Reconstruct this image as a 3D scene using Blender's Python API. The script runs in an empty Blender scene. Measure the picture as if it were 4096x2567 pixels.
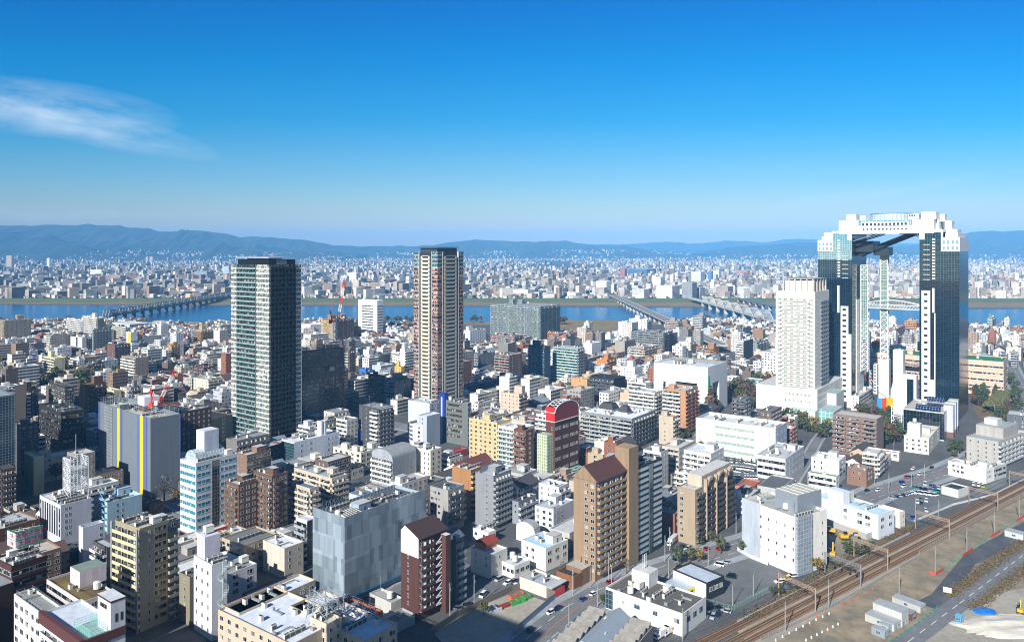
import bpy,math,random
from mathutils import Vector,noise
random.seed(7)
sc=bpy.context.scene
COL=bpy.context.collection
# -- camera, sky, sun
H=143.0
F=3050.0
HOR=993.0
cam=bpy.data.cameras.new('camera');cam_o=bpy.data.objects.new('camera',cam);COL.objects.link(cam_o)
cam.sensor_width=36.0;cam.lens=36.0*F/4096;cam.shift_y=-(1283.5-HOR)/4096
cam.clip_start=1.0;cam.clip_end=60000
cam_o.location=(0,0,H);cam_o.rotation_euler=(math.radians(90),0,0)
sc.camera=cam_o
SUN_EL=math.radians(31);SUN_TO=math.radians(29)
sun=bpy.data.lights.new('sun','SUN');sun.energy=4.9;sun.angle=math.radians(0.53);sun.color=(1,.96,.895)
sun_o=bpy.data.objects.new('sun',sun);COL.objects.link(sun_o)
sd=Vector((math.sin(SUN_TO)*math.cos(SUN_EL),math.cos(SUN_TO)*math.cos(SUN_EL),-math.sin(SUN_EL)))
sun_o.rotation_euler=sd.to_track_quat('-Z','Y').to_euler()
W=bpy.data.worlds.new('World');sc.world=W;W.use_nodes=True
nt=W.node_tree;nt.nodes.clear()
def N_(t,tree,**kw):
 n=tree.nodes.new(t)
 for k,v in kw.items():setattr(n,k,v)
 return n
def math_(tree,op,a,b=None,c=None,clamp=False):
 n=tree.nodes.new('ShaderNodeMath');n.operation=op;n.use_clamp=clamp
 for i,v in enumerate((a,b,c)):
  if v is None:continue
  if isinstance(v,(int,float)):n.inputs[i].default_value=v
  else:tree.links.new(v,n.inputs[i])
 return n.outputs[0]
def mix_(tree,fac,a,b,blend='MIX'):
 n=tree.nodes.new('ShaderNodeMix');n.data_type='RGBA';n.blend_type=blend
 for s,v in((n.inputs[0],fac),(n.inputs[6],a),(n.inputs[7],b)):
  if isinstance(v,(int,float)):s.default_value=v
  elif isinstance(v,tuple):s.default_value=(*v[:3],1)
  else:tree.links.new(v,s)
 return n.outputs[2]
sky=N_('ShaderNodeTexSky',nt,sky_type='NISHITA');sky.sun_disc=False
sky.sun_elevation=SUN_EL;sky.sun_rotation=math.atan2(-sd.x,-sd.y)
sky.altitude=100;sky.air_density=1.0;sky.dust_density=0.6;sky.ozone_density=5.0
hsv=N_('ShaderNodeHueSaturation',nt);hsv.inputs['Saturation'].default_value=1.12
nt.links.new(sky.outputs[0],hsv.inputs['Color'])
tc=N_('ShaderNodeTexCoord',nt)
sep=N_('ShaderNodeSeparateXYZ',nt);nt.links.new(tc.outputs['Generated'],sep.inputs[0])
ux=math_(nt,'DIVIDE',sep.outputs[0],math_(nt,'MAXIMUM',sep.outputs[1],.05))
uz=math_(nt,'DIVIDE',sep.outputs[2],math_(nt,'MAXIMUM',sep.outputs[1],.05))
def cirrus(cx,cz,rx,rz,tilt,amt,scale):
 dx=math_(nt,'SUBTRACT',ux,cx);dz=math_(nt,'ADD',math_(nt,'SUBTRACT',uz,cz),math_(nt,'MULTIPLY',dx,tilt))
 d=math_(nt,'ADD',math_(nt,'POWER',math_(nt,'ABSOLUTE',math_(nt,'DIVIDE',dx,rx)),2.0),math_(nt,'POWER',math_(nt,'ABSOLUTE',math_(nt,'DIVIDE',dz,rz)),2.0))
 m=math_(nt,'SUBTRACT',1.0,d,clamp=True)
 cv=N_('ShaderNodeCombineXYZ',nt);nt.links.new(math_(nt,'MULTIPLY',dx,scale),cv.inputs[0]);nt.links.new(math_(nt,'MULTIPLY',dz,scale*4.5),cv.inputs[1])
 nz=N_('ShaderNodeTexNoise',nt);nz.inputs['Scale'].default_value=1.0;nz.inputs['Detail'].default_value=9;nz.inputs['Roughness'].default_value=.62;nz.inputs['Distortion'].default_value=.15
 nt.links.new(cv.outputs[0],nz.inputs['Vector'])
 n=math_(nt,'MULTIPLY',math_(nt,'SUBTRACT',nz.outputs[0],.34),2.6,clamp=True)
 return math_(nt,'MULTIPLY',math_(nt,'MULTIPLY',math_(nt,'POWER',m,.8),n),amt)
cl=math_(nt,'ADD',cirrus(-.63,.185,.20,.040,.10,.62,6),cirrus(-.55,.158,.17,.026,.22,.46,9),clamp=True)
for a in((.47,.072,.16,.010,-.16,.38,9),(.64,.066,.16,.005,-.06,.36,9),(-.64,.045,.14,.012,.0,.38,12),(.205,.0265,.03,.004,0,.3,30),(-.5,.045,.2,.006,0,.2,8)):
 cl=math_(nt,'ADD',cl,cirrus(*a),clamp=True)
tr_=N_('ShaderNodeValToRGB',nt);cr_=tr_.color_ramp;cr_.elements[0].position=0;cr_.elements[0].color=(2.2,1.62,1.16,1);cr_.elements[1].position=.42;cr_.elements[1].color=(.0,.68,1.34,1)
for p_,c_ in((.043,(1.6,1.36,1.1)),(.089,(.95,1.25,1.3)),(.168,(.19,1.13,1.4)),(.247,(.0,1.06,1.5)),(.319,(.0,.9,1.5)),(.7,(.5,.8,1.0)),(1.0,(.8,.92,1.0))):e_=cr_.elements.new(p_);e_.color=(*c_,1)
nt.links.new(uz,tr_.inputs[0])
skyc=mix_(nt,cl,mix_(nt,1.0,hsv.outputs[0],tr_.outputs[0],'MULTIPLY'),(9.2,10.6,12.2))
bg=N_('ShaderNodeBackground',nt);bg.inputs[1].default_value=.055;nt.links.new(skyc,bg.inputs[0])
wo=N_('ShaderNodeOutputWorld',nt);nt.links.new(bg.outputs[0],wo.inputs[0])
sc.view_settings.view_transform='Standard';sc.view_settings.look='None';sc.view_settings.exposure=0.67;sc.view_settings.gamma=1
sc.render.engine='CYCLES'
cy=sc.cycles;cy.use_denoising=True;cy.max_bounces=5;cy.diffuse_bounces=2;cy.glossy_bounces=3;cy.transmission_bounces=2;cy.volume_bounces=0;cy.caustics_reflective=False;cy.caustics_refractive=False
cy.filter_width=1.05
# -- photograph pixels to places on the ground
TL={0:(0,0,1),1:(0,1150,.46293),2:(1024,1150,.46293),3:(2048,1150,.46293),4:(3072,1150,.46293),5:(0,1850,.47429),6:(1024,1850,.47429),7:(2048,1850,.47429),8:(3072,1850,.47429),9:(3240,830,.29759),10:(3380,1350,.29768),11:(900,1000,.52899),12:(1630,960,.4363),13:(3060,1080,.37037)}
def px(t,x,y):
 a,b,s=TL[t];return a+x*s,b+y*s
def at(t,x,y,z=0.0):
 x,y=px(t,x,y);d=(H-z)*F/(y-HOR)
 return Vector(((x-2048)/F*d,d,z))
def tag(o,label=None,cat=None,group=None,kind=None):
 if label:o['label']=label
 if cat:o['category']=cat
 if group:o['group']=group
 if kind:o['kind']=kind
 return o
def empty(name,loc,rz=0.0):
 o=bpy.data.objects.new(name,None);COL.objects.link(o);o.location=loc;o.rotation_euler=(0,0,rz);o.empty_display_size=1
 return o
def inst(name,me,parent=None,loc=(0,0,0),rz=0.0,scale=None):
 o=bpy.data.objects.new(name,me);COL.objects.link(o);o.location=loc;o.rotation_euler=(0,0,rz)
 if scale:o.scale=scale
 if parent is not None:o.parent=parent
 return o
class MB:
 def __init__(s):s.v=[];s.f=[];s.m=[];s.uv=[];s.c=[];s.col=None;s.smooth=False
 def face(s,pts,m=0,uv=None):
  n=len(s.v);s.v.extend([tuple(p)for p in pts]);s.f.append(tuple(range(n,n+len(pts))));s.m.append(m)
  if uv is None:
   p=[Vector(q)for q in pts];nn=(p[1]-p[0]).cross(p[2]-p[0])
   if abs(nn.z)>.7*nn.length:uv=[(q.x,q.y)for q in p]
   else:
    e=Vector((-nn.y,nn.x,0));e=e.normalized()if e.length else Vector((1,0,0));o=p[0]
    uv=[((q-o).dot(e),q.z)for q in p]
    mn=min(q[0]for q in uv);uv=[(q[0]-mn,q[1])for q in uv]
  s.uv.extend(uv);s.c.append(s.col)
 def prism(s,poly,z0,z1,m=0,mt=None,bottom=False):
  k=len(poly)
  a=sum(poly[i][0]*poly[(i+1)%k][1]-poly[(i+1)%k][0]*poly[i][1]for i in range(k))
  if a<0:poly=poly[::-1]
  for i in range(k):
   p,q=poly[i],poly[(i+1)%k]
   s.face([(p[0],p[1],z0),(q[0],q[1],z0),(q[0],q[1],z1),(p[0],p[1],z1)],m)
  s.face([(p[0],p[1],z1)for p in poly],m if mt is None else mt)
  if bottom:s.face([(p[0],p[1],z0)for p in poly[::-1]],m)
 def box(s,x0,x1,y0,y1,z0,z1,m=0,mt=None,bottom=True):
  s.prism([(x0,y0),(x1,y0),(x1,y1),(x0,y1)],z0,z1,m,mt,bottom)
 def bar(s,p,q,r,m=0,k=4):
  p,q=Vector(p),Vector(q);d=q-p
  if d.length<1e-6:return
  d.normalize();a=d.cross(Vector((0,0,1)))
  a=Vector((1,0,0))if a.length<.05 else a.normalized()
  b=d.cross(a).normalized()
  ring=[(a*math.cos(2*math.pi*(i+.5)/k)+b*math.sin(2*math.pi*(i+.5)/k))*r for i in range(k)]
  for i in range(k):
   u,w=ring[i],ring[(i+1)%k];s.face([p+w,p+u,q+u,q+w],m)
  s.face([p+c for c in ring],m);s.face([q+c for c in ring[::-1]],m)
 def cyl(s,x,y,z0,z1,r,m=0,k=12,r2=None,mt=None):
  r2=r if r2 is None else r2
  A=[(x+r*math.cos(2*math.pi*i/k),y+r*math.sin(2*math.pi*i/k),z0)for i in range(k)]
  B=[(x+r2*math.cos(2*math.pi*i/k),y+r2*math.sin(2*math.pi*i/k),z1)for i in range(k)]
  for i in range(k):s.face([A[i],A[(i+1)%k],B[(i+1)%k],B[i]],m)
  s.face(B,m if mt is None else mt)
 def mesh(s,name,mats):
  me=bpy.data.meshes.new(name);me.from_pydata(s.v,[],s.f)
  for m in mats:me.materials.append(m)
  me.polygons.foreach_set('material_index',s.m)
  ul=me.uv_layers.new(name='UVMap');ul.data.foreach_set('uv',[c for u in s.uv for c in u])
  if any(c is not None for c in s.c):
   ca=me.color_attributes.new('col','FLOAT_COLOR','CORNER');buf=[]
   for f,c in zip(s.f,s.c):buf.extend((c or(.5,.5,.5,1))*len(f))
   ca.data.foreach_set('color',buf)
  if s.smooth:me.polygons.foreach_set('use_smooth',[True]*len(s.f))
  me.update();return me
 def build(s,name,mats,parent=None,loc=(0,0,0),rz=0.0):
  return inst(name,s.mesh(name,mats),parent,loc,rz)
# -- materials
def lin(h):
 h=h.lstrip('#');r=[int(h[i:i+2],16)/255 for i in(0,2,4)]
 return tuple(c/12.92 if c<=.04045 else((c+.055)/1.055)**2.4 for c in r)
MC={}
def newmat(name):
 m=bpy.data.materials.new(name);m.use_nodes=True;t=m.node_tree;t.nodes.clear()
 b=t.nodes.new('ShaderNodeBsdfPrincipled');o=t.nodes.new('ShaderNodeOutputMaterial');t.links.new(b.outputs[0],o.inputs[0])
 return m,t,b
def noise_(t,vec,scale,detail=4,rough=.55,mp=None):
 n=t.nodes.new('ShaderNodeTexNoise');n.inputs['Scale'].default_value=scale;n.inputs['Detail'].default_value=detail;n.inputs['Roughness'].default_value=rough
 if mp:
  q=t.nodes.new('ShaderNodeMapping');q.inputs['Scale'].default_value=mp;t.links.new(vec,q.inputs[0]);vec=q.outputs[0]
 t.links.new(vec,n.inputs['Vector']);return n.outputs[0]
def ramp_(t,v,lo,hi):
 n=t.nodes.new('ShaderNodeMapRange');n.inputs[1].default_value=lo;n.inputs[2].default_value=hi;n.clamp=True
 t.links.new(v,n.inputs[0]);return n.outputs[0]
def wall(hexc,var=.32,rough=.75,panel=None,metal=0.0):
 k=('wall',hexc,var,rough,panel,metal)
 if k in MC:return MC[k]
 m,t,b=newmat('wall_finish');c=tuple(.9*x for x in lin(hexc))
 tc=t.nodes.new('ShaderNodeTexCoord')
 a=noise_(t,tc.outputs['Object'],1.0,5,.6,(.5,.5,.07));a2=noise_(t,tc.outputs['Object'],.12,3)
 f=math_(t,'MULTIPLY',ramp_(t,a,.42,.75),var*2.2)
 col=mix_(t,f,c,tuple(x*.55 for x in c))
 col=mix_(t,math_(t,'MULTIPLY',ramp_(t,a2,.45,.7),var),col,tuple(min(1,x*.72+.01)for x in c))
 sp=t.nodes.new('ShaderNodeSeparateXYZ');t.links.new(tc.outputs['Object'],sp.inputs[0])
 col=mix_(t,math_(t,'MULTIPLY',math_(t,'LESS_THAN',math_(t,'FRACT',math_(t,'DIVIDE',sp.outputs[2],3.0)),.035),.3),col,tuple(x*.4 for x in c))
 if panel:
  br=t.nodes.new('ShaderNodeTexBrick');br.offset=panel[2]if len(panel)>2 else 0.0
  br.inputs['Color1'].default_value=(.45,.45,.45,1);br.inputs['Color2'].default_value=(.6,.6,.6,1);br.inputs['Mortar'].default_value=(.2,.2,.2,1)
  br.inputs['Scale'].default_value=1;br.inputs['Brick Width'].default_value=panel[0];br.inputs['Row Height'].default_value=panel[1];br.inputs['Mortar Size'].default_value=.045*min(panel[:2])**.5
  uv=t.nodes.new('ShaderNodeUVMap');t.links.new(uv.outputs[0],br.inputs['Vector'])
  col=mix_(t,.35,col,br.outputs[0],'OVERLAY')
 t.links.new(col,b.inputs['Base Color']);b.inputs['Roughness'].default_value=rough;b.inputs['Metallic'].default_value=metal
 MC[k]=m;return m
def roofm(hexc,var=.3):
 k=('roof',hexc,var)
 if k in MC:return MC[k]
 m,t,b=newmat('roof_finish');c=lin(hexc);tc=t.nodes.new('ShaderNodeTexCoord')
 a=noise_(t,tc.outputs['Object'],.35,6,.65);a2=noise_(t,tc.outputs['Object'],2.5,3)
 col=mix_(t,math_(t,'MULTIPLY',ramp_(t,a,.4,.68),var*1.6),c,tuple(x*.5 for x in c))
 col=mix_(t,math_(t,'MULTIPLY',ramp_(t,a2,.5,.75),var),col,tuple(min(1,x*1.25)for x in c))
 t.links.new(col,b.inputs['Base Color']);b.inputs['Roughness'].default_value=.85
 MC[k]=m;return m
def glass(hexc='#141c22',rough=.12,curtains=.42,metal=0.0,spec=.6):
 k=('glass',hexc,rough,curtains,metal,spec)
 if k in MC:return MC[k]
 m,t,b=newmat('window_glass');c=lin(hexc)
 oi=t.nodes.new('ShaderNodeObjectInfo');uv=t.nodes.new('ShaderNodeUVMap')
 vm=t.nodes.new('ShaderNodeVectorMath');vm.operation='FLOOR';sx=t.nodes.new('ShaderNodeVectorMath');sx.operation='SCALE';sx.inputs[3].default_value=.85
 t.links.new(uv.outputs[0],sx.inputs[0]);t.links.new(sx.outputs[0],vm.inputs[0])
 wn=t.nodes.new('ShaderNodeTexWhiteNoise');wn.noise_dimensions='4D';t.links.new(vm.outputs[0],wn.inputs['Vector']);t.links.new(oi.outputs['Random'],wn.inputs['W'])
 f=math_(t,'GREATER_THAN',wn.outputs[0],1-curtains)
 col=mix_(t,math_(t,'MULTIPLY',f,math_(t,'ADD',.25,math_(t,'MULTIPLY',oi.outputs['Random'],.6))),c,(.5,.49,.44))
 t.links.new(col,b.inputs['Base Color']);b.inputs['Roughness'].default_value=rough;b.inputs['Metallic'].default_value=metal;b.inputs['Specular IOR Level'].default_value=spec
 MC[k]=m;return m
def plain(hexc,rough=.6,metal=0.0,name='paint',var=.12,sc_=.8):
 k=('plain',hexc,rough,metal,name,var)
 if k in MC:return MC[k]
 m,t,b=newmat(name);c=lin(hexc);tc=t.nodes.new('ShaderNodeTexCoord')
 a=noise_(t,tc.outputs['Object'],sc_,5,.6)
 t.links.new(mix_(t,math_(t,'MULTIPLY',ramp_(t,a,.4,.7),var*2),c,tuple(x*.6 for x in c)),b.inputs['Base Color'])
 b.inputs['Roughness'].default_value=rough;b.inputs['Metallic'].default_value=metal
 MC[k]=m;return m
def curtain(hexc,line,gw,gh,rough=.06,metal=.0,lw=.06,spec=1.0,bump=0.0,tint=None):
 """glazed curtain wall with a grid of mullions"""
 k=('cw',hexc,line,gw,gh,rough,metal,lw,bump)
 if k in MC:return MC[k]
 m,t,b=newmat('curtain_wall_glass');c=lin(hexc)
 uv=t.nodes.new('ShaderNodeUVMap');sp=t.nodes.new('ShaderNodeSeparateXYZ');t.links.new(uv.outputs[0],sp.inputs[0])
 u=math_(t,'DIVIDE',sp.outputs[0],gw);v=math_(t,'DIVIDE',sp.outputs[1],gh)
 g=math_(t,'MAXIMUM',math_(t,'LESS_THAN',math_(t,'FRACT',u),lw),math_(t,'LESS_THAN',math_(t,'FRACT',v),lw*gw/gh))
 cv=t.nodes.new('ShaderNodeCombineXYZ');t.links.new(math_(t,'FLOOR',u),cv.inputs[0]);t.links.new(math_(t,'FLOOR',v),cv.inputs[1])
 wn=t.nodes.new('ShaderNodeTexWhiteNoise');t.links.new(cv.outputs[0],wn.inputs['Vector'])
 pc=mix_(t,math_(t,'MULTIPLY',wn.outputs[0],.5),c,tuple(x*.45 for x in c))
 col=mix_(t,g,pc,lin(line));t.links.new(col,b.inputs['Base Color'])
 t.links.new(math_(t,'ADD',rough,math_(t,'MULTIPLY',g,.4)),b.inputs['Roughness'])
 t.links.new(math_(t,'MULTIPLY',math_(t,'SUBTRACT',1.0,g),metal),b.inputs['Metallic']);b.inputs['Specular IOR Level'].default_value=spec
 if bump:
  bp=t.nodes.new('ShaderNodeBump');bp.inputs['Strength'].default_value=bump;bp.inputs['Distance'].default_value=.3
  tc=t.nodes.new('ShaderNodeTexCoord');t.links.new(noise_(t,tc.outputs['Object'],.45,2),bp.inputs['Height']);t.links.new(bp.outputs[0],b.inputs['Normal'])
 MC[k]=m;return m
def city_wall():
 """plain town walls: colour from the mesh, window rows from the wall's own metres"""
 if 'cw' in MC:return MC['cw']
 m,t,b=newmat('town_wall')
 at_=t.nodes.new('ShaderNodeAttribute');at_.attribute_name='col'
 uv=t.nodes.new('ShaderNodeUVMap');sp=t.nodes.new('ShaderNodeSeparateXYZ');t.links.new(uv.outputs[0],sp.inputs[0])
 st=at_.outputs['Alpha']
 u=math_(t,'DIVIDE',sp.outputs[0],3.1);v=math_(t,'DIVIDE',sp.outputs[1],3.0)
 fu=math_(t,'FRACT',u);fv=math_(t,'FRACT',v)
 cv=t.nodes.new('ShaderNodeCombineXYZ');t.links.new(math_(t,'FLOOR',u),cv.inputs[0]);t.links.new(math_(t,'FLOOR',v),cv.inputs[1]);t.links.new(st,cv.inputs[2])
 wn=t.nodes.new('ShaderNodeTexWhiteNoise');t.links.new(cv.outputs[0],wn.inputs['Vector'])
 inv=math_(t,'MULTIPLY',math_(t,'GREATER_THAN',fv,.34),math_(t,'LESS_THAN',fv,.80))
 inu=math_(t,'MULTIPLY',math_(t,'GREATER_THAN',fu,.22),math_(t,'LESS_THAN',fu,.76))
 win=math_(t,'MULTIPLY',math_(t,'MULTIPLY',inu,inv),math_(t,'GREATER_THAN',wn.outputs[0],.22))
 bal=math_(t,'GREATER_THAN',fv,.46)
 bal=math_(t,'MULTIPLY',bal,math_(t,'GREATER_THAN',fu,.07))
 isb=math_(t,'GREATER_THAN',st,.62);isn=math_(t,'LESS_THAN',st,.12)
 mask=math_(t,'ADD',math_(t,'MULTIPLY',bal,isb),math_(t,'MULTIPLY',win,math_(t,'SUBTRACT',1.0,isb)))
 mask=math_(t,'MULTIPLY',mask,math_(t,'SUBTRACT',1.0,isn))
 dark=mix_(t,math_(t,'MULTIPLY',wn.outputs[0],.55),(.035,.042,.05),(.16,.17,.17))
 tc=t.nodes.new('ShaderNodeTexCoord');nz=noise_(t,tc.outputs['Object'],1.0,4,.6,(.35,.35,.06))
 wc=mix_(t,math_(t,'MULTIPLY',ramp_(t,nz,.42,.75),.4),at_.outputs['Color'],mix_(t,.5,at_.outputs['Color'],(.1,.1,.1)))
 t.links.new(mix_(t,mask,wc,dark),b.inputs['Base Color'])
 t.links.new(math_(t,'SUBTRACT',.8,math_(t,'MULTIPLY',mask,.55)),b.inputs['Roughness'])
 MC['cw']=m;return m
def city_roof():
 if 'cr' in MC:return MC['cr']
 m,t,b=newmat('town_roof');at_=t.nodes.new('ShaderNodeAttribute');at_.attribute_name='col'
 tc=t.nodes.new('ShaderNodeTexCoord');nz=noise_(t,tc.outputs['Object'],.4,5,.6)
 t.links.new(mix_(t,math_(t,'MULTIPLY',ramp_(t,nz,.4,.7),.5),at_.outputs['Color'],mix_(t,.6,at_.outputs['Color'],(.06,.06,.06))),b.inputs['Base Color'])
 b.inputs['Roughness'].default_value=.8;MC['cr']=m;return m
# -- ground, river, hills
def struct(o):return tag(o,kind='structure')
def groundmat(name,cols,sc_=.05,rough=.9,fine=.6):
 m,t,b=newmat(name);tc=t.nodes.new('ShaderNodeTexCoord')
 a=noise_(t,tc.outputs['Object'],sc_,7,.65);a2=noise_(t,tc.outputs['Object'],fine,4,.7)
 col=mix_(t,ramp_(t,a,.38,.62),lin(cols[0]),lin(cols[1]))
 col=mix_(t,math_(t,'MULTIPLY',ramp_(t,a2,.45,.7),.6),col,lin(cols[2]))
 t.links.new(col,b.inputs['Base Color']);b.inputs['Roughness'].default_value=rough
 return m
G_CITY=groundmat('town_ground',('#4a4c4e','#606160','#3c3e42'),.03)
G_ASPH=groundmat('asphalt',('#6a6c6e','#7a7c7e','#5c5e60'),.06,.9,.5)
G_LOT=groundmat('parking_asphalt',('#5e6163','#6c6f72','#525457'),.08,.9,.7)
G_WALK=groundmat('pavement_slabs',('#8d8f90','#9aa3ab','#777a7d'),.15,.9,.8)
G_DIRT=groundmat('bare_dirt',('#9f8f74','#76705f','#5f5442'),.05,.95,.16)
G_GRAVEL=groundmat('pale_gravel',('#a09a8c','#8f897c','#b4afa2'),.06,.95,.4)
G_SAND=groundmat('white_sand',('#cfc9ba','#bdb7a8','#d8d3c6'),.08,.95,.4)
G_BALL=groundmat('rusty_ballast',('#a39a8a','#8d867a','#a8957a'),.09,.95,.7)
G_DRY=groundmat('dry_grass',('#7d6a45','#8d7a52','#5d5a35'),.02,.95,.1)
G_GREEN=groundmat('green_turf',('#52643a','#64704a','#46562f'),.02,.95,.1)
G_WET=groundmat('wet_dirt',('#4a4d52','#5c5d5e','#3a3d42'),.07,.7,.3)
G_DRYW=groundmat('dry_weeds',('#6d5536','#7d6742','#4d4630'),.08,.95,.5)
def sheet(name,pts,z,mat):
 mb=MB();k=[(p[0],p[1])for p in pts]
 a=sum(k[i][0]*k[(i+1)%len(k)][1]-k[(i+1)%len(k)][0]*k[i][1]for i in range(len(k)))
 if a<0:k=k[::-1]
 mb.face([(x,y,z)for x,y in k],0);return struct(mb.build(name,[mat]))
def near_bank(x):return 1495-max(0,x-350)*.16+14*noise.noise((x*.006,1.3,0))
def far_bank(x):return 1900-.05*x+10*noise.noise((x*.005,7.3,0))
XS=[-26000,-9000,-4000]+list(range(-2200,2201,50))+[4000,9000,26000]
def strip(name,rows,mat):
 """rows: (function of x giving y, z)"""
 mb=MB()
 for i in range(len(XS)-1):
  for(f0,z0),(f1,z1)in zip(rows,rows[1:]):
   x0,x1=XS[i],XS[i+1];mb.face([(x0,f0(x0),z0),(x1,f0(x1),z0),(x1,f1(x1),z1),(x0,f1(x0),z1)],0)
 return struct(mb.build(name,[mat]))
c_=lambda v:(lambda x:v)
# one sheet from behind the camera to beyond the hills, with the river channel cut into it
strip('ground',[(c_(-900),0),(c_(1200),0),(lambda x:near_bank(x)-8,0),(lambda x:near_bank(x)+14,-4),(lambda x:far_bank(x)-14,-4),(lambda x:far_bank(x)+8,0),(c_(2012),.3),(c_(2085),5.2),(c_(2110),5.2),(c_(2160),1.5),(c_(4000),1),(c_(9000),0),(c_(26000),0)],G_CITY)
strip('far_floodplain',[(lambda x:far_bank(x)+7,.04),(c_(2012),.36)],G_DRY)
strip('levee_grass',[(c_(2012),.36),(c_(2085),5.26),(c_(2092),5.26)],G_GREEN)
strip('near_floodplain',[(lambda x:min(1425,near_bank(x)-60),.04),(lambda x:near_bank(x)-7,.04)],G_DRY)
mw,t,b=newmat('river_water');tc=t.nodes.new('ShaderNodeTexCoord')
b.inputs['Base Color'].default_value=(.004,.085,.22,1);b.inputs['Roughness'].default_value=.2;b.inputs['IOR'].default_value=1.33
bp=t.nodes.new('ShaderNodeBump');bp.inputs['Strength'].default_value=.75;bp.inputs['Distance'].default_value=.35
t.links.new(noise_(t,tc.outputs['Object'],.22,5,.6,(.35,1,1)),bp.inputs['Height']);t.links.new(bp.outputs[0],b.inputs['Normal'])
mb=MB();mb.face([(-26000,1300,-2.2),(26000,1300,-2.2),(26000,3300,-2.2),(-26000,3300,-2.2)])
mb=MB()
for i in range(len(XS)-1):
 x0,x1=XS[i],XS[i+1]
 mb.face([(x0,near_bank(x0)+1,-2.2),(x1,near_bank(x1)+1,-2.2),(x1,far_bank(x1)-1,-2.2),(x0,far_bank(x0)-1,-2.2)])
struct(mb.build('river_water',[mw]))
# hills: ridge lines at true distance and height
M_HILL,t,b=newmat('wooded_hill');tc=t.nodes.new('ShaderNodeTexCoord')
hz=noise_(t,tc.outputs['Object'],.0022,8,.68)
t.links.new(mix_(t,ramp_(t,hz,.4,.64),(.012,.028,.02),(.036,.052,.03)),b.inputs['Base Color']);b.inputs['Roughness'].default_value=1
RIDGES=[]
def ridge(pts,D,depth=2600,rough=60):
 """pts: photograph pixels along the skyline; D metres away"""
 pr=[((x-2048)/F*D,H+(HOR-y)/F*D)for x,y in pts]
 xs=[pr[0][0]+(pr[-1][0]-pr[0][0])*i/220 for i in range(221)]
 def hgt(x):
  for(a,ha),(b_,hb)in zip(pr,pr[1:]):
   if a<=x<=b_:q=(x-a)/(b_-a);q=q*q*(3-2*q)*.5+q*.5;return ha+(hb-ha)*q
  return 0
 rows=12;mb=MB();g=[]
 for j in range(rows+5):
  r=[]
  for x in xs:
   k=j/rows;hh=hgt(x)
   if k<=1:
    z=hh*(k**1.25);y=D-depth+depth*k
    z+=rough*2.2*noise.fractal((x*.0014,y*.0011,D*.01),.6,2,5)*math.sin(math.pi*min(1,k))*min(1,hh/300)
    if k==1:z=hh+10*noise.noise((x*.006,D*.01,0))+16*noise.noise((x*.0022,D*.01,3))
    elif k>.8:z=min(z,hh-(1-k)*120)
   else:z=hh*max(0,1-(k-1)*2.6);y=D+depth*(k-1)
   r.append((x,y,max(-3,z)))
  g.append(r)
 for j in range(len(g)-1):
  for i in range(len(xs)-1):mb.face([g[j][i],g[j][i+1],g[j+1][i+1],g[j+1][i]])
 mb.smooth=True
 RIDGES.append((pr,D,depth,hgt));return struct(mb.build('hills',[M_HILL]))
ridge([(-500,925),(-200,908),(0,902),(90,900),(130,904),(200,900),(300,900),(350,896),(400,902),(470,902),(520,911),(590,913),(640,925),(700,924),(730,928),(780,923),(850,929),(900,932),(960,948),(1000,947),(1055,946),(1120,953),(1200,958),(1290,972),(1350,985),(1420,992),(1500,1012)],11500,3000,90)
ridge([(1150,1000),(1340,983),(1400,982),(1440,985),(1500,984),(1560,986),(1600,982),(1640,986),(1720,981),(1800,968),(1870,962),(1900,958),(1950,962),(2040,966),(2080,964),(2140,968),(2200,964),(2260,963),(2320,974),(2370,978),(2430,984),(2500,984),(2560,995),(2650,1003),(2750,1012)],12500,2200,70)
ridge([(2300,990),(2420,975),(2480,979),(2560,974),(2660,966),(2720,970),(2760,975),(2840,969),(2920,964),(2970,963),(3060,970),(3160,955),(3260,958),(3300,966),(3420,962),(3560,972),(3660,975),(3760,968),(3860,975)],17000,2500,60)
ridge([(2780,1012),(2850,1002),(2920,992),(3000,981),(3060,979),(3150,975),(3220,968),(3300,974),(3400,985),(3520,990),(3640,984),(3760,960),(3850,935),(3890,928),(3960,924),(4010,926),(4096,924),(4300,920),(4600,940)],12000,2400,80)
# -- haze
hm=bpy.data.materials.new('haze_air');hm.use_nodes=True;t=hm.node_tree;t.nodes.clear()
pv=t.nodes.new('ShaderNodeVolumePrincipled');pv.inputs['Color'].default_value=(.17,.51,.98,1);pv.inputs['Density'].default_value=7.8e-5;pv.inputs['Anisotropy'].default_value=-.28
o_=t.nodes.new('ShaderNodeOutputMaterial');t.links.new(pv.outputs[0],o_.inputs['Volume'])
mb=MB();mb.box(-17000,17000,-1000,19800,-6,545)
hz_o=mb.build('haze',[hm]);tag(hz_o,kind='stuff')
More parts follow.
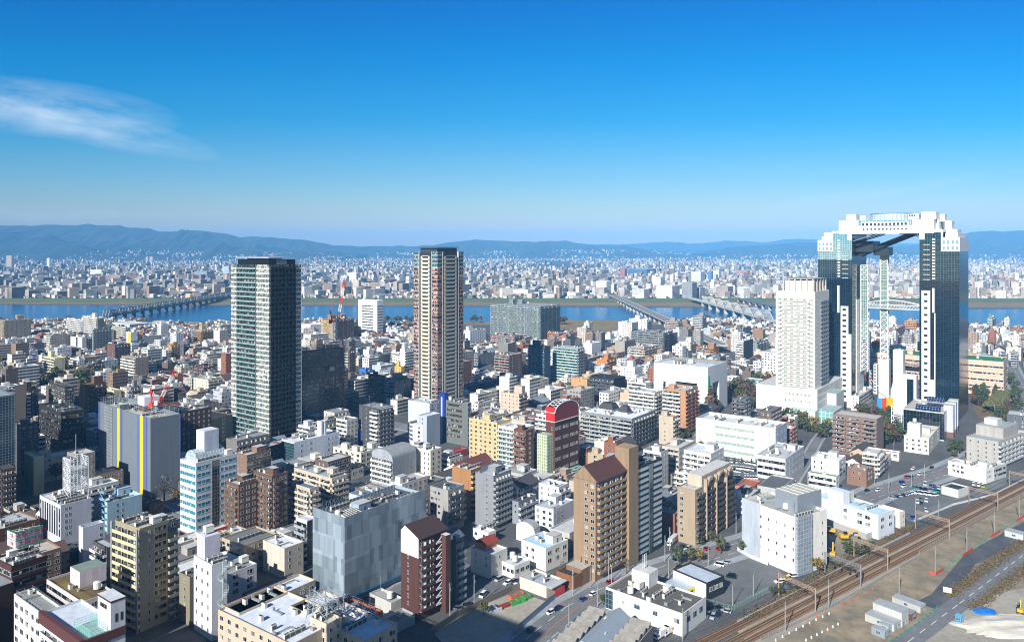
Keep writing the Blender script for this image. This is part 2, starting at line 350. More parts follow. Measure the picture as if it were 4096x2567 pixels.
# -- roads, yards, lots (polygons on the ground)
ROADS=[]
ZONES=[]
def pline(pts,t=None):return[at(*(p if len(p)==3 else(t,*p))).xy for p in pts]
def offs(pl,d):
 out=[]
 for i,p in enumerate(pl):
  a=pl[max(0,i-1)];c=pl[min(len(pl)-1,i+1)];n=(c-a).normalized();out.append(p+Vector((n.y,-n.x))*d)
 return out
def ribbon(name,pl,w,z,mat,off=0.0):
 a=offs(pl,off-w/2);b_=offs(pl,off+w/2);mb=MB()
 for i in range(len(pl)-1):mb.face([(*a[i],z),(*b_[i],z),(*b_[i+1],z),(*a[i+1],z)])
 o=mb.build(name,[mat])
 return struct(o)
def dashes(name,pl,off,w,L,gap,z,mat):
 pl=offs(pl,off);mb=MB()
 for p,q in zip(pl,pl[1:]):
  d=(q-p);n=d.length;d.normalize();s_=Vector((d.y,-d.x))*w/2;u=0
  while u<n:
   e=min(n,u+L);a,c=p+d*u,p+d*e
   mb.face([(*(a-s_),z),(*(a+s_),z),(*(c+s_),z),(*(c-s_),z)]);u+=L+gap
 return struct(mb.build(name,[mat]))
LINE_W=plain('#d8d8d2',.8,name='white_road_paint',var=.25);LINE_O=plain('#c8792a',.8,name='orange_road_paint',var=.25)
def road(pl,w=9,walk=3.0,centre='white',name='road',edge=True):
 ribbon(name,pl,w,.03,G_ASPH)
 if walk:
  for s_ in(-1,1):
   a=offs(pl,s_*w/2);b_=offs(pl,s_*(w/2+walk));mb=MB()
   if s_<0:a,b_=b_,a
   for i in range(len(pl)-1):
    A,B_,C,D_=a[i],b_[i],b_[i+1],a[i+1]
    mb.face([(*A,.15),(*B_,.15),(*C,.15),(*D_,.15)]);e0,e1=(A,D_)if s_>0 else(C,B_)
    mb.face([(*e0,0),(*e0,.15),(*e1,.15),(*e1,0)])
   struct(mb.build('pavement',[G_WALK]))
 if centre:dashes('lane_marking',pl,0,.3,1e9 if centre=='orange' else 5,5,.045,LINE_O if centre=='orange' else LINE_W)
 if edge and w>12:
  for s_ in(-1,1):dashes('lane_marking',pl,s_*w/4,.25,5,5,.045,LINE_W)
 ROADS.append((pl,w/2+walk+1))
main_road=pline([(7,60,1620),(7,260,1450),(7,520,1240),(7,760,1105),(7,1150,955),(7,1640,790),(7,2060,665),(8,420,470),(8,900,265),(8,1500,75),(4,2010,1375)])
road(main_road,15,4.5,'orange')
haul_road=pline([(8,960,1672),(8,1180,1508),(8,1615,1185),(8,2159,772),(8,2330,640)])
road(haul_road,8,0,'white')
rail_street=pline([(8,1180,485),(8,1480,365),(8,1760,262),(8,2230,55)])
road(rail_street,6,0,None)
road(pline([(3,1180,1560),(3,1400,1430),(3,1620,1290),(3,1980,1120),(3,2400,960)]),8,2,'white')
road(pline([(8,190,190),(8,300,20),(4,420,1330),(4,520,1200)]),6,1.5,None)
road(pline([(4,2330,1120),(4,2190,900),(4,2110,740),(4,2070,640)]),16,3,'orange')
road(pline([(6,1130,1130),(6,1230,1050),(6,1560,930),(6,1800,860)]),7,1.5,None)
road(pline([(5,1280,360),(5,1480,340),(6,-250,560)]),10,2,'white')
road(pline([(2,790,1170),(2,1180,1240),(2,1640,1330)]),12,2,None)
def zone(name,pts,mat,z=.02,t=None,keep=True):
 p=pline(pts,t);
 if keep:ZONES.append(p)
 return sheet(name,p,z,mat)if name else None
zone('railway_ballast',[(-260,1420),(500,985),(1160,640),(1640,405),(2300,60),(2300,200),(1650,520),(1280,765),(560,1220),(-100,1600)],G_BALL,.025,8)
zone('dirt_yard',[(-100,1600),(560,1220),(1280,765),(1650,520),(2300,200),(2350,900),(2350,2000),(400,2000)],G_DIRT,.012,8)
zone('gravel_yard',[(1500,1300),(1800,1130),(2400,1000),(2400,1700),(1380,1680),(1260,1480)],G_GRAVEL,.02,8)
zone('sand_patch',[(1830,1330),(1960,1270),(2400,1290),(2400,1470),(1990,1420)],G_SAND,.028,8)
zone('wet_track',[(1230,1180),(1380,1105),(1640,790),(1780,700),(2300,420),(2300,590),(1900,790),(1750,850),(1560,1150),(1450,1240)],G_WET,.018,8)
zone('weed_verge',[(1480,1130),(1880,790),(2230,600),(2230,632),(1620,1088),(1560,1125)],G_DRYW,.024,8)
zone('weed_verge',[(1690,1240),(2200,838),(2260,880),(1980,1050),(1760,1240)],G_DRYW,.026,8)
zone('weed_verge',[(-300,1330),(100,1130),(420,930),(840,700),(1230,520),(1190,600),(860,760),(500,970),(120,1160),(-260,1400)],G_DRYW,.03,8)
zone('parking_lot',[(1660,870),(1930,770),(2250,880),(2330,1060),(1760,1190),(1640,1150)],G_LOT,.022,7)
zone('parking_lot',[(1020,290),(1230,225),(1620,310),(1330,440),(1150,430)],G_LOT,.022,8)
zone('parking_lot',[(1640,60),(1760,-10),(2140,20),(2150,130),(1880,170)],G_LOT,.022,7)
zone('parking_lot',[(1620,1150),(1950,930),(2190,1000),(2190,1060),(1640,1310)],G_LOT,.022,6)
zone('building_site',[(1500,1440),(1760,1260),(2130,1110),(2330,1130),(2490,1180),(2100,1520),(1700,1650)],G_GRAVEL,.02,6)
zone('excavation_site',[(500,550),(640,520),(960,690),(840,730),(560,880)],G_DIRT,.022,8)
zone('sand_bank',[(460,380),(900,375),(830,440),(640,440)],G_DRY,.05,3)
zone('sand_bank',[(1290,300),(1550,305),(1650,320),(1640,350),(1290,350)],G_GRAVEL,.05,1)
zone('sand_bank',[(1600,300),(2040,290),(2060,340),(1660,345)],G_DRY,.05,1)
zone('river_field',[(400,285),(930,280),(910,372),(420,375)],G_DRY,.06,3)
zone('river_field',[(1150,290),(1380,290),(1380,350),(1170,355)],G_DRY,.06,2)
zone('park_ground',[(1860,870),(2230,830),(2260,1010),(1900,1040)],G_DRYW,.02,3)
zone('plaza',[(700,1012),(1180,1000),(1180,1110),(1060,1345),(960,1345),(960,1112),(700,1062)],G_ASPH,.02,4)
zone('park_ground',[(1750,880),(2060,900),(2212,1180),(1900,1250),(1780,1060)],G_DRYW,.02,4)
zone('school_ground',[(170,950),(340,880),(500,900),(320,990)],G_DRY,.02,3)
zone('grove_ground',[(300,900),(1050,760),(1050,850),(640,960)],G_DRYW,.02,1)  # dry weeds beneath the park trees
zone('site_forecourt',[(780,1060),(1310,1180),(1300,1260),(760,1200)],G_ASPH,.02,2)
zone(None,[(1630,70),(1760,-40),(2160,0),(2160,200),(1860,240),(1650,170)],None,0,7)
zone(None,[(1600,1495),(2260,1530),(2260,1600),(1600,1560)],None,0,3)
# -- building kit
FOOT=[]
HEROES=[]
class Bd:pass
def solve(n,e,x):
 r=(x-2048)/F;return(r*n.y-n.x)/(e.x-r*e.y)
def wmesh(w,h,panes=2,fr='#c9ccce',gl='#141c22',cur=.35,rough=.12):
 k=('win',round(w,1),round(h,1),panes,fr,gl,cur)
 if k in MC:return MC[k]
 mb=MB();w,h=round(w,1),round(h,1);f=.07
 mb.face([(-w/2,-.02,0),(w/2,-.02,0),(w/2,-.02,h),(-w/2,-.02,h)],0,[(0,0),(w,0),(w,h),(0,h)])
 mb.box(-w/2-f,w/2+f,-.12,0,-f,0,1);mb.box(-w/2-f,w/2+f,-.08,0,h,h+f,1)
 for i in range(panes+1):
  x=-w/2+w*i/panes;mb.box(x-f/2,x+f/2,-.07,0,0,h,1)
 MC[k]=(mb,[glass(gl,rough,cur),plain(fr,.5,name='window_frame',var=.05)]);MC[k]=(*MC[k],mb.mesh('window',MC[k][1]));return MC[k]
def bmesh_(w,bays,colr,dep=1.35,ph=1.1,inner='#b9bab6',gls=False,wcol='#d6d6d2'):
 """one storey's balcony: slab, parapet, partitions, the glazed back wall and a few things put out on it"""
 k=('bal',round(w,1),bays,colr,dep,ph,inner,gls)
 if k in MC:return MC[k]
 w=round(w,1);mb=MB();rd=random.Random(int(w*10)+bays)
 mb.box(-w/2,w/2,-dep,0,-.18,0,1)
 mb.box(-w/2,w/2,-dep-.06,-dep+.06,-.18 if not gls else 0,ph,0)
 for s in(-1,1):mb.box(s*w/2-.05,s*w/2+.05,-dep,0,0,ph,0)
 for i in range(1,bays):
  x=-w/2+w*i/bays;mb.box(x-.05,x+.05,-dep+.08,0,0,2.3,1)
 for i in range(bays):
  if rd.random()<.35:
   x=-w/2+w*(i+rd.uniform(.2,.8))/bays;mb.box(x-.35,x+.35,-dep+.3,-dep+.45,1.2,1.9,3)
 MC[k]=(mb,[plain(colr,.35 if gls else .7,name='balcony_front',var=.12),plain(inner,.8,name='balcony_slab'),None,plain('#cfd3d6',.9,name='laundry')])
 MC[k][1][2]=MC[k][1][1];MC[k]=(*MC[k],mb.mesh('balcony',MC[k][1]));return MC[k]
def xf(side,u,off,z,wx,wy):
 if side=='R':return(u,-off,z),0.0
 if side=='L':return(-off,u,z),-math.pi/2
CAPS=96
def place(b,name,proto,side,u,z,off=0.0):
 loc,rz=xf(side,u,off,z,b.wx,b.wy)
 b.n[name]=b.n.get(name,0)+1
 if b.n[name]<=CAPS:return inst(name,proto[2],b.root,(loc[0]+b.ox,loc[1]+b.oy,loc[2]),rz)
 b.rest.setdefault(name,[]).append((proto,(loc[0]+b.ox,loc[1]+b.oy,loc[2]),rz))
def flush(b):
 for name,L in b.rest.items():
  mb=MB();mats=[]
  for(pm,pmats,_),loc,rz in L:
   idx=[]
   for m in pmats:
    if m not in mats:mats.append(m)
    idx.append(mats.index(m))
   c,s=math.cos(rz),math.sin(rz);n=len(mb.v)
   mb.v.extend([(x*c-y*s+loc[0],x*s+y*c+loc[1],z+loc[2])for x,y,z in pm.v])
   mb.f.extend([tuple(i+n for i in f)for f in pm.f]);mb.m.extend([idx[i]for i in pm.m]);mb.uv.extend(pm.uv);mb.c.extend(pm.c)
  tag(mb.build(name,mats,b.root),kind='stuff')
 b.rest={}
def facade(b,side,spec,h,z0=0.0,fh=3.0,top=.9,fr='#c9ccce',gl='#141c22'):
 if not spec or spec=='-':return
 LEN=b.wx if side=='R' else b.wy
 for seg in spec.split('|'):
  u0,u1=0.0,1.0
  if ' ' in seg:rg,seg=seg.split();u0,u1=map(float,rg.split('~'))
  if side=='L':u0,u1=1-u1,1-u0
  a,c=u0*LEN,u1*LEN;n_col=seg.split(':');kind=seg[0];n=int(n_col[0][1:]or 1);colr=n_col[1]if len(n_col)>1 else None
  z=h-top-fh;Wd=c-a
  if Wd<.8:continue
  if kind=='g':
   mb=MB()
   if side=='R':mb.box(a+b.ox,c+b.ox,b.oy-.12,b.oy,z0+.5,h-top)
   else:mb.box(b.ox-.12,b.ox,a+b.oy,c+b.oy,z0+.5,h-top)
   mb.build('curtain_wall',[curtain(colr or '#1c3038','#8fa0a6',max(1.0,n*.5),fh/2,.08,.0,.07)],b.root);continue
  if kind=='v':
   for i in range(n):
    u=a+Wd*(i+.5)/n;place(b,'window',wmesh(min(1.6,Wd/n*.6),h-top-z0-5,1,fr,gl,.1),side,u,z0+4)
   continue
  while z>z0+1.2:
   if kind in 'wWn':
    ww,wh={'w':(1.7,1.35),'W':(2.5,1.7),'n':(.75,1.3)}[kind];ww=min(ww,Wd/n*.72)
    for i in range(n):place(b,'window',wmesh(ww,wh,1 if kind=='n' else 2,colr or fr,gl),side,a+Wd*(i+.5)/n,z+.85)
   elif kind=='r':
    place(b,'window',wmesh(Wd-.5,min(1.7,fh*.5),max(2,n),colr or fr,gl,.25),side,(a+c)/2,z+.9)
   elif kind in 'bBoO':
    gls=kind in 'BO'
    place(b,'balcony',bmesh_(Wd-.1,n,colr or b.wc,1.35,1.1,'#a9aaa6',gls),side,(a+c)/2,z)
    if b.far or kind in 'oO':place(b,'window',wmesh(Wd-.4,2.1,n*2,'#9a9c9a',gl,.3),side,(a+c)/2,z+.05)
    else:
     for i in range(n):place(b,'window',wmesh(Wd/n*.72,2.05,2,'#b9bbb9',gl,.4),side,a+Wd*(i+.5)/n,z+.05)
   elif kind=='c':
    place(b,'ledge',bmesh_(Wd-.1,1,colr or b.wc,.5,.9,'#a9aaa6'),side,(a+c)/2,z)
    place(b,'window',wmesh(Wd-.4,1.5,max(2,n),'#9a9c9a',gl,.3),side,(a+c)/2,z+1.0)
   z-=fh
 return
def shell(b,h,wcol,rcol,z0=0.0,par=.8,panel=None,x0=0,x1=None,y0=0,y1=None,names=('wall','roof'),poly=None,var=.16,metal=0,rough=.75):
 x1=b.wx if x1 is None else x1;y1=b.wy if y1 is None else y1
 P=poly or[(x0,y0),(x1,y0),(x1,y1),(x0,y1)]
 a=sum(P[i][0]*P[(i+1)%len(P)][1]-P[(i+1)%len(P)][0]*P[i][1]for i in range(len(P)))
 if a<0:P=P[::-1]
 cx=sum(p[0]for p in P)/len(P);cy_=sum(p[1]for p in P)/len(P)
 k=len(P);Q=[]
 for i in range(k):
  A,Bq,C=Vector(P[i-1]),Vector(P[i]),Vector(P[(i+1)%k]);n1=(Bq-A).normalized();n2=(C-Bq).normalized()
  m1=Vector((-n1 .y,n1 .x));m2=Vector((-n2 .y,n2 .x));d=1+m1 .dot(m2);Q.append(Bq+(m1+m2)*(.3/max(.3,d)))
 mb=MB()
 for i in range(k):
  p,q,pi,qi=P[i],P[(i+1)%k],Q[i],Q[(i+1)%k]
  mb.face([(*p,z0),(*q,z0),(*q,h),(*p,h)],0)
  mb.face([(*p,h),(*q,h),(*qi,h),(*pi,h)],0)
  mb.face([(*qi,h-par),(*pi,h-par),(*pi,h),(*qi,h)],0)
 o=mb.build(names[0],[wall(wcol,var,rough,panel,metal)],b.root)
 r=MB();r.face([(*q,h-par)for q in Q]);r.build(names[1],[roofm(rcol)],b.root)
 return o
def ac_mesh(kind):
 k=('ac',kind)
 if k in MC:return MC[k]
 mb=MB()
 if kind=='a':
  mb.box(-.9,.9,-.5,.5,0,1.7,0);mb.cyl(-.4,0,1.7,1.85,.35,1,10);mb.cyl(.45,0,1.7,1.85,.35,1,10);mb.box(-.8,.8,-.53,-.5,.3,1.4,1)
  m=[plain('#c9c8bf',.6,name='unit_casing'),plain('#4a4c4c',.6,name='unit_fan')];n='air_conditioner'
 elif kind=='t':
  mb.cyl(0,0,.8,3.0,1.25,0,14);mb.cyl(0,0,3.0,3.3,1.25,0,14,.4)
  for i in range(4):mb.bar((.8*math.cos(i*1.57),.8*math.sin(i*1.57),0),(.8*math.cos(i*1.57),.8*math.sin(i*1.57),.8),.1,1)
  m=[plain('#d5d4c6',.6,name='tank_shell'),plain('#707476',.6,name='steel')];n='water_tank'
 elif kind=='T':
  mb.box(-1.6,1.6,-1.2,1.2,.6,2.9,0);mb.box(-1.7,1.7,-1.3,1.3,2.9,3.0,0)
  for x in(-1.2,1.2):
   for y in(-.9,.9):mb.box(x-.12,x+.12,y-.12,y+.12,0,.6,1)
  m=[plain('#dcdbd0',.6,name='tank_shell'),plain('#707476',.6,name='steel')];n='water_tank'
 elif kind=='m':
  mb.bar((0,0,0),(0,0,7),.07,0,6)
  for z in(4.5,5.5,6.4):mb.bar((-.9,0,z),(.9,0,z),.03,0)
  m=[plain('#8a8f92',.5,name='steel')];n='antenna'
 elif kind=='d':
  mb.box(-2.2,2.2,-.4,.4,.15,.75,0);mb.box(1.7,2.2,-.4,.4,0,1.5,0);m=[plain('#aeb2b2',.4,.4,name='duct_metal')];n='duct'
 MC[k]=(mb,m,mb.mesh(n,m),n);return MC[k]
def rooftop(b,h,kit,seed=0,par=.8,x0=0,x1=None,y0=0,y1=None):
 x1=b.wx if x1 is None else x1;y1=b.wy if y1 is None else y1;rd=random.Random(seed);z=h-par+.004
 taken=[]
 def spot(w,d,mg=.7):
  for _ in range(30):
   x=rd.uniform(x0+mg+w/2,max(x0+mg+w/2,x1-mg-w/2));y=rd.uniform(y0+mg+d/2,max(y0+mg+d/2,y1-mg-d/2))
   if all(abs(x-X)>(w+Wd)/2+.3 or abs(y-Y)>(d+Dd)/2+.3 for X,Y,Wd,Dd in taken):taken.append((x,y,w,d));return x,y
  return None
 for ch in kit:
  if ch in 'pPq':
   w=min((x1-x0)*.4,6.0 if ch=='p' else 9)*rd.uniform(.85,1.1);d=min((y1-y0)*.4,5.0 if ch=='p' else 8);hh=3.2 if ch!='q' else 6
   s=spot(w,d)
   if s:
    mb=MB();mb.box(-w/2,w/2,-d/2,d/2,0,hh,0,1);mb.box(-w/2-.1,w/2+.1,-d/2-.1,d/2+.1,hh,hh+.25,0,1);ph=mb.build('penthouse',[wall(b.wc),roofm('#b4b6b6')],b.root,(s[0],s[1],z));mb=MB();mb.box(-.5,.5,-d/2-.05,-d/2-.005,.1,2.1,0);mb.build('door',[plain('#5c6064',.6,name='door_paint')],ph)
  elif ch in 'atTmdA':
   nn=rd.randint(3,6)if ch=='A' else 1;me=ac_mesh('a' if ch=='A' else ch)
   if ch=='A':
    s=spot(nn*2.1,1.2)
    if s:
     for i in range(nn):inst(me[3],me[2],b.root,(s[0]+(i-nn/2+.5)*2.05,s[1],z))
   else:
    s=spot(2.6,2.4)
    if s:inst(me[3],me[2],b.root,(s[0],s[1],z),rd.choice((0,1.57)))
  elif ch=='l':
   s=spot(6,1.5)
   if s:
    mb=MB()
    for i in range(3):mb.bar((-3,i*.4,.3),(2.4+i*.3,i*.4,.3),.09,0);mb.bar((2.4+i*.3,i*.4,.3),(2.4+i*.3,-1.6,.3),.09,0)
    mb.box(-3.6,-3,-.3,1.1,0,1.1,0);mb.build('pipe_run',[plain('#9aa0a2',.5,.3,name='pipe_metal')],b.root,(s[0],s[1],z))
  elif ch=='f':
   mb=MB()
   for A,C in(((x0+.6,y0+.6),(x1-.6,y0+.6)),((x0+.6,y0+.6),(x0+.6,y1-.6)),((x1-.6,y0+.6),(x1-.6,y1-.6)),((x0+.6,y1-.6),(x1-.6,y1-.6))):
    for zz in(.6,1.3,2.0):mb.bar((*A,zz),(*C,zz),.04,0,3)
    k=max(2,int((Vector(A)-Vector(C)).length/2.5))
    for i in range(k+1):p=Vector(A).lerp(Vector(C),i/k);mb.bar((p.x,p.y,0),(p.x,p.y,2.0),.045,0,3)
   mb.build('railing',[plain('#a5aaac',.5,.3,name='steel')],b.root,(0,0,z))
def reg(n,e1,e2,wx,wy,nick=None,mg=2.5):
 P=[n-e1*mg-e2*mg,n+e1*(wx+mg)-e2*mg,n+e1*(wx+mg)+e2*(wy+mg),n-e1*mg+e2*(wy+mg)];FOOT.append(P)
 if nick:c=n+e1*wx/2+e2*wy/2;HEROES.append((c.x,c.y,nick,max(wx,wy)))
def frame(t,N,L,R,base,a=37.0,name='building',label='',cat='building',nick=None,wx=None,wy=None,group=None,far=None):
 """pixel of the roof's near corner, columns of the roof's ends, ground row (or minus the height) -> a placed, squared building"""
 b=Bd();X,Y=px(t,*N)
 if base>0:
  by=px(t,0,base)[1];D=H*F/(by-HOR);b.h=H-(Y-HOR)*D/F
 else:b.h=-base;D=(H-b.h)*F/(Y-HOR)
 n=Vector(((X-2048)/F*D,D));a=math.radians(a);e1=Vector((math.sin(a),math.cos(a)));e2=Vector((-math.cos(a),math.sin(a)))
 b.wx=wx or solve(n,e1,px(t,R,0)[0]);b.wy=wy or solve(n,e2,px(t,L,0)[0])
 for q in('wx','wy'):
  v=getattr(b,q)
  if not 2.5<v<125:setattr(b,q,15.0 if v>2.5 else 6.0)
 b.h=max(b.h,4)
 b.n0=n;b.e1=e1;b.e2=e2;b.D=D;b.t=t;b.rz=math.pi/2-a;b.n={};b.rest={};b.ox=b.oy=0.0;b.wc='#cccccc'
 b.far=D>520 if far is None else far
 b.root=empty(name,(n.x,n.y,0),b.rz);tag(b.root,label,cat,group);reg(n,e1,e2,b.wx,b.wy,nick)
 return b
def uL(b,x):return solve(b.n0,b.e2,px(b.t,x,0)[0])
def uR(b,x):return solve(b.n0,b.e1,px(b.t,x,0)[0])
def zat(b,x,y,side='L'):
 X,Y=px(b.t,x,y);s=solve(b.n0,b.e2 if side=='L' else b.e1,X);p=b.n0+(b.e2 if side=='L' else b.e1)*s
 return H-(Y-HOR)*p.y/F
SEED=[0]
def B(t,N,L,R,base,wc,ls,rs,rc,kit,name,label,cat=None,nick=None,a=37.0,fh=3.0,panel=None,rw=None,gl='#141c22',fr='#c9ccce',group=None,par=.8,top=.9,far=None,wx=None,wy=None,var=.16):
 b=frame(t,N,L,R,base,a,name,label,cat or name.replace('_',' '),nick,wx,wy,group,far);b.wc=wc
 shell(b,b.h,wc,rc,panel=panel,par=par,var=var)
 facade(b,'L',ls,b.h,0,fh,top,fr,gl);facade(b,'R',rs,b.h,0,fh,top,fr,gl)
 SEED[0]+=1;ar=b.wx*b.wy;rooftop(b,b.h,kit+('al' if ar>120 and kit else '')+('Adl' if ar>320 and kit else '')+('aat' if ar>600 and kit else '')+('m' if SEED[0]%4==0 else ''),SEED[0],par);flush(b)
 if rw:tag(b.root.children[0],rw)
 return b
# -- the buildings one can point at, far to near within each part of town
AP,OF,HO,WH='apartment_building','office_building','house','warehouse'
G1,G2='#b9bcba','#8f9496'
# --- left, towards the river
B(1,(40,285),-30,270,-36,'#9a8f7c','b4:#b5aa92','w6',G2,'qa',AP,'long khaki apartment slab at the river edge with a tall roof hut',nick='the khaki river slab')
b=B(1,(712,280),580,722,-30,'#e6e2da','b8:#efece6','-',G1,'pa',AP,'white many-balconied apartment slab in front of the truss bridge')
B(1,(840,258),712,898,-36,'#dedbd2','b6:#efece4','b3:#77807f',G1,'qt',AP,'taller cream apartment tower beside the truss bridge end',nick='the truss bridge tower')
B(1,(440,415),395,605,570,'#b0a78f','b3:#e9e2cc','w7',G1,'AAp',AP,'beige slab with white striped end and a row of roof units')
B(1,(710,430),670,800,590,'#c9ccc8','n2','0~.35 -|.35~1 b3:#6f7579',G1,'pa',AP,'pale narrow apartment block with dark balconies beside a dark glazed slab')
B(1,(805,365),795,962,590,'#7e858a','n2','b6:#858d92',G2,'pA',AP,'tall grey gridded apartment slab with white pillars',nick='the grey gridded slab')
B(1,(1085,345),968,1122,505,'#b9b7a6','b6:#cfcfbf','b2:#9aa09c',G1,'pa',AP,'sage and cream apartment slab before the long pale warehouse')
b=B(1,(1130,385),1088,1187,545,'#e2e2da','w3','-',G1,'pa',AP,'white block with a turquoise painted gable and yellow edge',nick='the turquoise gable block')
mb=MB();mb.prism([(.5,-.02),(b.wx-.5,-.02),(b.wx-.5,-.08),(.5,-.08)],1,b.h*.52);mb.build('painted_panel',[plain('#1ba0b8',.7)],b.root)
mb=MB();mb.box(-.1,-.02,.4,b.wy*.55,b.h*.25,b.h*.95);mb.build('painted_panel',[plain('#d9b93a',.7)],b.root)
b=B(1,(990,495),925,1128,690,'#6b4f43','n2','b5:#5a5553','#8b8986','Tp',AP,'chocolate brown apartment block with a blue stripe and white tank on top',nick='the blue-striped brown block')
mb=MB();mb.box(.1,.9,-.12,-.01,1,b.h-.5);mb.build('painted_stripe',[plain('#4a7fd6',.6)],b.root)
B(1,(1172,608),1050,1285,840,'#a58f78','b3:#f0e9d6','n3','#9a9a94','ap',AP,'stepped beige apartment block with cream balconies stacked above the trees',nick='the stepped cream balcony block')
B(1,(1430,540),1355,1475,668,'#e4e4de','w4','b2:#cfd3d2',G1,'pa',AP,'slim white apartment block with small windows touching a tan one',nick='the slim white block')
B(1,(1480,495),1450,1556,650,'#b98f5c','n1','b3:#b08a5c',G1,'p',AP,'tan apartment tower with side balconies beyond the slim white block')
B(1,(1385,455),1335,1508,565,'#c8cac8','w3','w8',G1,'pA',OF,'broad pale grey building with a step in its roofline behind two slim towers')
B(1,(1745,370),1655,1838,512,'#bd9e7b','b5:#a58766','b4:#8b7258','#a9a197','qa',AP,'tan and brown apartment slab near the sandy works yard',nick='the tan slab by the sand yard')
B(1,(1790,475),1745,1857,575,'#dfe3e6','n3','b4:#c9d1d4',G1,'pa',AP,'small white apartment block with pale blue side near white domed roofs')
B(1,(1640,600),1578,1702,692,'#7e5d52','b3:#8a675a','w4','#9a938f','pa',AP,'cocoa brown cubic apartment block beside the blue curved roof')
B(1,(1760,690),1670,1862,792,'#5a3a35','b4:#6b453e','b3:#4a3b38','#7b7572','Ap',AP,'low maroon apartment block with a cluttered roof')
B(1,(1560,690),1508,1667,785,'#ddd8bb','w3','w3',G1,'pt',HO,'cream block with two drum shaped stair towers')
B(1,(1800,800),1672,1925,955,'#d8d2bd','n4','b3:#b9bdb8',G1,'aT',AP,'cream seven-storey block with a blank front beside the dark hall roof',nick='the cream block by the dark hall')
B(1,(1490,830),1405,1575,950,'#d7dad6','w5','b3:#c2c9c4','#8fae9c','pt',AP,'white block with a pale green roof beyond the red crane',nick='the green-roofed white block')
B(1,(1130,860),1095,1217,1065,'#8d8c90','b1:#a4a3a6','b3:#8d8b8f',G2,'qm',AP,'thin grey apartment tower with a pointed front standing in shadow')
B(1,(1230,930),1175,1452,1075,'#9c6a4e','b2:#c9a184','b5:#8a5a44','#8b6a58','a',AP,'terracotta terraced apartment house partly behind the red crane',nick='the terracotta terraces')
B(1,(985,890),868,1047,1022,'#d6cda9','b3:#d2c69d','n1','#c9c3ae','a',AP,'cream low apartment house with canted corner and open stairs',nick='the cream canted house')
B(1,(735,840),680,920,1220,'#73563a','-','0~.3 n1|.3~1 b3:#6b5340','#7b6a58','q',AP,'tall narrow bronze apartment tower with stacked side balconies',nick='the bronze balcony tower')
B(1,(800,655),742,902,792,'#4c4d4e','b2:#6a6c6d','b4:#4a4c4e',G2,'Ap',AP,'charcoal apartment block with grey balconies and a plant room')
B(1,(685,620),605,735,752,'#dcdcd6','b4:#e9e9e4','n3',G1,'pa',AP,'white balconied apartment block next to a charcoal one')
B(1,(475,610),375,562,802,'#d9d2a8','b4:#e6dfb8','0~.5 -|.5~1 n1','#c9c5aa','q',AP,'pale yellow stepped block with a round stair tower',nick='the pale yellow stepped block')
B(1,(255,545),207,326,662,'#c3ced6','b3:#dfe6ea','n2',G1,'q',AP,'pale blue block with a raised tower in the middle')
B(1,(362,592),335,420,725,'#dfe2e2','n2','b3:#cdd0d0',G1,'p',AP,'slender white block beside the pale yellow stepped block')
B(1,(30,660),-40,77,785,'#5d5a56','b3:#77736d','b2:#55524e',G2,'p',AP,'dark grey block at the picture edge among small roofs')
B(1,(240,745),195,282,785,'#ded8d0','W2','w3',G1,'p',HO,'white cubic house with a pink side near the park trees')
B(1,(1285,500),1232,1337,548,'#e6e6e0','w4','w3',G1,'aa',HO,'low white cubic house with drum tanks on its roof')
B(1,(1915,520),1862,2010,592,'#dce2e6','W3','W4',G1,'a',OF,'pale blue workshop block beneath the white domed roof')
B(1,(1330,745),1253,1492,835,'#4b4440','r5','r8','#6a6460','A',OF,'low dark flat-roofed building behind the red crane jib')
b=B(1,(1120,318),968,1282,382,'#c4cbd0','-','r4','#cdd4d9','',WH,'long pale blue-grey warehouse near the foot of the truss bridge',nick='the pale riverside warehouse')
# --- centre left, beyond the dark tower
B(2,(1047,112),882,1100,430,'#e9edf0','.2~.8 r6:#20262b','r6','#d9dde0','pa',OF,'gleaming white office tower with black ribbon windows by the river',nick='the white riverside tower',fh=4.4,panel=(6,4.4),par=2.0,top=7)
B(2,(690,275),570,846,492,'#9d7d62','b4:#d9bf9c','b5:#6b4f42','#8d7d72','qqa',AP,'tan and brown stepped apartment tower with a tall crane in front',nick='the crane-side tan tower')
B(2,(862,342),846,906,465,'#b08a66','n1','b2:#c29a72','#9a8a7a','p',AP,'lower tan wing joined to the stepped brown apartment tower')
B(2,(510,360),410,541,458,'#8c8883','b5:#a8a49e','w2',G1,'pa',AP,'small grey apartment slab in front of white hangars')
B(2,(470,322),388,572,440,'#e3e7ea','-','-','#eef1f3','',WH,'wide white hangar with clean flat roof by the river')
B(2,(945,702),893,1002,806,'#2a78c8','-','b2:#2f86d8','#2a6fb8','a',OF,'bright blue car park tower carrying a tall sign and yellow top',nick='the bright blue car park tower')
B(2,(1285,532),1245,1366,782,'#eceff0','-','b5:#e6e8e8','#3a3c3e','q','hotel_building','white slab with stark black balconies and dark cap beside the brick tower',nick='the black and white slab')
B(2,(1232,562),1122,1252,662,'#eae6dc','b7:#f2efe6','n2','#3c62b8','Tp',AP,'white apartment slab with a blue painted roof edge')
B(2,(1255,684),1197,1284,806,'#d9b25c','n2','n1','#9fb9a0','q',AP,'mustard yellow apartment block with green edging',nick='the mustard yellow block')
B(2,(1160,722),1066,1197,822,'#7f8a96','W1','n1','#8a929a','p',OF,'slate blue windowless block before the mustard yellow one')
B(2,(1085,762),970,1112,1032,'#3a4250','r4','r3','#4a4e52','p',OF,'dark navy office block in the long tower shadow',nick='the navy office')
B(2,(1197,812),1110,1341,1046,'#8e9298','c5','0~.4 n2|.5~1 W2','#98a09a','qAp',OF,'grey shaded office block with a greenish roof',nick='the shaded grey office')
